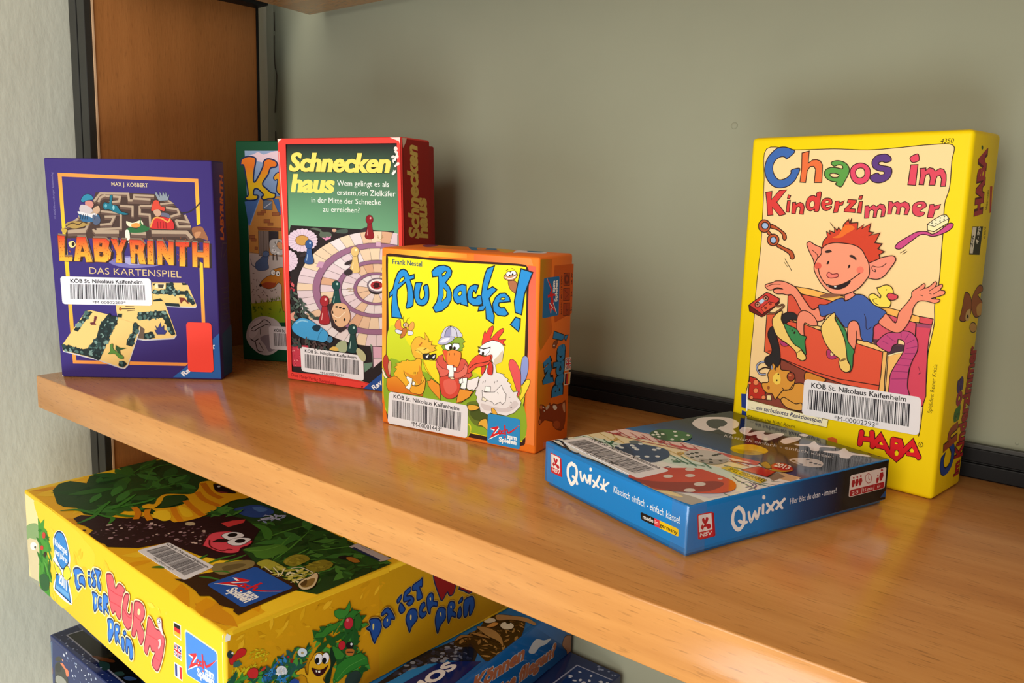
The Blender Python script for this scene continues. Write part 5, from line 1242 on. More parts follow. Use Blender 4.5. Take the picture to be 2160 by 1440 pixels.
('l','6a5458',2.6,0,[839,555,844,466]),
('l','6a5458',2.6,0,[903,567,935,483]),
('l','6a5458',2.6,0,[964,585,997,507]),
('l','6a5458',2.6,0,[1000,608,998,537]),
('l','6a5458',2.6,0,[1001,635,999,575]),
('p','ead2b4',0,'1c1410',0,[1008,909,1008,927,973,940,915,871,937,863,957,854]),
('p','ead2b4',0,'1c1410',0,[973,940,933,949,891,954,866,879,891,876,915,871]),
('p','e2bea0',0,'1c1410',0,[891,954,847,955,802,952,812,878,839,880,866,879]),
('p','d8a888',0,'1c1410',0,[802,952,758,945,714,933,760,866,786,873,812,878]),
('p','e2bea0',0,'1c1410',0,[714,933,673,918,636,900,713,846,735,857,760,866]),
('p','e0ccd4',0,'1c1410',0,[636,900,602,878,573,854,676,818,693,833,713,846]),
('p','dcc8d0',0,'1c1410',0,[573,854,550,828,533,800,652,786,662,803,676,818]),
('p','e4d6d8',0,'1c1410',0,[533,800,522,771,518,742,644,752,646,769,652,786]),
('p','e6dce0',0,'1c1410',0,[518,742,522,714,532,687,652,719,646,735,644,752]),
('p','e0ccd4',0,'1c1410',0,[532,687,548,661,571,638,675,690,662,704,652,719]),
('p','e0ccd4',0,'1c1410',0,[571,638,600,618,634,601,712,668,692,678,675,690]),
('p','e2bea0',0,'1c1410',0,[634,601,671,588,713,579,759,654,735,660,712,668]),
('p','e4d6d8',0,'1c1410',0,[713,579,756,574,801,574,812,651,785,651,759,654]),
('p','e4d6d8',0,'1c1410',0,[801,574,846,577,890,585,865,657,839,653,812,651]),
('p','e0ccd4',0,'1c1410',0,[890,585,933,597,973,612,915,673,891,664,865,657]),
('p','d8a888',0,'1c1410',0,[973,612,1001,630,1001,649,957,697,938,684,915,673]),
('p','e6dce0',0,'1c1410',0,[1001,649,1002,671,1002,695,988,727,974,711,957,697]),
('l','6a5458',2.5,0,[957,854,1008,909]),
('l','6a5458',2.6,0,[915,871,973,940]),
('l','6a5458',2.6,0,[866,879,891,954]),
('l','6a5458',2.6,0,[812,878,802,952]),
('l','6a5458',2.6,0,[760,866,714,933]),
('l','6a5458',2.6,0,[713,846,636,900]),
('l','6a5458',2.6,0,[676,818,573,854]),
('l','6a5458',2.7,0,[652,786,533,800]),
('l','6a5458',2.7,0,[644,752,518,742]),
('l','6a5458',2.7,0,[652,719,532,687]),
('l','6a5458',2.7,0,[675,690,571,638]),
('l','6a5458',2.7,0,[712,668,634,601]),
('l','6a5458',2.6,0,[759,654,713,579]),
('l','6a5458',2.6,0,[812,651,801,574]),
('l','6a5458',2.6,0,[865,657,890,585]),
('l','6a5458',2.6,0,[915,673,973,612]),
('l','6a5458',2.6,0,[957,697,1001,649]),
('l','6a5458',2.6,0,[988,727,1002,695]),
('p','e8cdb0',0,'1c1410',0,[942,850,906,864,866,871,843,808,859,805,874,800]),
('p','e4d6d8',0,'1c1410',0,[866,871,822,870,779,863,808,805,826,808,843,808]),
('p','e6dce0',0,'1c1410',0,[779,863,739,849,704,829,779,791,792,799,808,805]),
('p','e4d6d8',0,'1c1410',0,[704,829,678,804,662,777,762,770,768,781,779,791]),
('p','e2bea0',0,'1c1410',0,[662,777,658,749,665,722,763,748,760,759,762,770]),
('p','e2bea0',0,'1c1410',0,[665,722,683,698,712,679,782,731,770,739,763,748]),
('p','e4d6d8',0,'1c1410',0,[712,679,748,666,790,660,813,724,796,726,782,731]),
('p','e8cdb0',0,'1c1410',0,[790,660,833,661,877,669,847,727,830,724,813,724]),
('p','e0ccd4',0,'1c1410',0,[877,669,916,684,950,704,877,741,863,733,847,727]),
('p','e6dce0',0,'1c1410',0,[950,704,975,728,990,755,893,761,887,751,877,741]),
('l','6a5458',2.6,0,[874,800,942,850]),
('l','6a5458',2.6,0,[843,808,866,871]),
('l','6a5458',2.6,0,[808,805,779,863]),
('l','6a5458',2.6,0,[779,791,704,829]),
('l','6a5458',2.6,0,[762,770,662,777]),
('l','6a5458',2.6,0,[763,748,665,722]),
('l','6a5458',2.6,0,[782,731,712,679]),
('l','6a5458',2.6,0,[813,724,790,660]),
('l','6a5458',2.6,0,[847,727,877,669]),
('l','6a5458',2.6,0,[877,741,950,704]),
('l','6a5458',2.6,0,[893,761,990,755]),
('p','9a6c8c',0,'5a3a50',2.7,[1012,1069,1011,1089,935,1098,855,1100,774,1095,693,1082,614,1061,539,1033,471,999,410,958,358,913,317,864,288,812,271,758,268,705,279,653,303,604,339,558,387,518,445,484,511,457,585,437,664,425,746,422,828,426,910,439,989,458,997,479,997,506,998,537,998,513,971,493,901,475,828,465,755,461,683,464,613,475,548,493,489,517,438,547,396,583,364,623,343,666,334,712,336,759,350,806,376,852,412,896,458,936,512,972,572,1003,638,1027,708,1046,780,1058,852,1063,923,1061,991,1053,1011,1036]),
('p','94688a',0,'5a3a50',2.6,[1008,936,1002,955,955,967,904,974,851,976,797,972,743,963,691,948,642,929,598,905,559,877,528,846,504,813,489,779,483,743,486,709,499,676,520,645,550,618,586,594,629,576,678,562,729,554,784,552,838,555,892,564,944,578,993,597,1000,617,1001,636,973,617,930,601,885,588,837,581,789,578,741,580,696,587,654,599,616,615,584,636,558,660,539,687,528,716,525,746,531,777,544,807,564,837,592,864,626,888,664,909,707,926,753,939,800,947,848,951,895,949,940,943,981,932,1008,917]),
('p','8e6284',0,'5a3a50',2.6,[975,851,952,865,926,875,896,882,864,886,831,885,798,882,766,875,735,864,707,850,682,834,662,816,647,796,637,774,633,753,636,732,644,712,658,694,677,678,700,665,728,654,758,648,791,645,824,645,858,649,890,657,920,668,948,682,971,699,951,708,931,694,907,682,881,672,853,666,825,662,796,662,768,664,742,670,718,679,698,690,682,704,670,720,663,737,661,755,664,773,672,791,685,809,703,824,724,838,748,850,774,859,802,866,831,869,859,869,887,866,912,860,935,851,955,840]),
('p','c89ab8',0,'1c1410',0,[334,940,387,938,361,892,308,899]),
('p','d0a8c0',0,'1c1410',0,[838,1109,877,1108,876,1075,837,1076]),
('p','7a6c78',1,'1c1410',0,[938,799,925,772,891,750,844,739,797,743,763,761,751,788,765,816,800,837,847,847,893,843,927,825]),
('p','f0e8ea',1,'1c1410',0,[923,798,912,776,883,758,844,750,805,753,777,767,767,789,778,811,807,829,847,837,885,833,913,819]),
('p','b03038',1,'1c1410',0,[885,796,878,781,859,768,833,763,808,765,789,775,783,789,790,805,809,817,835,823,861,820,879,810]),
('p','3a1418',1,'1c1410',0,[859,794,855,784,846,777,834,773,821,775,813,782,810,791,813,801,822,809,835,812,847,810,856,804]),
('s',2,12,['2a1014','5a1418'],4.2,7.3,'dot',[796,810,868,814,867,776,794,771]),
('l','a88a50',3.1,0,[851,1157,856,1138,847,1138,872,1127,897,1142,886,1141,889,1160]),
('l','a88a50',3.2,0,[572,742,595,758,601,749,624,760,644,746,629,731,606,737,583,728]),
('p','dcc6d8',0,'1c1410',0,[324,1098,333,1086,317,1075,320,1061,301,1053,297,1039,275,1034,266,1021,243,1020,228,1008,206,1012,187,1003,168,1010,146,1005,132,1015,109,1014,100,1026,78,1029,76,1043,56,1050,61,1064,50,1074,57,1087,52,1100,63,1111,60,1125,80,1133,84,1147,107,1152,116,1165,139,1165,155,1177,176,1173,196,1182,214,1175,236,1180,250,1169,273,1170,281,1158,303,1155,305,1141,324,1135,319,1121,334,1111]),
('l','b8a0b8',2.7,0,[256,1095,321,1098]),
('l','b8a0b8',2.7,0,[253,1084,314,1075]),
('l','b8a0b8',2.7,0,[245,1073,298,1054]),
('l','b8a0b8',2.7,0,[232,1064,273,1035]),
('l','b8a0b8',2.7,0,[217,1057,242,1022]),
('l','b8a0b8',2.7,0,[199,1053,206,1014]),
('l','b8a0b8',2.7,0,[180,1052,169,1012]),
('l','b8a0b8',2.8,0,[162,1055,133,1017]),
('l','b8a0b8',2.8,0,[147,1060,102,1028]),
('l','b8a0b8',2.8,0,[135,1069,78,1044]),
('l','b8a0b8',2.8,0,[128,1079,64,1065]),
('l','b8a0b8',2.8,0,[126,1090,60,1087]),
('l','b8a0b8',2.8,0,[129,1102,66,1111]),
('l','b8a0b8',2.8,0,[137,1112,83,1132]),
('l','b8a0b8',2.8,0,[150,1121,108,1150]),
('l','b8a0b8',2.7,0,[166,1128,141,1164]),
('l','b8a0b8',2.7,0,[184,1132,177,1172]),
('l','b8a0b8',2.7,0,[202,1133,214,1173]),
('l','b8a0b8',2.7,0,[220,1130,249,1168]),
('l','b8a0b8',2.7,0,[235,1125,279,1156]),
('l','b8a0b8',2.7,0,[247,1116,302,1140]),
('l','b8a0b8',2.7,0,[254,1106,317,1120]),
('p','c8964e',1,'7a4a28',3.3,[252,1095,243,1076,220,1061,189,1055,159,1059,137,1072,130,1090,139,1109,162,1124,193,1130,223,1126,245,1113]),
('p','dcc6d8',0,'1c1410',0,[139,936,145,921,132,908,131,892,114,884,107,868,87,865,74,852,55,853,38,844,39,853,38,850,39,862,39,865,40,880,40,888,41,904,42,916,43,931,43,946,44,958,45,974,45,982,46,997,46,999,47,1011,47,1009,47,1017,64,1009,83,1013,94,1001,113,1000,119,985,135,978,134,962,146,951]),
('l','b8a0b8',2.8,0,[90,933,137,935]),
('l','b8a0b8',2.8,0,[86,920,130,909]),
('l','b8a0b8',2.8,0,[78,908,112,885]),
('l','b8a0b8',2.8,0,[65,898,86,866]),
('l','b8a0b8',2.8,0,[49,893,55,855]),
('l','b8a0b8',2.8,0,[42,893,40,854]),
('l','b8a0b8',2.8,0,[42,897,40,864]),
('l','b8a0b8',2.8,0,[43,906,41,881]),
('l','b8a0b8',2.8,0,[43,918,43,904]),
('l','b8a0b8',2.8,0,[44,931,44,931]),
('l','b8a0b8',2.8,0,[45,944,45,957]),
('l','b8a0b8',2.8,0,[45,956,47,981]),
('l','b8a0b8',2.8,0,[46,964,47,998]),
('l','b8a0b8',2.8,0,[46,969,48,1007]),
('l','b8a0b8',2.8,0,[53,969,63,1008]),
('l','b8a0b8',2.8,0,[68,965,93,1000]),
('l','b8a0b8',2.8,0,[80,957,117,984]),
('l','b8a0b8',2.8,0,[88,946,133,962]),
('p','c8964e',1,'7a4a28',3.4,[53,931,52,927,48,924,42,922,37,923,33,926,32,930,34,935,38,938,43,939,48,938,52,936]),
('s',8,10,['b83a48','d05a60','8a2834'],10.1,19.1,'dot',[42,804,92,807,86,695,43,692]),
('s',9,60,['4a5a54','3a4640','5e6e64','2c3632'],16.8,39.3,'leaf',[42,687,117,692,244,553,338,480,132,504,41,414]),
('p','d89a88',1,'1c1410',0,[39,507,97,542,82,500,99,470,56,477]),
('p','3a3034',1,'1c1410',0,[786,1208,783,1200,769,1191,748,1182,726,1176,709,1175,701,1179,705,1186,718,1196,739,1205,761,1210,778,1211]),
('p','8a1c24',1,'3a0c10',2.6,[772,1246,761,1199,742,1146,758,1127,797,1126,819,1144,808,1200,800,1247]),
('p','8a1c24',1,'3a0c10',2.6,[816,1266,811,1250,800,1238,784,1233,768,1237,757,1249,754,1265,759,1281,770,1293,786,1298,801,1294,812,1282]),
('p','e0a0a0',1,'1c1410',0,[802,1276,799,1271,794,1269,788,1271,786,1276,789,1281,794,1284,800,1282]),
('l','e0a0a0',4.6,1,[770,1194,762,1151]),
('p','3a3034',1,'1c1410',0,[253,1003,250,995,234,985,211,975,187,969,168,967,159,971,163,979,179,990,202,1000,226,1006,245,1007]),
('p','34558e',1,'16243c',2.7,[239,1045,225,993,204,936,222,917,265,917,289,936,277,996,269,1046]),
('p','34558e',1,'16243c',2.7,[287,1067,282,1049,269,1036,251,1031,235,1035,223,1047,219,1064,224,1081,237,1095,255,1100,272,1096,283,1084]),
('p','a8c0e0',1,'1c1410',0,[272,1077,269,1071,263,1069,257,1071,255,1077,258,1082,264,1085,270,1083]),
('l','a8c0e0',5,1,[236,989,226,943]),
('p','3a3034',1,'1c1410',0,[657,964,654,955,638,945,615,934,590,927,571,926,562,930,566,939,581,950,605,960,629,967,649,968]),
('p','e4c27c',1,'8a6c34',2.6,[642,1007,629,953,608,893,626,873,670,873,694,893,682,956,673,1009]),
('p','e4c27c',1,'8a6c34',2.6,[691,1031,686,1013,673,999,655,993,638,997,626,1010,621,1028,627,1046,640,1060,658,1065,675,1061,687,1049]),
('p','f8ecc8',1,'1c1410',0,[676,1042,673,1036,667,1033,661,1035,658,1041,661,1047,667,1050,673,1048]),
('l','f8ecc8',5.2,1,[640,949,631,900]),
('p','3a3034',1,'1c1410',0,[631,884,629,871,618,859,600,851,581,849,565,853,557,863,559,875,570,887,588,895,607,898,623,893]),
('p','1d4a48',1,'0c2020',2.7,[468,745,454,690,432,628,450,607,496,608,521,629,509,694,500,747]),
('p','1d4a48',1,'0c2020',2.7,[519,770,513,752,499,737,481,731,463,735,451,748,447,766,452,785,466,799,484,805,502,801,515,789]),
('p','a8d0c8',1,'1c1410',0,[502,781,500,775,493,772,487,774,484,780,487,787,494,790,500,787]),
('l','a8d0c8',5.4,1,[465,685,455,635]),
('p','3a2c30',0,'1c1410',0,[400,619,450,638,456,481,579,460,503,411,430,452]),
('p','a82a34',1,'4a1014',2.9,[356,618,340,556,316,487,336,464,387,465,415,489,402,560,392,620]),
('p','a82a34',1,'4a1014',2.9,[413,646,407,625,392,609,371,602,351,606,337,620,333,640,339,661,354,678,375,684,395,680,409,666]),
('p','f0b0b0',1,'1c1410',0,[395,658,392,651,385,648,378,650,375,657,378,664,386,667,393,665]),
('l','f0b0b0',6,1,[353,551,342,495]),
('p','e2b690',1,'8a5c44',2.8,[443,596,462,629,512,640,561,631,589,591,600,535,573,485,523,457,480,462,451,502,432,558]),
('l','f4dcc0',6.8,1,[441,548,495,526,559,578]),
('p','1c1414',1,'1c1410',0,[494,608,492,605,487,602,481,601,475,601,470,603,469,607,471,610,475,613,482,614,488,614,492,612]),
('p','1c1414',1,'1c1410',0,[525,604,524,600,519,598,513,596,507,597,502,599,501,602,503,606,507,608,513,610,519,609,524,607]),
('p','1c1414',1,'1c1410',0,[557,600,555,597,551,594,544,592,538,593,534,595,532,598,534,602,539,605,545,606,551,605,555,603]),
('p','1c1414',1,'1c1410',0,[555,515,553,510,549,506,545,505,541,507,539,511,539,516,541,521,545,525,550,526,553,524,556,520]),
('p','1c1414',1,'1c1410',0,[476,500,476,495,474,491,471,489,468,489,465,492,463,497,463,503,465,507,468,509,471,508,475,505]),
('p','1c1414',1,'1c1410',0,[450,564,450,558,449,553,447,551,444,552,442,556,440,562,440,568,441,573,443,576,446,574,448,570]),
('p','234644',1,'0c2020',2.8,[600,422,585,360,561,291,581,268,631,270,658,294,644,365,635,425]),
('p','234644',1,'0c2020',2.8,[655,450,649,429,634,413,614,406,595,410,581,424,577,444,583,465,598,481,617,488,637,484,650,470]),
('p','b8d8d0',1,'1c1410',0,[637,462,634,455,627,452,620,454,618,460,621,468,628,471,635,469]),
('l','b8d8d0',5.9,1,[597,355,587,299]),
('p','46a0dc',1,'1c3c5c',2.9,[66,432,114,479,160,497,230,489,305,452,361,425,391,401,395,359,350,325,287,333,198,335,121,356,70,389]),
('p','1c3448',1,'1c1410',0,[254,437,305,458,330,438,303,404,265,411]),
('l','8ac8ee',11.8,1,[100,451,159,478,217,472]),
('l','2a6c9c',3.5,1,[300,339,315,384,348,424]),
('p','4a80a8',1,'1c1410',0,[437,355,433,341,423,331,410,326,397,329,387,337,384,350,388,363,399,373,412,378,425,376,434,367]),
('p','a8b490',1,'1c1410',0,[462,312,501,345,550,352,564,311,547,267,498,267,461,285]),
('p','e0b860',1,'1c1410',0,[405,280,443,302,480,292,479,271,417,270]),
('p','b8b890',1,'1c1410',0,[652,309,694,297,726,258,715,215,680,222,645,271]),
('p','c43c50',0,'1c1410',0,[41,261,130,280,208,285,200,118,56,106,41,129]),
('s',4,22,['e88a90','a02c40','d85a6a'],3.6,7.2,'dot',[51,256,130,269,122,121,50,113]),
('p','6a8a78',0,'1c1410',0,[703,198,775,211,768,178,707,130]),
('s',11,30,['5a4a4c','4a3a3c','3c4a48'],17.7,35.4,'leaf',[61,328,388,326,398,274,221,278,65,274]),
('p','7a9080',0,'1c1410',0,[762,351,785,337,787,207,780,164,777,258]),
('p','d8a8c0',0,'1c1410',0,[785,332,862,337,860,256,782,248]),
('p','e4c8d4',0,'1c1410',0,[782,243,860,251,859,235,786,175]),
('p','5a3a50',0,'1c1410',0,[780,337,786,337,787,175,781,169]),
('p','e8443c',0,'1c1410',0,[1,1847,79,1846,44,11,0,-2]),
('p','e8443c',0,'1c1410',0,[-15,69,49,64,707,52,789,29,881,130,1060,263,1062,1,0,-2]),
('p','e8443c',0,'1c1410',0,[1029,1842,1066,1841,1062,1,1026,4]),
('p','e8443c',0,'1c1410',0,[1,1851,1063,1848,1062,1803,3,1804]),
('p','28509a',0,'1c1410',0,[696,-11,882,159,1065,319,1062,1]),
('p','eedad0',0,'1c1410',0,[1,1851,45,1854,17,1826,12,1812]),
('p','eedad0',0,'1c1410',0,[975,1846,1059,1848,1069,1789,1047,1816,1013,1829]),
('s',7,16,['f4eee8','e8e0d8'],7.1,17.7,'dot',[1004,1790,1042,1790,1050,1646,983,1574]),
('l','f4a89c',8,0,[13,1749,28,1218,4,71]),
('t','Otto Maier Verlag Ravensburg','7a1014',0,0,[38,28,455,5,39,53]),
('t','Rav','f4f4fa',0.03,0,[788,1,866,63,766,30]),
('p','8a1c1c',1,'1c1410',0,[695,20,692,14,686,11,680,13,678,18,681,23,687,26,693,25])]
ART['sch_side'] = [
('p','8a1410',0,'1c1410',0,[-4,1841,78,1840,75,27,2,0]),
('p','a01a14',0,'1c1410',0,[23,1836,419,1834,436,-3,31,8]),
('t','Schnecken','e0c468',0.05,0.2,[236,1129,225,1802,91,1127]),
('t','haus','e0c468',0.05,0.2,[372,1124,352,1434,222,1114]),
('p','e8c8b8',0,'1c1410',0,[10,1842,78,1843,63,1813,20,1771])]
ART['sch_labelink'] = [
('t','KÖB St. Nikolaus Kaifenheim','1c1a20',0.018,0,[173,231,640,225,174,253]),
('b',41,[169,108,660,103,662,215,171,216]),
('t','*M-00001507*','1c1a20',0,0,[307,72,524,72,307,92])]
ART['sch_label'] = [
('q',[135,77,700,63,700,254,131,271])]
ART['wur_top'] = [
('p','f0b41c',0,'1c1410',0,[66,11,68,257,11,777,884,529,2134,241,2693,295,2908,282,2929,16,2454,11,1670,2,660,1]),
('s',1,46,['e8a014','f4c428','f0b818','e0981a'],76.6,220.4,'leaf',[91,37,69,751,1226,367,2844,451,2908,29,1636,17]),
('p','24441f',0,'1c1410',0,[57,242,52,328,190,401,43,487,38,578,148,675,-11,745,0,1008,74,1130,1133,1234,1851,1208,2533,1206,3209,1173,3180,607,2703,490,1564,621,1076,457,938,373,951,208,820,130,658,140,571,80,472,71,171,150]),
('p','f2c41c',1,'1c1410',0,[62,603,21,731,108,711,119,606]),
('s',2,60,['2f6224','3a7430','1f4a1c','2a5a26','183a18'],70,182.1,'leaf',[82,232,69,476,27,995,786,1049,1123,818,1036,476,860,231,571,111]),
('l','3f7a2c',18.7,1,[490,735,200,969,277,1176],1),
('l','3f7a2c',17.8,1,[664,670,489,921,592,1107],1),
('l','3f7a2c',17.4,1,[704,678,684,868,727,986],1),
('l','3f7a2c',19.1,1,[207,777,111,916,93,1022],1),
('s',3,120,['2c5a22','3a7430','1f4a1c','4a8434','183a16','2a5220'],40.5,131.5,'leaf',[1808,840,1867,1083,2060,1205,2567,1196,2912,1204,2871,918,2797,707,2453,687,2110,722]),
('l','4f8c34',14.2,1,[2394,667,2311,862,2179,1102],1),
('l','4f8c34',14.1,1,[2369,683,2286,769,2149,973],1),
('l','4f8c34',15.1,1,[2078,781,2060,953,2089,1184],1),
('l','4f8c34',14.2,1,[2440,929,2506,1042,2579,1186],1),
('l','4f8c34',15.2,1,[1828,860,1930,916,2069,866],1),
('l','4f8c34',13.8,1,[2441,695,2420,864,2406,938],1),
('p','4a7e2e',1,'1c1410',0,[2098,608,2128,672,2174,765,2225,841,2327,834,2345,722,2343,656,2279,622,2203,640]),
('l','6aa044',6,1,[2104,612,2213,694,2238,832]),
('p','3f7a2c',1,'1c1410',0,[1808,840,1809,905,1905,941,2022,913,2111,838,2055,827,1921,882,1865,837]),
('p','2a161a',0,'1c1410',0,[848,43,825,105,956,214,1107,313,1153,420,1335,494,1475,756,1492,833,1671,903,1918,880,2018,774,2104,686,2128,614,2298,581,2164,442,2011,375,1679,320,1632,148,1479,13,1414,19,1384,-12,1420,-48,1310,-13,1243,-33,1187,12,1152,55,1042,48,972,31]),
('p','3a2414',0,'1c1410',0,[2198,108,2261,173,2237,225,2277,324,2327,577,2414,565,2737,589,2821,566,2819,441,2829,234,2841,150,2783,154,2767,170,2671,137,2599,147,2537,151,2496,109,2409,125,2287,126]),
('p','8a7a4c',1,'1c1410',0,[2182,386,2228,465,2273,553,2327,577,2380,530,2368,437,2347,339,2244,330]),
('p','6a5c38',1,'1c1410',0,[2254,400,2282,489,2329,518,2339,448,2312,380]),
('l','3f7a2c',21.1,1,[2147,350,2139,445,2158,550],1),
('l','3f7a2c',21.2,1,[2208,434,2210,519,2203,596],1),
('l','3f7a2c',21.2,1,[2073,315,2047,371,2033,421],1),
('l','3f7a2c',19.6,1,[2274,225,2318,261,2398,296],1),
('l','3f7a2c',20.1,1,[2273,320,2309,368,2357,388],1),
('s',4,110,['7a5a64','5c4048','a88a90','4a3038','6a4a54','c8b0a8'],5.8,18.4,'dot',[1057,148,1195,320,1564,621,1769,672,1906,433,1729,372,1530,165,1372,51,1207,33]),
('l','3a7a2a',32.9,1,[640,31,700,124,837,178,967,225],1),
('l','3a7a2a',32.5,1,[962,21,936,106,894,178,693,367],1),
('l','3a7a2a',33.8,1,[843,183,767,286,710,368],1),
('l','3a7a2a',34.6,1,[868,299,803,418,697,568],1),
('l','3a7a2a',32.5,1,[965,281,1068,331,1121,386],1),
('l','3a7a2a',31.9,1,[1122,174,1038,241,940,197],1),
('l','3a7a2a',34.5,1,[852,314,893,544,875,638],1),
('l','3a7a2a',26.2,1,[1954,81,1983,117,2027,145],1),
('s',5,14,['2a1a14'],9,18,'dot',[1066,-35,1079,33,1278,4,1442,0,1473,-41,1241,-61]),
('p','e4a81a',1,'1c1410',0,[918,382,920,447,1016,485,1098,571,1140,678,1095,789,969,820,906,754,898,696,997,621,1060,531,1016,485,962,490,951,541,984,576,896,645,856,735,982,868,914,969,809,1036,799,1080,835,1137,1007,1173,1332,1169,1320,1025,1369,887,1442,722,1432,567,1345,448,1221,404,1162,400,1168,348,1109,344]),
('p','24441f',1,'1c1410',0,[1089,592,997,621,925,692,934,767,1012,816,1088,749,1109,676]),
('l','d07c14',43,1,[941,438,1063,414,1168,348]),
('l','d88616',42.7,1,[1052,493,1145,440,1256,411]),
('l','d88616',42.9,1,[1138,644,1265,596,1422,556]),
('l','d07c14',44.2,1,[1078,771,1232,742,1437,716]),
('l','d07c14',46.1,1,[974,927,1154,883,1350,898]),
('l','c87410',47.9,1,[827,1055,1064,988,1224,989]),
('p','f2c828',1,'1c1410',0,[1138,493,1164,580,1282,554,1345,505,1303,461]),
('p','f0c424',1,'1c1410',0,[1146,683,1254,704,1389,666,1341,615]),
('p','1c1012',1,'1c1410',0,[905,1102,949,1130,1202,1134,1133,1061,1061,1036]),
('p','7a2c2c',1,'1c1410',0,[1051,1043,1112,1073,1146,1091,1126,1046]),
('p','c8c4c0',1,'1c1410',0,[992,1114,999,1107,1003,1101,1001,1095,994,1092,985,1092,975,1096,968,1102,964,1109,966,1115,972,1118,982,1118]),
('p','2c4c94',1,'1c1410',0,[1478,939,1472,1025,1500,1101,1583,1142,1718,1129,1744,1037,1708,970,1618,935]),
('p','4a74b8',1,'1c1410',0,[1535,1060,1570,1113,1649,1118,1646,1054]),
('s',6,26,['a8b4d8','8a9cc8','c4cce4'],17.6,37.6,'leaf',[1706,998,1783,1198,1865,1105,1825,949]),
('s',7,20,['3a7430','4a8434','2a5a26'],38.3,89.3,'leaf',[1401,797,1428,979,1609,896,1520,773]),
('p','b8a888',1,'1c1410',0,[1531,608,1541,597,1542,582,1534,567,1517,556,1498,552,1480,556,1469,567,1468,582,1477,597,1494,608,1513,612]),
('p','d03c40',0,'1c1410',0,[1640,743,1653,826,1699,903,1740,861,1734,743]),
('p','dd4a5c',1,'5a1018',6.7,[1878,476,1811,533,1759,595,1767,656,1829,721,1968,721,2054,734,2094,676,2094,627,2137,576,2108,522,2025,484,1946,474,1891,465]),
('p','e8e8f2',1,'2a2430',4.6,[1834,634,1822,700,1871,746,1941,745,1953,680,1928,629]),
('p','e8e8f2',1,'2a2430',4.5,[1954,605,1935,674,1978,731,2026,743,2062,655,2024,604]),
('p','141014',1,'1c1410',0,[1893,721,1906,709,1911,692,1907,676,1895,664,1879,659,1862,663,1849,675,1844,691,1848,708,1860,720,1876,725]),
('p','141014',1,'1c1410',0,[2015,706,2027,695,2031,678,2027,661,2015,649,1999,643,1982,647,1970,659,1966,676,1970,693,1982,705,1999,710]),
('p','2a1216',1,'1c1410',0,[1886,535,1872,596,1928,629,1949,600,1909,558]),
('l','5a1018',8.8,1,[1842,540,1940,492,2049,509,2057,552,2084,568]),
('p','a8a83c',1,'2c3a14',4.7,[2360,571,2346,639,2394,667,2498,672,2551,666,2531,606,2464,577]),
('s',8,34,['a8a83a','c4c05c','8a9030','e0dcb8'],18.3,54.9,'leaf',[2390,581,2539,674,2717,758,2757,610,2616,578,2496,570]),
('l','e0dcc0',7.4,1,[2432,583,2517,572,2537,573]),
('l','e0dcc0',7.3,1,[2483,616,2574,592,2603,564]),
('l','e0dcc0',7.3,1,[2542,657,2605,585,2599,560]),
('l','e0dcc0',7.4,1,[2568,684,2600,737,2708,750]),
('l','e0dcc0',7.2,1,[2650,612,2662,663,2714,678]),
('l','e0dcc0',7.1,1,[2724,576,2725,633,2744,671]),
('p','8a8428',1,'1c1410',0,[2455,709,2422,770,2427,828,2479,861,2545,845,2562,779,2562,718,2510,694]),
('s',9,30,['a09a34','7a7424','8a8428'],17.3,34.6,'leaf',[2455,709,2427,828,2529,849,2571,727]),
('p','8a8428',1,'1c1410',0,[2610,767,2591,850,2618,909,2694,915,2733,854,2723,784,2677,757]),
('s',10,30,['a09a34','7a7424','8a8428'],17,33.9,'leaf',[2610,767,2606,886,2694,915,2723,784]),
('p','d8c8a0',1,'2a1c10',5.3,[2775,591,2742,650,2739,704,2721,763,2775,742,2856,656,2868,597,2834,571]),
('p','8a7038',1,'1c1410',0,[2798,597,2767,677,2782,710,2837,655,2839,603]),
('p','5a4420',1,'1c1410',0,[2783,600,2759,668,2818,618]),
('p','1c1c1c',1,'1c1410',0,[2635,1001,2648,1047,2699,1056,2710,1015,2671,996]),
('p','a87428',1,'2a1c10',3.9,[2676,1033,2708,1066,2785,1061,2779,1024,2720,1015]),
('l','2a3a18',8.4,0,[2841,926,2828,993,2894,1061,2953,1003,2861,927]),
('l','2a4a1c',11.4,1,[2824,988,2883,1070,2918,1148]),
('p','c0bcc4',0,'1c1410',0,[2564,1147,2561,1218,2895,1228,2879,1148]),
('p','24305a',0,'1c1410',0,[2592,1142,2593,1166,2857,1167,2859,1148]),
('l','8a8894',5.1,0,[2619,1205,2704,1203]),
('p','2456b0',0,'1c1410',0,[2767,552,2778,549,2786,541,2789,530,2788,228,2785,218,2777,210,2766,208,2424,205,2412,208,2403,215,2399,224,2395,524,2398,535,2407,543,2420,546]),
('l','ffffff',11.2,1,[2420,244,2480,298,2543,339],1),
('l','ffffff',12.8,1,[2645,367,2695,392,2782,480],1),
('p','ffffff',0,'1c1410',0,[2426,364,2535,414,2543,393,2488,318,2559,352,2559,332,2432,251,2495,355]),
('p','d8242c',0,'1c1410',0,[2430,375,2531,421,2539,403,2476,318,2551,356,2551,339,2428,257,2491,372]),
('l','d8242c',15.7,1,[2535,345,2551,373,2571,359,2555,332,2535,339]),
('l','d8242c',15.6,1,[2598,377,2579,370,2575,346,2602,349]),
('l','d8242c',18.6,0,[2610,450,2618,333]),
('l','d8242c',16.5,1,[2616,373,2637,401,2653,367,2683,385,2729,423,2774,473],1),
('p','d8242c',1,'1c1410',0,[2620,314,2628,307,2628,301,2620,299,2609,304,2601,311,2600,318,2608,319]),
('t','zum','ffffff',0.035,0,[2638,299,2751,300,2637,363]),
('t','Spielen','ffffff',0.04,0,[2544,249,2751,250,2544,311]),
('p','fadf58',0,'1c1410',0,[2709,-32,2948,61,2975,63,2719,-37])]
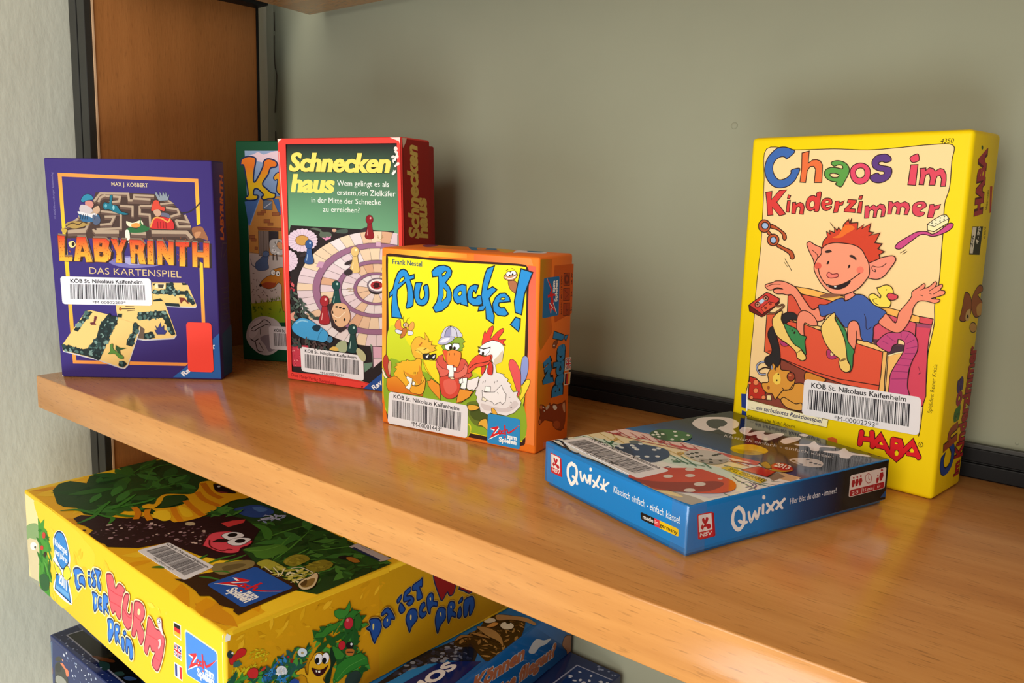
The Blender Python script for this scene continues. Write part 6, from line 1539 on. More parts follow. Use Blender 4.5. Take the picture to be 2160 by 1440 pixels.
ART['wur_front'] = [
('p','f0d8a0',0,'1c1410',0,[21,707,236,702,294,650,194,15,-16,4]),
('p','f3cb34',1,'1c1410',0,[237,711,915,710,1134,683,1299,582,834,96,453,-4,316,510]),
('s',1,40,['efc32c','f4d040','ecc838','f0bc2a'],21.8,65.3,'leaf',[542,596,2469,647,2463,565,2213,465,453,-4]),
('p','88a470',1,'1c1410',0,[10,435,183,514,272,514,264,391,15,330]),
('p','d8c8a0',1,'1c1410',0,[14,320,161,376,271,367,208,39,57,21,25,109]),
('p','f4f0e4',1,'1c1410',0,[211,339,199,319,171,299,134,283,99,275,74,279,67,293,80,313,108,334,145,350,180,356,204,353]),
('p','5a5040',1,'1c1410',0,[195,323,191,316,183,309,172,304,161,302,154,304,152,310,156,317,165,324,176,329,186,331,193,329]),
('p','a0a090',0,'1c1410',0,[-12,23,222,52,214,5,-9,-25]),
('p','4a9434',0,'1c1410',0,[272,583,323,555,407,615,385,540,448,534,449,467,514,411,422,355,430,273,485,137,420,131,433,6,235,-5,216,85,264,321]),
('s',2,26,['2f7a2c','5aa03c','3a8834','2a6424'],25.3,70.1,'leaf',[300,549,409,556,492,404,454,143,398,54,251,27,252,317]),
('p','2f5f34',1,'1c1410',0,[241,103,349,163,434,153,409,58,271,8]),
('p','c84038',1,'1c1410',0,[416,490,409,475,395,461,376,452,358,450,347,456,344,468,351,483,366,497,384,506,402,508,413,502]),
('p','c84038',1,'1c1410',0,[357,373,351,362,338,350,320,342,303,339,292,342,289,351,295,362,309,374,326,382,343,385,354,382]),
('p','3a2c20',1,'1c1410',0,[417,341,411,329,399,317,382,309,367,307,356,311,354,320,360,333,373,344,389,352,404,355,415,351]),
('p','ffffff',1,'1c1410',0,[559,501,633,587,728,620,805,603,853,529,872,454,854,391,885,337,822,270,855,104,521,99,583,240,534,333,573,388]),
('p','3a86d0',1,'1c2c50',10.5,[580,504,642,581,716,608,784,593,833,523,845,437,794,379,717,328,649,347,587,410]),
('p','3a86d0',0,'1c2c50',10.7,[583,240,700,272,797,257,840,111,544,116]),
('p','6aa8e0',0,'1c1410',0,[561,156,809,170,819,132,552,123]),
('p','e8d840',1,'3a3414',6.7,[545,337,595,320,655,315,700,272,616,256,577,272]),
('p','e8d840',1,'3a3414',6.5,[852,374,794,379,724,306,738,261,799,270,864,321]),
('t','Kinderspiel','eef2fa',0.025,0,[590,473,821,462,593,525]),
('t','des Jahres','eef2fa',0.02,0,[586,405,816,399,588,452]),
('t','2011','ffffff',0.04,0,[628,197,771,183,636,275]),
('p','f6ecb0',1,'f6ecb0',32.6,[921,390,992,431,1076,436,1099,396,1053,324,980,261,938,298,940,348]),
('p','3f7fd8',1,'2c3a6a',12.6,[921,390,992,431,1076,436,1099,396,1053,324,980,261,938,298,940,348]),
('p','f6e898',1,'1c1410',0,[986,380,1020,384,1009,340,984,339]),
('p','f6ecb0',1,'f6ecb0',32.2,[1023,377,1091,405,1119,379,1109,332,1064,336,1017,327]),
('p','3f7fd8',1,'2c3a6a',12.4,[1023,377,1091,405,1119,379,1109,332,1064,336,1017,327]),
('p','f6ecb0',1,'f6ecb0',31.4,[1180,467,1217,476,1214,452,1177,443]),
('p','3f7fd8',1,'2c3a6a',12.1,[1180,467,1217,476,1214,452,1177,443]),
('p','f6ecb0',1,'f6ecb0',31.4,[1178,424,1219,434,1221,392,1213,367,1178,376]),
('p','3f7fd8',1,'2c3a6a',12.1,[1178,424,1219,434,1221,392,1213,367,1178,376]),
('p','f6ecb0',1,'f6ecb0',30.9,[1275,519,1319,527,1306,492,1269,471,1309,439,1286,392,1233,388,1264,431,1229,457]),
('p','3f7fd8',1,'2c3a6a',11.9,[1275,519,1319,527,1306,492,1269,471,1309,439,1286,392,1233,388,1264,431,1229,457]),
('p','f6ecb0',1,'f6ecb0',30.5,[1293,526,1390,544,1377,509,1357,479,1381,441,1368,400,1332,416,1326,483]),
('p','3f7fd8',1,'2c3a6a',11.7,[1293,526,1390,544,1377,509,1357,479,1381,441,1368,400,1332,416,1326,483]),
('p','f6ecb0',1,'f6ecb0',31.1,[1236,338,1299,354,1340,334,1325,274,1256,207,1245,267,1246,307]),
('p','3f7fd8',1,'2c3a6a',12,[1236,338,1299,354,1340,334,1325,274,1256,207,1245,267,1246,307]),
('p','f6e898',1,'1c1410',0,[1279,319,1300,317,1288,275,1271,277]),
('p','f6ecb0',1,'f6ecb0',30.6,[1350,345,1394,354,1394,323,1353,296,1404,292,1392,260,1340,256,1327,290]),
('p','3f7fd8',1,'2c3a6a',11.8,[1350,345,1394,354,1394,323,1353,296,1404,292,1392,260,1340,256,1327,290]),
('p','f6ecb0',1,'f6ecb0',30.1,[1424,395,1491,401,1495,361,1468,335,1495,281,1438,293,1425,254,1403,280]),
('p','3f7fd8',1,'2c3a6a',11.6,[1424,395,1491,401,1495,361,1468,335,1495,281,1438,293,1425,254,1403,280]),
('p','f8eeb4',1,'f8eeb4',29,[1472,232,1514,257,1560,260,1574,212,1534,136,1482,81,1468,127,1480,180]),
('p','3f7fd8',1,'2c3a6a',10.9,[1472,232,1514,257,1560,260,1574,212,1534,136,1482,81,1468,127,1480,180]),
('p','f8eca0',1,'1c1410',0,[1513,224,1531,228,1527,193,1512,190]),
('p','f8eeb4',1,'f8eeb4',28.4,[1583,236,1624,262,1655,256,1648,212,1629,186,1655,131,1612,143,1596,116,1576,135]),
('p','3f7fd8',1,'2c3a6a',10.7,[1583,236,1624,262,1655,256,1648,212,1629,186,1655,131,1612,143,1596,116,1576,135]),
('p','f8eca0',1,'1c1410',0,[1608,228,1623,232,1619,212,1607,210]),
('p','f8eeb4',1,'f8eeb4',27.9,[1701,239,1730,257,1740,237,1715,213,1695,219]),
('p','3f7fd8',1,'2c3a6a',10.4,[1701,239,1730,257,1740,237,1715,213,1695,219]),
('p','f8eeb4',1,'f8eeb4',28,[1676,187,1712,205,1722,177,1709,113,1679,118]),
('p','3f7fd8',1,'2c3a6a',10.5,[1676,187,1712,205,1722,177,1709,113,1679,118]),
('p','f8eeb4',1,'f8eeb4',27.6,[1751,221,1782,231,1824,225,1845,170,1832,112,1794,95,1793,148,1776,170,1763,117,1735,123,1745,186]),
('p','3f7fd8',1,'2c3a6a',10.3,[1751,221,1782,231,1824,225,1845,170,1832,112,1794,95,1793,148,1776,170,1763,117,1735,123,1745,186]),
('p','f8eeb4',1,'f8eeb4',28.1,[1487,549,1535,578,1581,582,1603,548,1612,517,1630,512,1672,556,1723,562,1758,546,1728,495,1707,406,1682,343,1660,308,1623,315,1598,340,1572,316,1546,315,1520,370,1498,470]),
('p','ee5e68',1,'8a2a3c',10.5,[1487,549,1535,578,1581,582,1603,548,1612,517,1630,512,1672,556,1723,562,1758,546,1728,495,1707,406,1682,343,1660,308,1623,315,1598,340,1572,316,1546,315,1520,370,1498,470]),
('p','f8eeb4',1,'f8eeb4',27.2,[1774,526,1817,533,1799,475,1776,420,1798,400,1830,418,1855,496,1870,468,1865,414,1841,342,1788,292,1739,296,1706,335,1714,408,1739,482]),
('p','ee5e68',1,'8a2a3c',10.2,[1774,526,1817,533,1799,475,1776,420,1798,400,1830,418,1855,496,1870,468,1865,414,1841,342,1788,292,1739,296,1706,335,1714,408,1739,482]),
('p','f8eeb4',1,'f8eeb4',26.5,[1899,518,1959,543,2016,540,2033,496,2002,439,1970,404,2012,359,1995,301,1957,260,1925,295,1911,335,1877,281,1835,276,1860,361,1880,449]),
('p','ee5e68',1,'8a2a3c',9.9,[1899,518,1959,543,2016,540,2033,496,2002,439,1970,404,2012,359,1995,301,1957,260,1925,295,1911,335,1877,281,1835,276,1860,361,1880,449]),
('p','f8eca0',1,'1c1410',0,[1940,483,1961,496,1975,485,1957,456,1935,453]),
('p','f8eeb4',1,'f8eeb4',25.5,[2079,483,2124,487,2165,454,2192,453,2241,457,2281,430,2272,377,2239,286,2176,181,2110,186,2113,221,2152,288,2107,280,2092,307,2074,294,2041,229,2002,247,2019,305,2049,390]),
('p','ee5e68',1,'8a2a3c',9.6,[2079,483,2124,487,2165,454,2192,453,2241,457,2281,430,2272,377,2239,286,2176,181,2110,186,2113,221,2152,288,2107,280,2092,307,2074,294,2041,229,2002,247,2019,305,2049,390]),
('l','d84c5a',6.1,1,[1511,468,1626,469,1728,489]),
('l','d84c5a',6.2,1,[1514,380,1618,396,1694,401]),
('l','d84c5a',6,1,[1720,411,1790,379,1851,392]),
('l','d84c5a',5.8,1,[1878,425,1983,420,2016,411]),
('l','d84c5a',5.5,1,[2047,367,2159,380,2268,391]),
('l','d84c5a',5.5,1,[2127,255,2215,259,2239,292]),
('p','f4d8d4',1,'a86a78',3.9,[2191,513,2221,541,2252,537,2254,495,2267,445,2240,451,2210,477]),
('p','fdfdff',1,'5a4a5a',3.1,[2245,529,2241,520,2231,511,2218,504,2205,501,2195,502,2192,508,2196,517,2207,526,2220,533,2233,536,2242,535]),
('p','2a2a3a',1,'1c1410',0,[2235,524,2234,521,2231,517,2226,515,2222,514,2219,515,2218,517,2219,520,2222,524,2227,526,2231,527,2234,526]),
('p','f6c0c0',1,'a84a5a',3.1,[2198,390,2232,409,2241,386,2210,334,2194,339,2213,374]),
('p','f2ece0',0,'1c1410',0,[2385,579,2474,589,2471,494,2382,493]),
('p','1c1a1a',0,'1c1410',0,[2391,573,2467,580,2466,554,2390,548]),
('p','d02c2c',0,'1c1410',0,[2390,549,2467,555,2466,528,2389,524]),
('p','f0b030',0,'1c1410',0,[2389,525,2466,529,2465,502,2389,500]),
('p','f2ece0',0,'1c1410',0,[2381,450,2473,456,2472,365,2377,362]),
('p','2a3478',0,'1c1410',0,[2387,443,2466,448,2465,373,2384,370]),
('l','ffffff',11.3,0,[2389,441,2463,375]),
('l','ffffff',11.3,0,[2386,372,2464,446]),
('l','c8283a',4.9,0,[2389,441,2463,375]),
('l','c8283a',4.9,0,[2386,372,2464,446]),
('p','ffffff',0,'1c1410',0,[2417,445,2436,446,2434,371,2415,371]),
('p','ffffff',0,'1c1410',0,[2386,417,2466,421,2466,400,2385,396]),
('p','c8283a',0,'1c1410',0,[2421,446,2432,446,2430,371,2419,371]),
('p','c8283a',0,'1c1410',0,[2385,413,2466,417,2466,404,2385,401]),
('p','f2ece0',0,'1c1410',0,[2377,322,2472,332,2469,239,2376,232]),
('p','2a3c8c',0,'1c1410',0,[2384,315,2412,318,2410,242,2383,240]),
('p','ffffff',0,'1c1410',0,[2411,318,2438,321,2437,244,2409,242]),
('p','d8303c',0,'1c1410',0,[2438,321,2465,323,2463,246,2436,244]),
('p','f8eeb4',0,'1c1410',0,[2856,598,2867,596,2875,590,2878,582,2878,361,2875,352,2866,345,2855,342,2539,307,2526,308,2517,314,2513,323,2516,569,2519,578,2529,585,2541,588]),
('p','4a88dc',0,'1c1410',0,[2849,588,2859,586,2866,581,2868,574,2866,364,2864,356,2856,350,2847,347,2546,313,2535,314,2527,319,2524,327,2526,561,2529,569,2537,575,2548,578]),
('l','ffffff',9.6,1,[2542,345,2596,392,2652,428],1),
('l','ffffff',10.7,1,[2741,455,2785,476,2862,541],1),
('p','ffffff',0,'1c1410',0,[2550,441,2646,484,2653,469,2603,409,2666,439,2666,424,2553,351,2611,438]),
('p','e0343c',0,'1c1410',0,[2554,449,2642,489,2649,477,2593,408,2659,441,2659,429,2550,356,2607,450]),
('l','e0343c',13.3,1,[2645,433,2659,454,2677,445,2663,424,2645,428]),
('l','e0343c',13.2,1,[2701,460,2684,453,2680,435,2704,440]),
('l','e0343c',15.6,0,[2712,513,2718,428]),
('l','e0343c',13.8,1,[2716,458,2735,480,2748,456,2775,470,2815,500,2855,536],1),
('p','e0343c',1,'1c1410',0,[2727,416,2723,410,2714,403,2705,402,2701,405,2705,411,2714,418,2723,419]),
('t','zum','ffffff',0.035,0,[2734,405,2834,414,2730,449]),
('t','Spielen','ffffff',0.04,0,[2652,359,2834,377,2647,404]),
('p','fffdf6',0,'1c1410',0,[2932,711,2981,750,2993,731,2939,679]),
('l','fff4c0',6.6,0,[2930,676,2927,438])]
ART['wur_side'] = [
('p','d8a010',0,'1c1410',0,[20,703,1156,687,1160,-70,1120,-140,397,-106,10,-3],'c88c0c',[573,708,742,240]),
('p','c8960c',0,'1c1410',0,[1077,694,2759,685,2763,33,1080,5],'a87c10',[1118,371,2706,348]),
('s',1,60,['e0aa18','c8900c','d89c10','e8b424'],15.7,47.2,'leaf',[58,688,1116,669,1118,296,570,463,100,468]),
('p','e8b820',0,'1c1410',0,[49,732,464,728,1156,724,1156,687,463,705,53,703]),
('p','fdfaf0',0,'1c1410',0,[-13,707,16,729,39,704,34,679,-4,681]),
('s',2,60,['c8b81c','d8c824','b8a81a'],2.9,14.5,'leaf',[151,558,211,566,271,518,260,470,179,481,150,521]),
('s',3,30,['d8c420','c8b41c'],9.5,28.4,'leaf',[38,500,149,489,198,454,99,441,42,457]),
('s',4,150,['2c6a2c','3f8a34','1f4e24','2a5a50','4a9a3c','245a44'],15,44.9,'leaf',[8,444,52,462,158,424,228,431,300,429,353,445,460,459,542,425,569,374,458,313,403,268]),
('s',5,40,['2a7ab8','3a8ac8','1f5a94'],9.9,21.9,'leaf',[207,375,269,404,310,425,363,465,384,413,331,397,257,333]),
('s',6,20,['2a7ab8','3a8ac8'],10.1,20.2,'leaf',[319,354,393,321,387,285,319,315]),
('p','c82828',1,'5a1010',1.9,[26,587,55,584,79,606,108,603,130,583,117,558,73,554,49,536,30,544]),
('p','2a3a3c',1,'1c1410',0,[50,591,47,580,40,575,31,576,21,583,15,594,13,606,16,617,23,622,32,621,41,614,48,603]),
('p','f0f0e8',1,'1c1410',0,[52,599,50,595,46,595,41,599,39,604,41,608,46,608,50,604]),
('p','3a6a5c',0,'1c1410',0,[49,546,83,545,101,514,72,508,48,518]),
('p','d03030',1,'6a1414',1.9,[129,451,149,466,179,460,198,435,192,400,162,404,138,424]),
('p','c03a2c',0,'1c1410',0,[203,424,228,441,249,439,238,422]),
('p','e4e8ec',1,'1c1410',0,[383,357,378,345,366,341,348,344,331,356,319,371,314,387,319,399,332,404,349,400,366,389,379,373]),
('p','d8b43a',1,'1c1410',0,[365,365,363,361,358,359,351,361,344,365,339,371,338,377,340,381,345,383,351,382,358,377,363,371]),
('s',7,18,['f4f6f8','c8d0d8'],10.1,20.1,'leaf',[318,402,383,374,382,336,320,363]),
('p','d8e4ec',1,'1c1410',0,[525,407,520,396,508,391,492,395,475,405,464,420,459,435,464,446,476,451,492,447,509,437,521,422]),
('p','b0a070',1,'1c1410',0,[502,414,501,411,497,409,492,410,487,413,484,418,482,423,484,427,487,428,492,427,497,424,501,419]),
('p','8a2420',1,'1c1410',0,[430,393,428,388,424,386,418,387,412,391,408,397,407,403,408,408,413,411,419,410,424,406,429,400]),
('p','b02424',1,'1c1410',0,[403,431,402,428,399,426,395,427,390,430,387,434,386,438,388,442,391,443,395,442,399,440,402,436]),
('s',8,90,['2c6a24','3f8a34','1f5420','4a9a3a','245c24'],33.4,72.4,'leaf',[576,476,656,519,779,511,864,520,926,476,932,412,888,387,900,288,863,288,976,141,925,93,741,138,654,303,627,400]),
('p','3a8430',0,'1c4a1c',2.7,[721,589,756,591,804,568,840,611,846,568,828,534,797,515,756,526,726,557]),
('p','2f7428',0,'1c4a1c',2.8,[803,523,864,546,907,520,876,495,827,493]),
('p','2a6424',0,'1c4a1c',2.8,[876,495,913,507,935,452,925,414,901,392,876,423]),
('p','3a8430',0,'1c4a1c',2.9,[925,430,963,425,988,405,938,399]),
('p','347a2a',0,'1c4a1c',2.7,[571,478,593,503,633,493,662,511,732,509,779,511,732,469,685,467,650,451]),
('p','2f7a28',0,'1c4a1c',2.8,[718,158,742,235,802,251,863,246,925,241,976,189,985,137,925,152,863,152,802,147,741,122]),
('p','347a2a',0,'1c4a1c',2.8,[708,377,755,338,802,277,778,256,736,274,707,332]),
('l','5aa044',3.4,1,[735,140,826,189,957,191]),
('p','16301c',1,'1c1410',0,[696,372,730,271,706,230,682,143,642,162,683,266]),
('p','2c3c34',1,'1c1410',0,[826,137,888,136,925,93,900,46,801,90]),
('p','c02838',1,'5a1018',2.2,[863,451,853,437,836,432,818,438,803,452,796,472,798,491,808,506,825,511,843,505,857,491,865,471]),
('p','e07078',1,'1c1410',0,[831,492,830,487,826,484,821,484,816,488,813,493,812,499,813,504,817,507,821,507,826,503,830,498]),
('p','c02430',1,'5a1018',2.2,[804,332,796,322,783,319,769,323,758,335,752,350,753,365,761,375,774,378,788,373,799,362,805,347]),
('p','1c1818',1,'1c1410',0,[869,311,865,301,854,296,839,299,824,309,813,322,809,336,813,347,824,351,839,349,854,339,865,325]),
('p','e8e8e8',1,'1c1410',0,[860,323,858,319,855,317,851,317,847,320,844,325,843,330,844,334,847,336,851,336,855,333,859,328]),
('p','b86a28',1,'1c1410',0,[811,309,869,285,863,251,814,272]),
('l','2a1810',7.9,0,[814,290,866,268]),
('p','e0a818',1,'5a4010',3.2,[447,317,502,323,512,289,529,267,535,329,558,354,581,379,621,370,643,348,666,351,689,309,692,252,671,225,636,194,647,159,534,210,518,252,490,284,452,300]),
('p','f4f2f4',1,'3a3020',2.7,[635,317,627,303,614,297,598,301,585,314,577,332,577,350,585,364,598,370,613,366,627,353,635,335]),
('p','f4f2f4',1,'3a3020',2.7,[682,303,675,289,664,282,650,284,637,296,630,313,630,332,636,347,648,354,662,351,674,340,682,322]),
('p','101010',1,'1c1410',0,[609,319,605,311,598,308,590,310,584,316,580,326,580,336,584,344,591,347,599,346,605,339,609,329]),
('p','101010',1,'1c1410',0,[661,299,657,290,650,287,642,288,635,295,631,305,631,315,635,323,641,327,649,325,656,319,660,309]),
('p','3a1010',1,'2a1410',2.7,[554,298,597,267,637,255,671,263,642,227,602,227,574,252]),
('p','f4f0e0',0,'1c1410',0,[582,273,594,266,591,255,584,260]),
('p','f4f0e0',0,'1c1410',0,[599,262,617,256,614,242,601,249]),
('p','2a4a9a',1,'1c1410',0,[403,278,430,285,462,261,462,242,403,268]),
('p','b89c50',1,'b89c50',16.4,[969,383,997,395,993,431,1028,429,1070,407,1091,359,1077,312,1049,283,1034,260,1014,302,997,355]),
('p','1f4a94',1,'14204a',8.9,[969,383,997,395,993,431,1028,429,1070,407,1091,359,1077,312,1049,283,1034,260,1014,302,997,355]),
('p','d8c878',1,'1c1410',0,[1017,393,1029,391,1029,365,1019,355]),
('p','b89c50',1,'b89c50',16.8,[1087,435,1119,458,1155,447,1191,390,1199,358,1170,369,1163,337,1127,327,1102,360,1109,392,1141,409,1126,426,1098,419]),
('p','1f4a94',1,'14204a',9,[1087,435,1119,458,1155,447,1191,390,1199,358,1170,369,1163,337,1127,327,1102,360,1109,392,1141,409,1126,426,1098,419]),
('p','d8c878',1,'1c1410',0,[1134,383,1142,382,1142,368,1134,365]),
('p','b89c50',1,'b89c50',17.1,[1227,476,1264,498,1260,470,1235,450]),
('p','1f4a94',1,'14204a',9.2,[1227,476,1264,498,1260,470,1235,450]),
('p','b89c50',1,'b89c50',17.2,[1242,418,1257,445,1287,407,1295,381,1265,369,1244,394]),
('p','1f4a94',1,'14204a',9.3,[1242,418,1257,445,1287,407,1295,381,1265,369,1244,394]),
('p','b89c50',1,'b89c50',17.4,[1279,457,1290,506,1338,524,1346,498,1309,476,1347,462,1374,429,1362,403,1332,399,1309,423,1339,435,1294,440]),
('p','1f4a94',1,'14204a',9.4,[1279,457,1290,506,1338,524,1346,498,1309,476,1347,462,1374,429,1362,403,1332,399,1309,423,1339,435,1294,440]),
('p','b89c50',1,'b89c50',17.7,[1361,528,1422,543,1445,550,1446,493,1423,495,1447,432,1447,411,1401,413,1396,480,1361,493]),
('p','1f4a94',1,'14204a',9.5,[1361,528,1422,543,1445,550,1446,493,1423,495,1447,432,1447,411,1401,413,1396,480,1361,493]),
('p','b89c50',1,'b89c50',17.6,[1303,318,1332,366,1378,361,1406,321,1402,274,1357,244,1338,212,1322,251]),
('p','1f4a94',1,'14204a',9.5,[1303,318,1332,366,1378,361,1406,321,1402,274,1357,244,1338,212,1322,251]),
('p','d8c878',1,'1c1410',0,[1340,328,1352,326,1352,299,1342,297]),
('p','b89c50',1,'b89c50',17.9,[1417,317,1432,366,1463,375,1479,348,1448,323,1464,305,1492,301,1480,275,1449,268,1425,290]),
('p','1f4a94',1,'14204a',9.7,[1417,317,1432,366,1463,375,1479,348,1448,323,1464,305,1492,301,1480,275,1449,268,1425,290]),
('p','b89c50',1,'b89c50',18.2,[1486,382,1510,416,1541,411,1554,376,1550,353,1587,333,1584,301,1551,316,1527,306,1520,272,1500,298]),
('p','1f4a94',1,'14204a',9.8,[1486,382,1510,416,1541,411,1554,376,1550,353,1587,333,1584,301,1551,316,1527,306,1520,272,1500,298]),
('p','d8c878',1,'1c1410',0,[1514,384,1526,386,1526,364]),
('p','b89c50',1,'b89c50',18.6,[1569,217,1592,276,1633,279,1671,240,1668,185,1619,148,1595,104,1578,151]),
('p','1f4a94',1,'14204a',10,[1569,217,1592,276,1633,279,1671,240,1668,185,1619,148,1595,104,1578,151]),
('p','d8c878',1,'1c1410',0,[1613,240,1625,242,1626,210]),
('p','b89c50',1,'b89c50',19,[1683,248,1707,289,1749,274,1759,233,1738,215,1768,185,1765,155,1726,176,1698,136,1684,198]),
('p','1f4a94',1,'14204a',10.2,[1683,248,1707,289,1749,274,1759,233,1738,215,1768,185,1765,155,1726,176,1698,136,1684,198]),
('p','d8c878',1,'1c1410',0,[1712,253,1724,255,1723,236]),
('p','b89c50',1,'b89c50',19.3,[1801,255,1834,278,1839,248,1805,241]),
('p','1f4a94',1,'14204a',10.4,[1801,255,1834,278,1839,248,1805,241]),
('p','b89c50',1,'b89c50',19.3,[1785,179,1810,220,1829,162,1812,133,1786,147]),
('p','1f4a94',1,'14204a',10.4,[1785,179,1810,220,1829,162,1812,133,1786,147]),
('p','b89c50',1,'b89c50',19.6,[1848,244,1905,256,1945,235,1956,166,1926,119,1904,121,1906,198,1882,123,1847,136]),
('p','1f4a94',1,'14204a',10.6,[1848,244,1905,256,1945,235,1956,166,1926,119,1904,121,1906,198,1882,123,1847,136]),
('p','b89c50',1,'b89c50',18.6,[1548,524,1579,574,1702,546,1795,503,1764,388,1739,334,1702,338,1680,368,1632,326,1598,384]),
('p','8a1418',1,'14204a',10,[1548,524,1579,574,1702,546,1795,503,1764,388,1739,334,1702,338,1680,368,1632,326,1598,384]),
('p','b89c50',1,'b89c50',19.4,[1798,360,1848,422,2008,368,1921,282,1851,317,1807,345]),
('p','8a1418',1,'14204a',10.4,[1798,360,1848,422,2008,368,1921,282,1851,317,1807,345])]
ART['wur_labelink'] = [
('t','KÖB St. Nikolaus Kaifenheim','1c1a20',0.02,0,[1701,301,2203,321,1700,321]),
('b',61,[1712,166,2210,172,2197,315,1721,291]),
('t','*M-00001446*','1c1a20',0,0,[1834,142,2087,146,1834,160])]
ART['wur_label'] = [
('q',[1663,126,2257,141,2215,363,1688,331])]
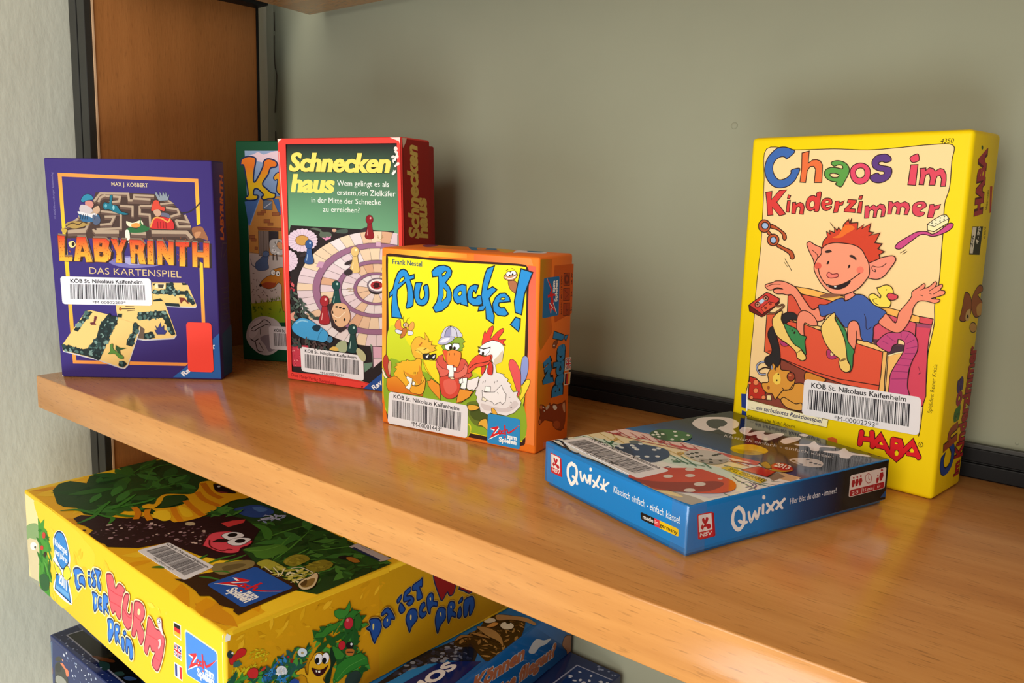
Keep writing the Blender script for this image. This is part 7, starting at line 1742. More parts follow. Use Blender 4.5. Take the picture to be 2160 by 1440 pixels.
ART['qwi_top'] = [
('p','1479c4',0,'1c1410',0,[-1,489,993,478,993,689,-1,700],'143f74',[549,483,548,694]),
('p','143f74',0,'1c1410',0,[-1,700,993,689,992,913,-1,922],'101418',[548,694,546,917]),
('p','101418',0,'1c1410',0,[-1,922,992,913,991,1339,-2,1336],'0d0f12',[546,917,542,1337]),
('p','eef0f0',0,'1c1410',0,[2,26,6,233,-1,379,9,509,178,585,481,666,644,694,1006,689,1037,545,1024,329,998,20,802,33,638,31,427,26,214,24,60,23]),
('p','f0d0cc',0,'b02a34',5.8,[-8,385,9,516,219,583,494,653,644,694,740,642,518,627,263,506]),
('p','f2e4bc',0,'1c1410',0,[5,247,-5,383,277,493,542,602,761,618,752,502,443,406,207,316]),
('p','d8ece4',0,'1c1410',0,[23,151,11,243,231,323,467,417,763,491,885,422,696,359,373,267]),
('p','dcdcec',0,'1c1410',0,[253,103,387,188,651,272,977,318,968,140,670,63]),
('l','b02a34',6.3,0,[2,405,78,385]),
('l','b02a34',6.2,0,[7,459,147,431]),
('l','b02a34',6.2,0,[78,492,200,463]),
('l','b02a34',6.1,0,[136,521,272,483]),
('l','b02a34',5.9,0,[216,535,344,508]),
('l','b02a34',5.8,0,[287,555,418,522]),
('l','b02a34',5.8,0,[346,592,484,541]),
('l','b02a34',5.7,0,[415,611,543,566]),
('l','b02a34',8.6,0,[-1,379,252,445,528,574,761,618]),
('l','c8a850',5,0,[8,266,131,243]),
('l','c8a850',5.1,0,[12,340,146,313]),
('l','c8a850',5,0,[73,375,215,331]),
('l','c8a850',4.6,0,[393,454,515,440]),
('l','2a6a4c',7.9,0,[15,225,155,251,235,292]),
('l','2a6a4c',7.8,0,[112,286,232,247]),
('l','2a6a4c',7.2,0,[463,408,608,382]),
('l','2a6a4c',7.1,0,[498,442,648,395]),
('l','2a6a4c',7,0,[525,355,666,430]),
('l','2a6a4c',7,0,[557,488,701,434]),
('t','6','b02a34',0.02,-0.3,[53,399,98,396,56,446]),
('t','7','b02a34',0.02,-0.3,[159,442,203,439,163,489]),
('t','8','b02a34',0.02,-0.3,[260,501,303,497,264,547]),
('t','9','b02a34',0.02,-0.3,[379,532,419,528,383,577]),
('t','0','b02a34',0.02,-0.3,[473,567,512,563,477,611]),
('t','3','c8a040',0.01,-0.3,[122,306,165,304,124,351]),
('t','8','c8a040',0.01,-0.3,[448,450,486,447,451,494]),
('t','7','2a6a4c',0.01,-0.3,[520,346,567,335,529,380]),
('t','1','2a6a4c',0.01,-0.3,[145,272,199,261,153,308]),
('t','0','3a3a6a',0.01,-0.3,[574,249,618,239,582,286]),
('l','1c2026',13.5,0,[14,30,89,21,157,23]),
('l','1c2026',15.3,1,[14,50,43,68,204,6,236,32]),
('l','1c2026',12.2,0,[-6,92,6,178,3,228]),
('p','1c2026',0,'1c1410',0,[-1,102,-2,142,33,129,25,92]),
('p','e8e4d0',0,'1c1410',0,[3,132,1,168,31,165,31,125]),
('l','1c2026',12.3,1,[278,6,319,18,394,28,507,21]),
('l','2a6a5c',7.9,0,[698,521,787,564]),
('l','2a6a5c',7.4,0,[804,468,958,464]),
('l','2a6a5c',7.2,0,[876,422,987,404]),
('l','2a6a5c',7.2,0,[928,465,999,484]),
('l','2a6a5c',7.3,0,[944,495,991,528]),
('l','2a6a5c',7.3,0,[942,552,994,594]),
('l','2a6a5c',6.8,0,[959,238,1003,241]),
('l','5a5a8a',6.4,1,[900,409,903,446,943,434,947,383]),
('l','5a5a8a',6.6,1,[822,441,886,411]),
('l','5a5a8a',6.4,1,[972,374,959,436,924,456]),
('p','d8b48a',0,'1c1410',0,[903,599,886,692,976,710,994,623]),
('p','8a7a6a',0,'1c1410',0,[894,581,877,674,933,656,947,561]),
('p','b8b0a8',1,'1c1410',0,[699,17,825,60,927,95,993,89,1004,29,908,4,770,-18]),
('p','f4e0a8',1,'1c1410',0,[699,17,741,40,852,58,907,54,863,23,750,1]),
('p','c8404a',0,'1c1410',0,[303,519,457,587,570,660,744,716,768,659,603,580,445,526]),
('p','f0d8d4',0,'1c1410',0,[382,516,568,618,739,670,662,589,495,549]),
('l','b02a34',9.3,0,[470,574,573,555,572,628,671,608,727,647]),
('p','2a6e34',1,'1c1410',0,[147,566,112,647,130,706,185,751,261,752,315,690,326,612,281,562,219,540]),
('p','1e5228',1,'1c1410',0,[147,566,112,647,169,653,274,568,219,540]),
('p','e8f0e8',1,'1c1410',0,[150,621,155,614,157,607,155,603,149,601,143,603,136,608,131,614,129,621,132,626,137,627,144,625]),
('p','e8f0e8',1,'1c1410',0,[181,574,185,567,187,561,185,556,180,555,173,556,166,561,162,567,160,574,162,579,167,580,174,579]),
('p','e8f0e8',1,'1c1410',0,[185,599,190,593,191,586,189,582,184,580,177,582,170,586,166,593,164,599,166,604,172,606,178,604]),
('p','e8f0e8',1,'1c1410',0,[193,629,198,622,199,616,197,611,192,609,185,611,179,616,174,622,173,629,175,634,180,635,187,633]),
('p','e8f0e8',1,'1c1410',0,[220,577,225,571,226,564,224,560,219,558,212,560,206,564,201,571,200,577,202,582,207,584,214,582]),
('p','e8f0e8',1,'1c1410',0,[189,719,194,712,195,706,193,701,188,699,181,701,174,706,169,713,168,720,170,725,175,726,182,724]),
('p','e8f0e8',1,'1c1410',0,[249,668,254,661,255,655,253,650,248,649,241,650,235,655,230,662,229,668,231,673,236,675,242,673]),
('p','e8f0e8',1,'1c1410',0,[286,606,291,599,292,593,290,588,285,587,278,588,272,593,268,599,266,606,268,610,273,612,280,610]),
('p','e8f0e8',1,'1c1410',0,[315,651,319,645,321,638,319,634,314,632,307,634,301,638,297,645,295,651,297,656,302,658,309,656]),
('p','e8f0e8',1,'1c1410',0,[269,734,274,727,275,721,273,716,268,715,262,717,255,721,251,728,249,735,251,740,256,741,263,739]),
('p','1e3e6e',1,'1c1410',0,[261,229,226,314,248,378,312,425,391,449,462,406,499,339,507,251,442,225,367,219]),
('p','16305a',1,'1c1410',0,[261,229,233,308,312,293,423,222,367,219]),
('p','5a6a74',1,'1c1410',0,[206,373,207,415,265,411,250,362]),
('p','dce4ec',1,'1c1410',0,[277,348,282,341,283,334,280,328,274,325,266,326,259,331,254,337,253,345,256,350,262,353,270,352]),
('p','dce4ec',1,'1c1410',0,[309,333,313,327,314,320,311,314,305,311,298,312,291,317,286,323,285,330,288,336,294,339,302,338]),
('p','dce4ec',1,'1c1410',0,[337,325,341,319,342,312,339,306,333,304,326,304,319,309,314,315,313,322,316,328,322,331,330,330]),
('p','dce4ec',1,'1c1410',0,[280,277,285,270,286,263,283,258,277,255,269,256,262,260,257,266,256,273,259,279,265,282,273,281]),
('p','dce4ec',1,'1c1410',0,[253,280,257,273,258,266,255,261,249,258,242,259,235,263,230,269,229,276,232,282,238,285,246,284]),
('p','dce4ec',1,'1c1410',0,[380,399,384,393,385,386,382,380,376,378,369,379,362,383,358,390,357,397,360,402,366,405,373,404]),
('p','dce4ec',1,'1c1410',0,[373,434,377,427,378,420,375,415,369,412,362,413,355,417,350,424,349,431,352,437,358,440,366,439]),
('p','dce4ec',1,'1c1410',0,[276,404,281,397,282,390,279,384,273,382,265,383,258,387,253,394,252,401,255,407,261,410,269,409]),
('p','dce4ec',1,'1c1410',0,[444,292,449,286,449,279,447,273,441,271,434,271,427,276,423,282,422,289,425,294,431,297,438,296]),
('p','dce4ec',1,'1c1410',0,[465,340,469,334,470,327,467,321,462,319,455,320,448,324,444,330,443,337,446,342,452,345,459,344]),
('p','dce4ec',1,'1c1410',0,[421,253,425,247,426,240,423,234,418,232,411,233,404,237,400,243,399,250,402,255,408,258,415,257]),
('p','c23028',1,'1c1410',0,[606,18,571,107,568,200,611,266,671,369,731,389,815,395,887,383,944,320,955,243,915,151,847,76,781,3,698,-14],'de4a28',[636,202,921,332]),
('p','962420',1,'1c1410',0,[632,7,710,69,786,187,837,317,884,319,913,204,874,99,789,20,703,-5]),
('p','e0d4d0',1,'1c1410',0,[680,353,687,343,689,329,686,317,678,309,668,307,659,312,652,323,650,337,653,349,661,357,670,359]),
('p','e0d4d0',1,'1c1410',0,[704,193,710,183,712,170,709,159,702,151,693,149,683,153,677,164,675,176,678,189,685,197,695,198]),
('p','e0d4d0',1,'1c1410',0,[742,290,748,280,750,267,747,254,740,247,731,245,722,250,715,260,713,273,716,286,724,294,733,295]),
('p','e0d4d0',1,'1c1410',0,[830,370,834,364,834,358,833,351,829,347,824,346,820,349,817,355,816,362,817,368,821,372,826,373]),
('p','e0d4d0',1,'1c1410',0,[845,250,852,237,854,222,851,208,842,198,831,196,821,202,814,214,812,230,815,244,824,254,835,256]),
('p','e0d4d0',1,'1c1410',0,[879,152,886,141,888,127,884,114,876,105,866,102,856,108,850,119,848,133,851,147,859,156,870,158]),
('p','e0d4d0',1,'1c1410',0,[627,217,632,210,633,202,631,194,627,188,620,187,614,191,609,198,607,207,609,215,614,220,621,221]),
('p','c8c4c2',1,'1c1410',0,[481,483,460,555,500,616,560,641,641,619,669,567,668,497,615,461,558,455]),
('p','a8a29c',1,'1c1410',0,[577,493,622,546,639,614,670,552,659,479,607,462]),
('p','26242a',1,'1c1410',0,[509,495,512,489,512,483,510,479,505,477,499,477,494,481,491,486,491,492,493,497,498,499,504,498]),
('p','26242a',1,'1c1410',0,[509,524,512,518,512,512,510,508,505,505,499,506,494,510,491,515,490,521,493,526,498,528,503,527]),
('p','26242a',1,'1c1410',0,[510,551,513,546,513,540,511,535,506,533,500,534,495,538,492,543,491,549,494,554,499,556,504,555]),
('p','26242a',1,'1c1410',0,[552,479,556,474,556,468,553,463,549,461,543,462,538,465,535,471,534,476,537,481,542,483,547,482]),
('p','26242a',1,'1c1410',0,[553,509,556,504,557,498,554,493,549,491,544,492,539,495,535,501,535,507,538,511,542,513,548,513]),
('p','26242a',1,'1c1410',0,[555,537,558,532,558,526,556,522,551,520,545,520,540,524,537,529,537,535,539,540,544,542,550,541]),
('p','26242a',1,'1c1410',0,[615,482,618,477,618,471,616,467,611,464,606,465,601,469,598,474,597,480,600,484,605,486,610,485]),
('p','26242a',1,'1c1410',0,[616,534,619,528,620,523,617,518,613,516,607,517,602,520,599,526,599,532,601,536,606,538,611,537]),
('p','26242a',1,'1c1410',0,[649,503,652,498,652,492,649,488,645,486,639,486,635,490,632,495,631,501,634,505,638,507,644,507]),
('p','26242a',1,'1c1410',0,[655,561,658,555,658,550,656,545,651,543,646,544,641,547,638,553,637,558,640,563,645,565,650,564]),
('p','26242a',1,'1c1410',0,[579,596,582,590,582,584,579,580,575,578,569,578,564,582,561,588,561,594,563,598,568,600,574,599]),
('p','26242a',1,'1c1410',0,[577,615,581,610,581,604,578,599,574,597,568,598,563,602,560,607,559,613,562,618,567,620,572,619]),
('p','26242a',1,'1c1410',0,[576,635,579,629,580,623,577,619,572,617,567,618,562,621,558,627,558,633,561,638,565,640,571,639]),
('p','b89a14',1,'1c1410',0,[637,897,651,872,657,844,657,815,648,787,633,763,613,745,589,736,564,735,540,743,520,760,505,783,497,812,498,842,506,871,522,896,543,914,568,924,593,924,617,914]),
('p','e0bc1c',1,'1c1410',0,[518,766,498,846,536,921,619,909,648,852,604,841,554,799]),
('p','a08410',1,'1c1410',0,[559,770,604,803,640,799,603,743]),
('p','c8c0be',1,'1c1410',0,[786,869,771,911,790,965,835,1001,881,986,915,933,906,891,860,859]),
('p','a09896',1,'1c1410',0,[788,873,814,888,870,861,853,861]),
('p','2a2628',1,'1c1410',0,[802,893,804,888,804,883,802,879,798,877,793,878,789,882,787,887,787,892,789,896,793,898,798,897]),
('p','2a2628',1,'1c1410',0,[862,940,864,935,864,930,861,926,858,924,853,925,849,929,847,934,847,939,849,943,853,945,858,944]),
('p','2a2628',1,'1c1410',0,[882,945,884,940,884,935,881,931,878,929,873,930,869,934,867,939,867,944,869,948,873,950,878,949]),
('p','2a2628',1,'1c1410',0,[901,950,904,945,904,940,901,936,897,934,893,935,889,938,887,943,887,949,889,953,893,954,898,953]),
('p','2a2628',1,'1c1410',0,[822,969,824,963,824,958,822,954,818,952,813,953,809,957,807,962,807,968,809,972,813,973,818,972]),
('p','2a2628',1,'1c1410',0,[856,878,858,873,858,868,856,864,852,862,848,863,844,866,841,871,841,877,844,881,848,882,852,881]),
('p','c83028',0,'5a1410',6,[778,546,783,655,872,665,904,570]),
('p','c82c28',1,'5a1410',5.3,[797,716,783,774,809,809,868,789,896,745,890,701,842,688]),
('p','b09030',1,'3a2c10',4.4,[755,703,758,744,821,697,823,667,785,675]),
('p','b09030',1,'1c1410',0,[837,678,876,705,894,756,895,695,862,663]),
('t','2013','f4e4dc',0.04,-0.3,[808,721,878,742,791,776]),
('p','e0c83a',0,'1c1410',0,[718,478,718,528,933,535,947,477]),
('t','SPIEL DES JAHRES','4a4014',0.01,-0.4,[744,485,939,500,741,525]),
('p','0e1418',1,'1c1410',0,[103,912,14,1056,72,1200,182,1218,304,1081,369,943,254,890]),
('p','e4e0e4',1,'1c1410',0,[97,926,33,1045,50,1129,103,1201,189,1184,258,1106,275,1046,257,1033,324,1008,347,966,298,956,248,969,252,908,203,879]),
('p','2a3034',1,'1c1410',0,[117,1013,85,1084,116,1136,178,1111,216,1045,213,1015,239,1020,238,972,196,958]),
('p','e4e0e4',1,'1c1410',0,[232,982,227,1066,310,1024,348,990,323,961]),
('p','e4e0e4',1,'1c1410',0,[314,1056,279,1125,316,1151,347,1098,373,1060,368,1141,391,1164,416,1126,438,1125,444,1202,473,1217,496,1155,513,1060,498,1030,455,1030,412,1073,410,1026,364,1021]),
('p','e4e0e4',1,'1c1410',0,[550,1093,525,1169,538,1238,567,1231,591,1154,594,1076]),
('p','e4e0e4',1,'1c1410',0,[515,1280,516,1317,546,1318,556,1274]),
('p','e4e0e4',1,'1c1410',0,[615,1119,653,1174,631,1254,693,1213,738,1262,755,1248,714,1194,750,1130,727,1103,679,1145,645,1110]),
('p','e4e0e4',1,'1c1410',0,[762,1154,795,1218,781,1288,841,1253,908,1292,926,1270,874,1224,897,1158,866,1135,830,1174,784,1141]),
('t','Klassisch einfach - einfach klasse!','c8c8cc',0,-0.4,[350,883,864,1086,331,931])]
ART['qwi_front'] = [
('p','1488dc',0,'1c1410',0,[21,184,988,208,1014,24,22,6]),
('p','b01c2c',0,'1c1410',0,[133,157,135,156,137,154,138,151,150,69,149,66,148,64,145,63,68,61,65,62,63,64,62,67,55,152,55,155,57,157,59,158]),
('p','d02838',0,'1c1410',0,[124,162,127,161,129,159,130,156,141,71,140,68,139,66,136,65,58,63,56,64,54,66,53,69,46,157,46,160,48,163,51,163]),
('p','f4eef0',0,'1c1410',0,[120,157,122,156,124,155,124,153,131,96,131,94,130,93,129,92,61,91,59,92,57,93,57,95,52,154,52,156,54,158,55,158]),
('p','c02434',1,'1c1410',0,[91,133,83,145,73,141,76,129,92,117,105,129,107,141,96,145]),
('p','c02434',0,'1c1410',0,[91,125,109,107,79,107]),
('p','c02434',0,'1c1410',0,[75,121,86,108,77,97,65,108]),
('p','c02434',1,'1c1410',0,[102,117,120,113,123,102,108,98,99,105]),
('t','NSV','f4e4e4',0.03,0,[63,71,130,73,63,87]),
('l','ffffff',18.5,1,[223,159,195,132,195,89,216,58,229,56,256,87,262,131,248,153,232,153]),
('p','ffffff',1,'1c1410',0,[234,162,231,156,223,152,215,151,212,155,215,161,222,166,230,166]),
('p','ffffff',1,'1c1410',0,[243,157,240,151,232,146,224,146,221,150,223,156,231,160,239,161]),
('l','ffffff',15.8,1,[235,96,261,83,270,70]),
('p','ffffff',1,'1c1410',0,[244,99,242,94,235,90,229,89,226,93,228,98,235,102,241,102]),
('p','ffffff',1,'1c1410',0,[279,73,277,67,270,64,263,63,260,67,263,72,269,76,276,76]),
('l','ffffff',14.1,1,[290,137,296,110,309,98,323,129,341,103,352,112,358,140]),
('p','ffffff',1,'1c1410',0,[299,139,296,135,291,131,284,131,282,134,284,139,290,142,296,143]),
('p','ffffff',1,'1c1410',0,[366,142,364,138,358,134,353,134,350,137,352,142,358,145,364,145]),
('l','ffffff',13.9,1,[368,143,366,101]),
('p','ffffff',1,'1c1410',0,[376,145,374,141,369,138,363,137,360,140,362,145,368,148,374,149]),
('p','ffffff',1,'1c1410',0,[374,103,372,99,366,95,361,95,358,98,360,103,366,106,372,106]),
('l','ffffff',15.1,1,[365,174,367,168]),
('p','ffffff',1,'1c1410',0,[374,177,371,172,365,168,359,168,356,171,358,176,364,180,371,180]),
('p','ffffff',1,'1c1410',0,[375,171,373,166,367,162,361,162,358,166,360,170,366,174,373,174]),
('l','ffffff',12.5,1,[387,123,427,104]),
('p','ffffff',1,'1c1410',0,[394,125,392,121,387,118,382,118,379,121,381,125,386,128,392,128]),
('p','ffffff',1,'1c1410',0,[434,106,432,102,427,99,422,99,419,102,421,106,426,109,431,109]),
('l','ffffff',14.9,1,[432,158,417,128,392,96]),
('p','ffffff',1,'1c1410',0,[441,161,439,156,433,152,426,152,424,155,426,160,432,164,438,164]),
('p','ffffff',1,'1c1410',0,[401,99,399,94,393,90,386,90,383,93,386,98,392,102,398,102]),
('l','ffffff',12.3,1,[444,124,480,102]),
('p','ffffff',1,'1c1410',0,[452,126,450,122,445,119,440,119,437,121,439,125,444,128,449,129]),
('p','ffffff',1,'1c1410',0,[487,104,485,100,480,97,475,97,473,100,475,104,480,107,485,107]),
('l','ffffff',11,1,[499,149,471,125,450,102]),
('p','ffffff',1,'1c1410',0,[505,151,504,147,499,145,495,144,493,147,494,150,499,153,503,153]),
('p','ffffff',1,'1c1410',0,[456,104,454,101,450,98,445,98,443,100,445,104,449,107,454,107]),
('l','ffffff',9.8,1,[465,153,463,122]),
('p','ffffff',1,'1c1410',0,[471,155,469,152,465,149,461,149,460,151,461,155,465,157,469,157]),
('p','ffffff',1,'1c1410',0,[469,124,468,121,464,118,460,118,458,120,459,124,463,126,467,126]),
('t','Klassisch einfach - einfach klasse!','e8f4fc',0.006,0,[534,115,949,117,534,146]),
('p','1a1818',0,'1c1410',0,[799,89,805,88,809,86,811,83,814,62,813,59,809,56,803,55,733,53,727,54,722,56,720,59,716,80,717,83,722,86,727,87]),
('p','f4cc1c',0,'1c1410',0,[934,93,940,92,944,90,946,86,947,66,946,63,942,60,937,59,838,56,832,57,827,59,825,63,823,83,824,86,828,89,833,90]),
('p','1a1818',0,'1c1410',0,[763,88,803,89,808,55,768,54]),
('p','e03848',0,'1c1410',0,[801,89,833,90,838,56,806,55]),
('t','made','f4f4f4',0.012,0,[732,62,797,66,731,80]),
('t','in','f4e0e0',0.012,0,[806,65,827,67,805,82]),
('t','germany','1c1a14',0.012,0,[836,65,940,67,836,82])]
ART['qwi_side'] = [
('p','1484d8',0,'1c1410',0,[-1,188,425,187,705,189,710,21,1,17]),
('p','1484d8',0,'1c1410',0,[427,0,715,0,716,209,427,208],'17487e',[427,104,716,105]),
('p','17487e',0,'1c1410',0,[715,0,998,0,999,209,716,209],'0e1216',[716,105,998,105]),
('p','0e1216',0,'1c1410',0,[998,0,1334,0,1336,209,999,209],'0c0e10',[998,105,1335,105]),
('p','b01c2c',0,'1c1410',0,[141,156,144,155,147,153,148,149,164,55,164,52,162,49,159,48,78,50,75,51,73,54,72,57,61,152,61,155,63,158,65,159]),
('p','d02838',0,'1c1410',0,[132,162,135,161,137,158,138,155,154,57,154,54,152,52,150,51,69,53,66,54,64,56,63,60,51,158,52,161,53,164,56,164]),
('p','f4eef0',0,'1c1410',0,[128,156,130,156,132,154,132,152,143,87,143,84,142,83,140,82,70,84,68,85,66,86,66,89,58,154,58,157,59,158,61,159]),
('p','c02434',1,'1c1410',0,[98,130,89,143,80,139,84,126,101,112,114,125,115,138,103,143]),
('p','c02434',0,'1c1410',0,[99,121,118,101,88,101]),
('p','c02434',0,'1c1410',0,[82,117,95,102,86,90,74,103]),
('p','c02434',1,'1c1410',0,[111,112,130,107,134,93,118,89,108,99]),
('t','NSV','f4e4e4',0.03,0,[73,62,143,60,74,78]),
('l','ffffff',18.1,1,[296,152,268,138,262,97,281,64,306,50,330,69,329,113,314,137,303,144]),
('p','ffffff',1,'1c1410',0,[306,151,304,146,297,145,289,149,286,154,288,159,295,160,302,156]),
('p','ffffff',1,'1c1410',0,[313,142,311,137,304,136,296,140,293,146,295,151,302,151,310,148]),
('l','ffffff',14.8,1,[302,89,330,74,349,75]),
('p','ffffff',1,'1c1410',0,[310,87,308,84,302,83,296,86,294,91,296,94,301,95,307,92]),
('p','ffffff',1,'1c1410',0,[358,73,356,70,350,69,344,72,341,77,343,81,349,81,355,78]),
('l','ffffff',15,1,[358,117,368,86,379,74,396,110,405,89,415,82,425,124]),
('p','ffffff',1,'1c1410',0,[367,115,365,112,359,111,353,114,350,119,352,122,358,123,364,120]),
('p','ffffff',1,'1c1410',0,[433,123,431,119,425,118,419,121,416,126,418,130,424,130,430,128]),
('l','ffffff',15.2,1,[447,135,449,95]),
('p','ffffff',1,'1c1410',0,[456,133,454,129,448,129,442,132,439,136,441,140,447,141,453,138]),
('p','ffffff',1,'1c1410',0,[458,94,456,90,450,89,444,92,441,97,443,101,449,102,455,99]),
('l','ffffff',17.4,1,[447,171,447,167]),
('p','ffffff',1,'1c1410',0,[457,170,454,165,448,164,440,168,437,173,439,178,446,179,453,175]),
('p','ffffff',1,'1c1410',0,[457,165,455,160,448,159,441,163,437,168,440,173,447,174,454,170]),
('l','ffffff',12.9,1,[471,135,513,98]),
('p','ffffff',1,'1c1410',0,[478,134,477,131,472,130,466,133,464,137,466,140,471,141,476,138]),
('p','ffffff',1,'1c1410',0,[520,97,519,94,514,93,508,96,505,100,507,103,512,104,518,101]),
('l','ffffff',16.5,1,[519,134,501,115,475,95]),
('p','ffffff',1,'1c1410',0,[529,132,527,128,520,127,513,131,510,136,512,140,519,141,526,138]),
('p','ffffff',1,'1c1410',0,[485,94,482,89,476,89,469,92,466,97,468,101,475,102,481,99]),
('l','ffffff',13.1,1,[533,137,572,97]),
('p','ffffff',1,'1c1410',0,[541,135,539,132,534,131,528,134,526,138,527,141,533,142,538,140]),
('p','ffffff',1,'1c1410',0,[580,96,578,93,573,92,567,95,565,99,567,102,572,103,577,100]),
('l','ffffff',15.5,1,[582,138,556,120,533,102]),
('p','ffffff',1,'1c1410',0,[591,136,589,132,583,132,576,135,573,140,575,144,581,144,588,141]),
('p','ffffff',1,'1c1410',0,[542,100,540,96,534,96,528,99,525,104,527,108,533,108,539,105]),
('t','Hier bist du dran - immer!','e8f0fa',0.004,0,[623,106,943,103,623,133]),
('p','e8dcd8',0,'1c1410',0,[1299,171,1307,170,1312,167,1314,163,1315,73,1313,68,1307,65,1300,64,1053,64,1046,66,1041,69,1039,73,1038,164,1040,168,1045,171,1051,172]),
('p','a81c28',0,'1c1410',0,[1297,98,1303,98,1307,95,1309,92,1309,73,1307,70,1303,67,1298,66,1055,67,1050,68,1046,70,1044,74,1044,92,1046,96,1050,98,1055,99]),
('p','e8dcd8',0,'1c1410',0,[1135,97,1138,97,1138,67,1135,68]),
('p','e8dcd8',0,'1c1410',0,[1227,96,1230,96,1231,67,1227,67]),
('p','a81c28',1,'1c1410',0,[1072,155,1070,152,1066,151,1060,154,1058,157,1060,160,1064,161,1070,158]),
('p','a81c28',0,'1c1410',0,[1056,146,1073,147,1079,132,1071,111,1057,111,1052,130]),
('p','a81c28',1,'1c1410',0,[1099,155,1097,152,1093,151,1087,153,1085,157,1086,160,1091,161,1096,158]),
('p','a81c28',0,'1c1410',0,[1083,146,1100,147,1106,132,1098,111,1084,111,1079,130]),
('p','a81c28',1,'1c1410',0,[1126,155,1124,152,1120,151,1114,153,1112,157,1113,160,1118,161,1124,158]),
('p','a81c28',0,'1c1410',0,[1110,146,1127,147,1133,132,1125,111,1111,111,1106,130]),
('p','a81c28',1,'1c1410',0,[1258,135,1256,133,1252,132,1248,134,1246,137,1247,140,1251,140,1255,138]),
('p','a81c28',0,'1c1410',0,[1244,128,1259,129,1263,117,1257,100,1245,100,1241,116]),
('p','a81c28',1,'1c1410',0,[1289,159,1287,156,1281,155,1274,158,1271,162,1273,166,1279,166,1285,164]),
('p','a81c28',0,'1c1410',0,[1268,149,1290,150,1297,132,1287,107,1270,107,1263,130]),
('p','a81c28',1,'1c1410',0,[1206,131,1204,119,1196,111,1183,110,1169,115,1159,126,1153,140,1155,152,1163,159,1176,161,1189,155,1200,144]),
('p','e8dcd8',1,'1c1410',0,[1202,132,1201,121,1194,114,1183,113,1171,118,1161,127,1157,139,1158,150,1165,156,1176,158,1188,153,1197,143]),
('l','a81c28',3.2,0,[1177,152,1179,135,1192,124]),
('t','2-5','f0e0dc',0.01,0,[1063,73,1109,73,1063,90]),
('t','15 min','f0e0dc',0.01,0,[1147,73,1219,73,1147,90]),
('t','6+','f0e0dc',0.01,0,[1255,73,1280,73,1255,90]),
('p','1a4f8a',0,'1c1410',0,[1324,49,1348,55,1353,16,1286,20])]
ART['qwi_labelink'] = [
('t','KÖB St. Nikolaus Kaifenheim','1c1a20',0.012,0,[87,211,596,202,87,241]),
('b',71,[77,76,609,63,608,187,79,189]),
('t','*M-00001444*','1c1a20',0,0,[219,52,473,50,219,82])]
ART['qwi_label'] = [
('q',[52,65,654,32,642,237,45,226])]
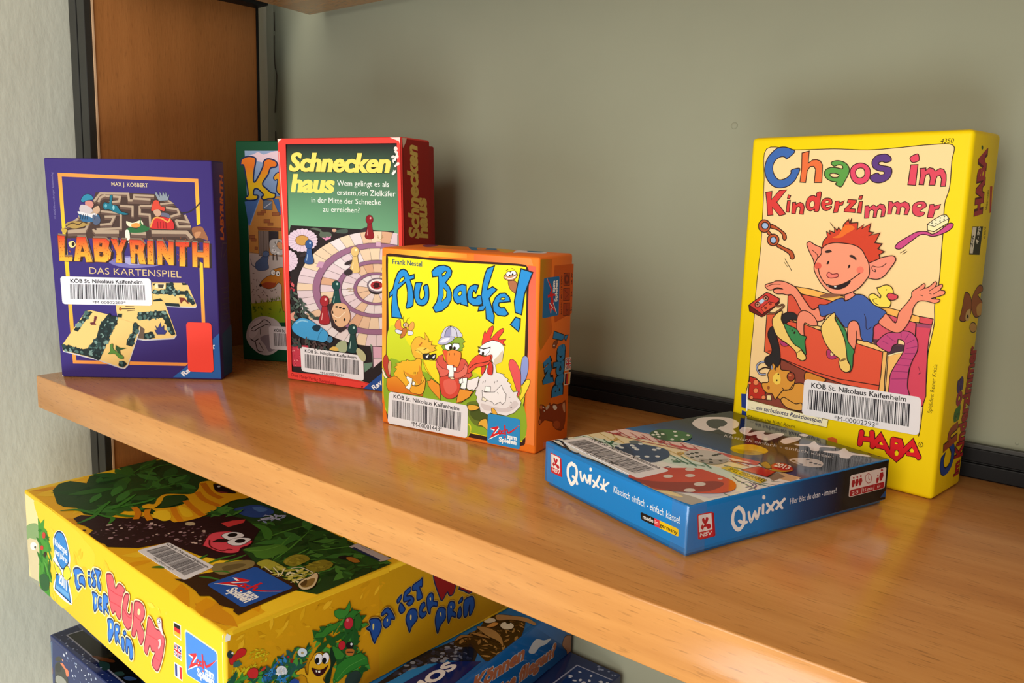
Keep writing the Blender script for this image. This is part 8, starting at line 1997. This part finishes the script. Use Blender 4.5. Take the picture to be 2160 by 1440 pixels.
ART['gre_front'] = [
('p','93a9cc',0,'1c1410',0,[83,1784,611,1786,600,1354,92,1344],'5f86bc',[271,1738,251,1149]),
('p','c8ab90',0,'1c1410',0,[93,1364,601,1373,577,477,94,462]),
('p','c8bcb4',0,'1c1410',0,[94,923,589,940,578,518,96,495]),
('p','9aa61c',0,'1c1410',0,[96,495,579,567,574,355,98,330],'6a9a1e',[317,506,354,302]),
('p','e8ccd8',1,'1c1410',0,[83,1735,156,1754,206,1773,253,1755,310,1770,390,1785,533,1778,530,1692,371,1676,211,1696,131,1718]),
('p','d09048',0,'4a3018',2.3,[209,1410,411,1413,469,1238,460,903,93,936,101,1162,146,1260]),
('p','4a70b4',0,'1c1410',0,[68,1363,200,1388,110,1162,97,1162]),
('p','4a6cac',0,'24304a',2.3,[325,1390,378,1391,406,1266,382,1258]),
('l','8aa4cc',7.8,0,[110,1166,217,1417]),
('p','6a7890',0,'3a2c20',3.1,[240,1381,321,1375,318,1297,233,1303]),
('l','c8ccd4',6.2,0,[246,1314,312,1360]),
('p','a8643c',0,'5a3018',2.3,[184,1278,241,1279,240,1253,183,1251]),
('p','a8643c',0,'5a3018',2.3,[213,1290,261,1291,261,1272,212,1271]),
('p','a8643c',0,'5a3018',2.3,[318,1279,382,1280,381,1251,317,1249]),
('p','a8643c',0,'5a3018',2.3,[239,1218,295,1219,294,1189,238,1188]),
('p','a8643c',0,'5a3018',2.3,[274,1189,323,1190,322,1168,273,1166]),
('p','a8643c',0,'5a3018',2.4,[103,1081,152,1082,151,1049,101,1048]),
('p','a8643c',0,'5a3018',2.4,[114,1054,163,1055,162,1031,113,1030]),
('p','a8643c',0,'5a3018',2.4,[148,983,173,983,172,961,147,960]),
('p','a05a34',0,'4a2414',2.3,[179,1153,435,1148,434,1126,182,1130]),
('p','8a7a70',0,'3a2c28',3.1,[184,1123,280,1122,277,908,183,912]),
('p','3a3438',0,'1c1410',0,[282,1122,369,1120,367,1049,280,1009]),
('l','4a3c38',3.1,0,[207,1120,204,913]),
('l','4a3c38',3.1,0,[231,1120,229,914]),
('l','4a3c38',3.1,0,[256,1121,253,914]),
('p','c8c4c0',1,'3a3430',2.3,[289,1040,335,1056,399,1050,429,977,395,923,306,927,283,979]),
('s',3,14,['8a8480','f0ece8'],7.8,14.1,'dot',[302,1040,399,1043,396,938,298,935]),
('p','d8a070',1,'3a3430',2.3,[350,1011,383,1035,414,991,381,967]),
('l','4a3c34',9.4,0,[314,928,313,875]),
('l','4a3c34',9.4,0,[347,929,349,876]),
('p','e8781e',1,'1c2c58',12.3,[44,1680,58,1717,115,1738,172,1729,183,1703,163,1615,156,1534,181,1542,241,1645,255,1697,292,1719,348,1708,375,1683,362,1654,314,1643,288,1587,237,1514,276,1470,315,1441,351,1431,338,1397,281,1389,240,1381,225,1403,242,1425,195,1469,162,1468,152,1424,189,1417,184,1387,134,1375,85,1378,78,1400,103,1423,91,1541,72,1658,47,1666],'e8c01c',[209,1652,203,1484]),
('p','e8a020',1,'1c2c58',9.2,[339,1566,369,1603,417,1611,480,1590,474,1385,411,1413,364,1457,375,1545,351,1544]),
('p','56688c',1,'242c3c',2.9,[155,854,194,884,217,906,270,901,261,865,267,802,190,782,152,798,146,826]),
('l','3a4254',5.9,1,[149,812,115,832,106,881]),
('p','5f7398',1,'242c3c',2.9,[279,929,274,916,263,906,248,903,232,905,222,914,218,927,223,939,234,949,249,953,264,950,275,941]),
('s',4,14,['8a7c74','6a5c54'],7.4,14.8,'leaf',[105,768,182,771,182,552,105,548]),
('s',6,10,['8a7c74','6a5c54'],7.3,14.7,'leaf',[199,616,352,637,350,574,197,560]),
('p','cc8028',1,'3a2010',3.7,[186,665,202,694,249,732,288,751,297,783,335,805,403,815,447,774,453,465,392,448,380,561,383,660,354,686,322,650,269,630,223,639]),
('p','a84a28',1,'1c1410',0,[201,666,255,689,324,685,339,707,323,657,269,634,231,639]),
('p','2a1a14',1,'1c1410',0,[202,658,200,650,195,645,189,643,183,645,179,650,177,657,179,664,184,669,190,671,196,670,200,665]),
('p','f4f0e8',1,'2a2018',3.6,[330,771,327,759,319,750,308,746,298,749,290,758,288,770,291,782,299,791,310,794,320,791,328,783]),
('p','f4f0e8',1,'2a2018',3.6,[374,764,371,752,363,743,352,740,341,743,334,751,331,763,335,775,343,784,353,787,364,785,371,776]),
('p','1c1414',1,'1c1410',0,[324,768,322,764,317,762,312,763,310,768,313,772,317,774,322,773]),
('p','1c1414',1,'1c1410',0,[363,761,361,756,356,754,351,756,349,760,352,765,357,767,361,765]),
('s',5,46,['5a6a14','7a8a18','4a5a10'],17.7,44.3,'blade',[91,491,380,554,379,532,95,484]),
('s',7,16,['5a7a1c','4a6a18'],8.9,22.2,'leaf',[102,462,379,518,376,419,99,391]),
('p','c6c2c6',1,'1c1410',0,[38,221,65,302,121,363,191,388,268,385,328,359,372,297,368,154,320,93,241,52,157,61,81,115,44,171]),
('p','948c98',1,'1c1410',0,[169,200,255,234,370,233,368,161,258,82,214,137]),
('p','dcd8dc',1,'1c1410',0,[62,245,112,334,183,359,140,234,84,188]),
('l','2c2628',6.7,1,[87,271,111,294,150,314,182,337,214,361,259,341,266,317,227,318,196,302,157,286,117,258,90,261]),
('l','2c2628',6.7,0,[176,283,174,229]),
('l','3a3234',9,1,[76,187,114,168,154,192]),
('l','3a3234',7.5,1,[122,168,142,90,188,78]),
('l','3a3234',6,1,[160,156,197,93])]
ART['gre_labelink'] = [
('t','KÖB St. Nikolaus Kaifenheim','1c1a20',0.018,0,[304,261,681,264,304,285]),
('b',51,[298,139,685,142,680,252,297,250])]
ART['gre_label'] = [
('q',[260,108,714,106,712,312,254,309])]
ART['kon_top'] = [
('p','1470bc',0,'1c1410',0,[2190,-91,2589,595,2584,1563,2624,2177,2047,2206,1926,1121]),
('p','1a1c28',0,'1c1410',0,[2208,133,2206,704,2284,994,2482,999,2557,841,2365,759,2262,401]),
('s',1,90,['3a4260','2a3048','6a7490','8a94a8','20263a'],10.4,27.1,'dot',[2204,354,2237,729,2302,970,2524,886,2382,737,2270,508]),
('p','1e86d4',0,'1c1410',0,[2255,297,2270,508,2326,657,2363,686,2338,428,2318,283]),
('p','16246a',0,'1c1410',0,[2385,50,2337,395,2369,691,2455,795,2578,893,2589,595,2569,268]),
('p','3a2814',1,'1c1410',0,[2302,951,2297,1045,2320,1225,2283,1364,2317,1468,2421,1530,2505,1543,2599,1366,2624,1267,2616,1088,2614,922,2516,952,2427,993,2364,943]),
('s',2,110,['5a3c1c','7a5428','3a2612','9a7440','2c1c0e','a8844c'],11.4,38.6,'leaf',[2311,958,2327,1272,2358,1468,2517,1509,2624,1267,2611,955,2457,979]),
('p','b08a54',1,'3a2814',4.5,[2297,1227,2373,1267,2462,1256,2540,1200,2594,1127,2523,1166,2415,1178]),
('p','a87e48',1,'3a2814',4.6,[2305,1131,2379,1170,2467,1161,2385,1135]),
('p','a07440',1,'3a2814',4.5,[2296,965,2279,1069,2359,1114,2310,1055]),
('p','b0885a',1,'1c1410',0,[2315,1455,2394,1508,2508,1556,2602,1535,2621,1504,2521,1502,2427,1459,2365,1398]),
('p','e4e0d0',1,'2a1c10',5.9,[2504,1401,2511,1381,2511,1361,2503,1343,2489,1329,2470,1323,2450,1324,2431,1333,2417,1349,2409,1368,2409,1389,2417,1408,2432,1421,2451,1428,2471,1426,2490,1417]),
('p','1c1814',1,'1c1410',0,[2455,1429,2458,1420,2458,1410,2452,1402,2444,1399,2435,1401,2428,1408,2424,1418,2425,1428,2430,1435,2438,1438,2447,1436]),
('p','d8d4c4',1,'2a1c10',4.8,[2294,1319,2298,1388,2336,1402,2361,1373,2335,1320]),
('p','d89c54',1,'5a3814',4.7,[2350,1270,2357,1349,2392,1366,2398,1319,2375,1279]),
('t','KOSMOS','f2f2f6',0.05,0,[2474,-76,2488,759,2393,-74])]
ART['kon_side'] = [
('p','0c5ea6',0,'1c1410',0,[553,478,1286,470,1503,474,2498,-173,2256,-164,1738,-111],'103a70',[1238,227,2283,-24]),
('p','c0c0c4',1,'1c1410',0,[1419,285,1464,328,1528,336,1629,281,1732,249,1665,236,1565,254,1501,238]),
('p','a06a4c',1,'4a2c1c',5.5,[1907,117,1967,168,2180,53,2165,0,2131,-45,2089,15,1999,-23,1976,37]),
('t','Können','c8bcb8',0.08,0.15,[733,318,1365,264,741,412]),
('t','Können','a8623c',0.05,0.15,[733,318,1365,264,741,412]),
('t','Schweine fliegen?','c8bcb8',0.08,0.15,[598,154,1812,84,604,246]),
('t','Schweine fliegen?','a8623c',0.05,0.15,[598,154,1812,84,604,246])]
ART['sta_top'] = [
('p','141e4c',0,'1c1410',0,[17,18,23,203,1091,157,1034,75,536,39]),
('p','10100f',0,'1c1410',0,[106,90,126,203,1199,230,1876,269,1711,115,1040,81]),
('p','9a98a8',0,'1c1410',0,[98,83,113,209,129,206,109,93,1051,92,1733,102,1722,92,1037,78]),
('p','5a2c14',1,'1c1410',0,[529,86,614,133,713,173,736,153,636,101]),
('p','1e3a38',1,'1c1410',0,[652,85,719,127,797,98,775,57]),
('p','2a4440',1,'1c1410',0,[870,97,898,143,952,133,923,96]),
('p','35507a',1,'1c1410',0,[980,111,989,149,1065,171,1043,122]),
('s',1,26,['c8d0e4','8a94b8'],4.6,9.1,'dot',[37,14,85,82,1010,53,957,12,505,11]),
('p','12306e',0,'1c1410',0,[3295,2498,3650,2518,4214,2517,3884,1842,3380,1884]),
('l','a8acc8',11,0,[3299,1995,3295,2498,3644,2512,4208,2529]),
('s',2,14,['d8dcec'],9.1,18.2,'dot',[3297,2352,3327,2465,3593,2465,3546,2225]),
('s',3,10,['8a94b8'],9.2,16.2,'dot',[3301,2570,3505,2610,3927,2658,3641,2550])]
ART['sta_front'] = [
('p','27376c',0,'1c1410',0,[-32,550,55,569,619,560,1073,652,1044,344,-76,-182],'1a2858',[326,531,509,421]),
('p','5a708c',0,'1c1410',0,[-12,543,43,560,5,189,-29,174]),
('s',1,40,['e8eef8','b8c4dc','8a98bc'],5.4,12.1,'dot',[63,548,332,580,808,617,1160,690,1065,574,405,362,320,481]),
('p','3a3a34',1,'1c1410',0,[209,478,199,463,174,445,141,429,109,418,86,417,78,424,89,439,114,457,147,474,179,484,202,486]),
('p','3a3c38',1,'1c1410',0,[72,373,141,426,215,442,251,405,295,352,275,272,57,176,59,275]),
('p','2a2c2a',1,'1c1410',0,[76,370,151,420,190,408,163,353,86,326]),
('p','e8805a',1,'1c1410',0,[172,427,226,447,264,429,314,427,319,386,276,363,251,405]),
('p','f0a888',1,'1c1410',0,[204,478,229,472,217,462]),
('p','8a6a60',1,'1c1410',0,[-27,307,13,329,17,277,-18,257]),
('p','9a9a90',1,'1c1410',0,[69,270,136,308,220,320,258,298,84,223])]

# ------------------------------------------------------------------ game boxes
class BoxSpec:
    def __init__(self, x, y, z, th, w, d, h, sx=0.0, sy=0.0):
        self.__dict__.update(x=x, y=y, z=z, th=th, w=w, d=d, h=h, sx=sx, sy=sy)
    def skew(self, p):
        t = p[2] / self.h
        return (p[0] + self.sx * t, p[1] + self.sy * t, p[2])
def inside(v, m, k=0.0006): return min(max(v, k), m - k)
FACES = {   # face -> function from millimetres on the face (right, up) and lift to box coordinates
    'front': lambda S, u, v, e: (inside(u, S.w), -e, inside(v, S.h)),
    'side':  lambda S, u, v, e: (S.w + e, inside(u, S.d), inside(v, S.h)),
    'top':   lambda S, u, v, e: (inside(u, S.w), inside(v, S.d), S.h + e),
}
def printed_part(name, S, b, base_hex, arts, mat, parent, bev=0.0012, lift=None, worn=None, seg=3):
    """one mesh: a rounded carton shell with its printed faces"""
    bm = bm_box(*b, bev=bev, seg=seg)
    for v in bm.verts: v.co = S.skew(v.co)
    cols = [hexc(base_hex)] * len(bm.faces)
    bm.faces.ensure_lookup_table()
    for f in bm.faces: f.smooth = True
    fv = []
    for face, ink in arts:
        F = FACES[face]
        for tris, color, lay, fan in ink.items:
            cache = {}
            for n_, t in enumerate(tris):
                up = LAYER * (lay + (0.22 * (n_ % 13) if fan else 0))
                if fan: cache = {}
                vs_ = []
                for p in t:
                    kk = (round(p[0], 5), round(p[1], 5))
                    if kk not in cache:
                        cache[kk] = bm.verts.new(S.skew(F(S, p[0] / 1000, p[1] / 1000, 2e-5 + up)))
                    vs_.append(cache[kk])
                if len(set(vs_)) < 3: continue
                try: f = bm.faces.new(vs_)
                except ValueError: continue
                fv.append((f, color, t, face))
    bm.faces.index_update()
    me = bpy.data.meshes.new(name)
    layer = bm.loops.layers.float_color.new('print_color')
    inked = set()
    nrm = {'front': (0, -1, 0), 'side': (1, 0, 0), 'top': (0, 0, 1)}
    flip = []
    for f, color, t, face in fv:
        inked.add(f.index); f.normal_update()
        if f.normal.dot(Vector(nrm[face])) < 0: flip.append(f)
    for f, color, t, face in fv:
        for lp, p in zip(f.loops, t): lp[layer] = color(p) if callable(color) else color
    bh = hexc(base_hex)
    for f in bm.faces:
        if f.index not in inked:
            for lp in f.loops:
                lp[layer] = bh
                if worn:
                    c = worn(lp.vert.co)
                    if c: lp[layer] = hexc(c)
    bmesh.ops.reverse_faces(bm, faces=flip)
    bm.to_mesh(me); bm.free()
    me.materials.append(mat)
    me.set_sharp_from_angle(angle=math.radians(40))
    return link(name, me, parent)
def round_rect(x0, y0, x1, y1, r, n=4):
    out = []
    for cx, cy, a0 in ((x1 - r, y1 - r, 0), (x0 + r, y1 - r, 90), (x0 + r, y0 + r, 180), (x1 - r, y0 + r, 270)):
        for i in range(n + 1):
            a = math.radians(a0 + 90 * i / n); out.append((cx + r * math.cos(a), cy + r * math.sin(a)))
    return out
def sticker_part(name, S, face, quad, color, ink, parent, lift=0.0003, r=2.0):
    """a stuck-on label: thin rounded sheet whose outline is given by its four corners in face millimetres"""
    F = FACES[face]
    A, B, Cc, D = [(quad[i] / 10, quad[i + 1] / 10) for i in (0, 2, 4, 6)]
    W_ = math.hypot(B[0] - A[0], B[1] - A[1]); H_ = math.hypot(D[0] - A[0], D[1] - A[1])
    out = []
    for x, y in round_rect(0, 0, W_, H_, r):
        u, v = x / W_, y / H_
        out.append(tuple(A[i] * (1 - u) * (1 - v) + B[i] * u * (1 - v) + Cc[i] * u * v + D[i] * (1 - u) * v for i in (0, 1)))
    bm = bmesh.new()
    top = [bm.verts.new(S.skew(F(S, p[0] / 1000, p[1] / 1000, lift + 0.00012))) for p in out]
    low = [bm.verts.new(S.skew(F(S, p[0] / 1000, p[1] / 1000, lift - 0.0002))) for p in out]
    lay = bm.loops.layers.float_color.new('print_color')
    fs = [bm.faces.new(top)] + [bm.faces.new((low[i], low[(i + 1) % len(low)], top[(i + 1) % len(low)], top[i])) for i in range(len(low))]
    for f in fs:
        for lp in f.loops: lp[lay] = hexc(color)
    if ink:
        for tris, c, l, fan in ink.items:
            for t in tris:
                try: f = bm.faces.new([bm.verts.new(S.skew(F(S, p[0] / 1000, p[1] / 1000, lift + 0.00014 + LAYER * l))) for p in t])
                except ValueError: continue
                for lp in f.loops: lp[lay] = c
    nv = Vector({'front': (0, -1, 0), 'side': (1, 0, 0), 'top': (0, 0, 1)}[face])
    bmesh.ops.recalc_face_normals(bm, faces=[f for f in bm.faces if len(f.verts) != 3])
    for f in bm.faces:
        f.normal_update()
        if abs(f.normal.dot(nv)) > 0.9 and f.normal.dot(nv) < 0: f.normal_flip()
    me = mesh_from(bm, name, M_STICK)
    return link(name, me, parent)
M_TAPE, _nt, _b = new_mat('clear_tape')
_t = node(_nt, 'ShaderNodeBsdfTransparent'); _m = node(_nt, 'ShaderNodeMixShader'); _g = node(_nt, 'ShaderNodeBsdfGlossy')
_g.inputs['Roughness'].default_value = 0.18
_m.inputs['Fac'].default_value = 0.09
_nt.links.new(_t.outputs[0], _m.inputs[1]); _nt.links.new(_g.outputs[0], _m.inputs[2])
_nt.links.new(_m.outputs[0], _nt.nodes['Material Output'].inputs['Surface'])
def tape_part(S, path, z0, z1, parent):
    """strip of clear tape folded round an upright edge; path = plan points in box metres"""
    bm = bmesh.new(); k = len(path)
    lo = [bm.verts.new((p[0], p[1], z0)) for p in path]; hi = [bm.verts.new((p[0], p[1], z1)) for p in path]
    for i in range(k - 1): bm.faces.new((lo[i], lo[i + 1], hi[i + 1], hi[i]))
    o = link('clear_tape', mesh_from(bm, 'clear_tape', M_TAPE), parent)
    for p in o.data.polygons: p.use_smooth = True
    return o
def ink_of(key):
    i = Ink(); i.draw(ART.get(key, [])); return i
def game_box(name, S, label):
    o = bpy.data.objects.new(name, None); COL.objects.link(o)
    o.location = (S.x, S.y, S.z); o.rotation_euler = (0, 0, S.th)
    o.empty_display_size = 0.02
    tag(o, label, 'game box')
    return o
def S_(x, y, z, th, w, d, h, sx, sy): return BoxSpec(x, y, z, th, w, d, h, sx, sy)

def upright(key, name, S, label, base_hex, side_hex, mat, lid_d, inset=0.0012, bev=0.0012, faces=('front', 'side', 'top'), worn=None):
    o = game_box(name, S, label)
    printed_part('lid', S, (0, S.w, 0, lid_d, 0, S.h), base_hex, [(f, ink_of(key + '_' + f)) for f in faces if key + '_' + f in ART], mat, o, bev, worn=worn)
    printed_part('base', S, (inset, S.w - inset, S.d * 0.4, S.d, inset * 0.2, S.h - inset * 2.4), side_hex, [], mat, o, bev)
    return o
def barcode(key, S, face, o, lift=0.0004):
    q = ART[key + '_label'][0]
    return sticker_part('barcode_sticker', S, face, q[1], 'e9e7ee', ink_of(key + '_labelink'), o, lift, 2.2)

S = S_(0.01866, 0.01167, 0.00000, 0.70159, 0.12505, 0.03206, 0.16725, -0.00115, -0.00716)
o = upright('lab', 'game_box', S, 'purple game box with an orange-framed stone maze and a red sticker, leftmost on the shelf', '3d2f78', '33286a', M_CARD, S.d - 0.0025)
if 'lab_label' in ART:
    barcode('lab', S, 'front', o)
    sticker_part('price_sticker', S, 'front', ART['lab_red'][0][1], 'fa4a3c', None, o, 0.0004, 2.5)['label'] = 'plain red rounded sticker'

S = S_(0.05840, 0.15000, 0.00000, 0.48500, 0.11800, 0.03400, 0.18650, -0.00180, -0.00200)
o = upright('gre', 'game_box', S, 'dark green game box with a farm picture, half hidden behind the tall red box', '0d4a2e', '0b4028', M_CARD, S.d - 0.002)
if 'gre_label' in ART: barcode('gre', S, 'front', o)

S = S_(0.14646, 0.13114, 0.00000, 0.27488, 0.10610, 0.05351, 0.18482, -0.00369, -0.00378)
o = upright('sch', 'game_box', S, 'tall narrow red game box with a spiral pawn track, standing behind the orange box', 'e8443c', 'a01410', M_CARD, S.d * 0.8, 0.0016, 0.0014)
if 'sch_label' in ART: barcode('sch', S, 'front', o)

S = S_(0.28888, 0.09629, 0.00000, 0.13160, 0.11173, 0.04376, 0.11248, -0.00099, 0.00026)
o = upright('aub', 'game_box', S, 'square orange and yellow game box picturing three hens, in the middle of the shelf', 'ee7a24', 'e07a1c', M_CARD, S.d - 0.002, bev=0.0016)
if 'aub_label' in ART: barcode('aub', S, 'front', o)

S = S_(0.47452, 0.20327, 0.00000, -0.13117, 0.11133, 0.04060, 0.18000, 0.00160, -0.00045)
o = upright('cha', 'game_box', S, 'tall bright yellow game box picturing a red-haired boy in a drawer, at the right end', 'f3d40e', 'f3d40e', M_LINEN, S.d - 0.002, bev=0.0024)
if 'cha_label' in ART: barcode('cha', S, 'front', o)

S = S_(0.43087, 0.07561, 0.00180, -0.33493, 0.09932, 0.13353, 0.02083, 0.00000, 0.00000)
o = game_box('game_box', S, 'flat glossy blue dice game box lying in front of the tall yellow box')
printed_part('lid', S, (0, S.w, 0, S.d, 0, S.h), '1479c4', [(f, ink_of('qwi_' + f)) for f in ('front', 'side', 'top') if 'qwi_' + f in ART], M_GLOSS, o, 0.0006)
printed_part('base', S, (0.0016, S.w - 0.0016, 0.0016, S.d - 0.0016, -S.z, S.h * 0.8), '0f6cb4', [], M_GLOSS, o, 0.0006)
e = 0.0006
tape_part(S, [(S.w - 0.009, -e * 0.5), (S.w - 0.002, -e), (S.w + e, -e * 1.2), (S.w + e, 0.002), (S.w + e * 0.5, 0.010)], -0.0012, S.h + 0.0003, o)
tape_part(S, [(0.008, -e * 0.6), (0.001, -e * 1.6), (-e * 2.4, -e * 0.4), (-e * 1.6, 0.003), (-e * 0.4, 0.010)], 0.0006, S.h - 0.0006, o)
if 'qwi_label' in ART: barcode('qwi', S, 'top', o)

S = S_(0.00963, -0.01793, -0.15906, -0.05050, 0.29499, 0.26400, 0.07322, 0.00000, 0.00000)
o = game_box('game_box', S, 'large yellow worm game box on top of the stack on the lower shelf')
printed_part('lid', S, (0, S.w, 0, S.d, 0, S.h), 'f0c62a', [(f, ink_of('wur_' + f)) for f in ('front', 'side', 'top') if 'wur_' + f in ART], M_LINEN, o, 0.0016)
printed_part('base', S, (0.0018, S.w - 0.0018, 0.0018, S.d - 0.0018, 0, S.h * 0.7), 'e0b81c', [], M_CARD, o, 0.001)
if 'wur_label' in ART: barcode('wur', S, 'top', o)

S = S_(0.09470, 0.02622, -0.20356, 0.06981, 0.26200, 0.20500, 0.04450, 0.00000, 0.00000)
o = game_box('game_box', S, 'mid blue game box with an owl picture, directly under the yellow worm box')
printed_part('lid', S, (0, S.w, 0, S.d, 0.0004, S.h), '0a5fae', [(f, ink_of('kon_' + f)) for f in ('front', 'side', 'top') if 'kon_' + f in ART], M_GLOSS, o, 0.001)
printed_part('base', S, (0.0018, S.w - 0.0018, 0.0018, S.d - 0.0018, 0, S.h * 0.7), '0a4f96', [], M_GLOSS, o, 0.001)

S = S_(0.02417, -0.01098, -0.26356, -0.00873, 0.36000, 0.26218, 0.06000, 0.00000, 0.00000)
o = game_box('game_box', S, 'dark blue starry game box at the bottom of the stack on the lower shelf')
printed_part('lid', S, (0, S.w, 0, S.d, 0.0004, S.h), '1a2a63', [(f, ink_of('sta_' + f)) for f in ('front', 'side', 'top') if 'sta_' + f in ART], M_GLOSS, o, 0.001)
printed_part('base', S, (0.0018, S.w - 0.0018, 0.0018, S.d - 0.0018, 0, S.h * 0.7), '16235a', [], M_CARD, o, 0.001)
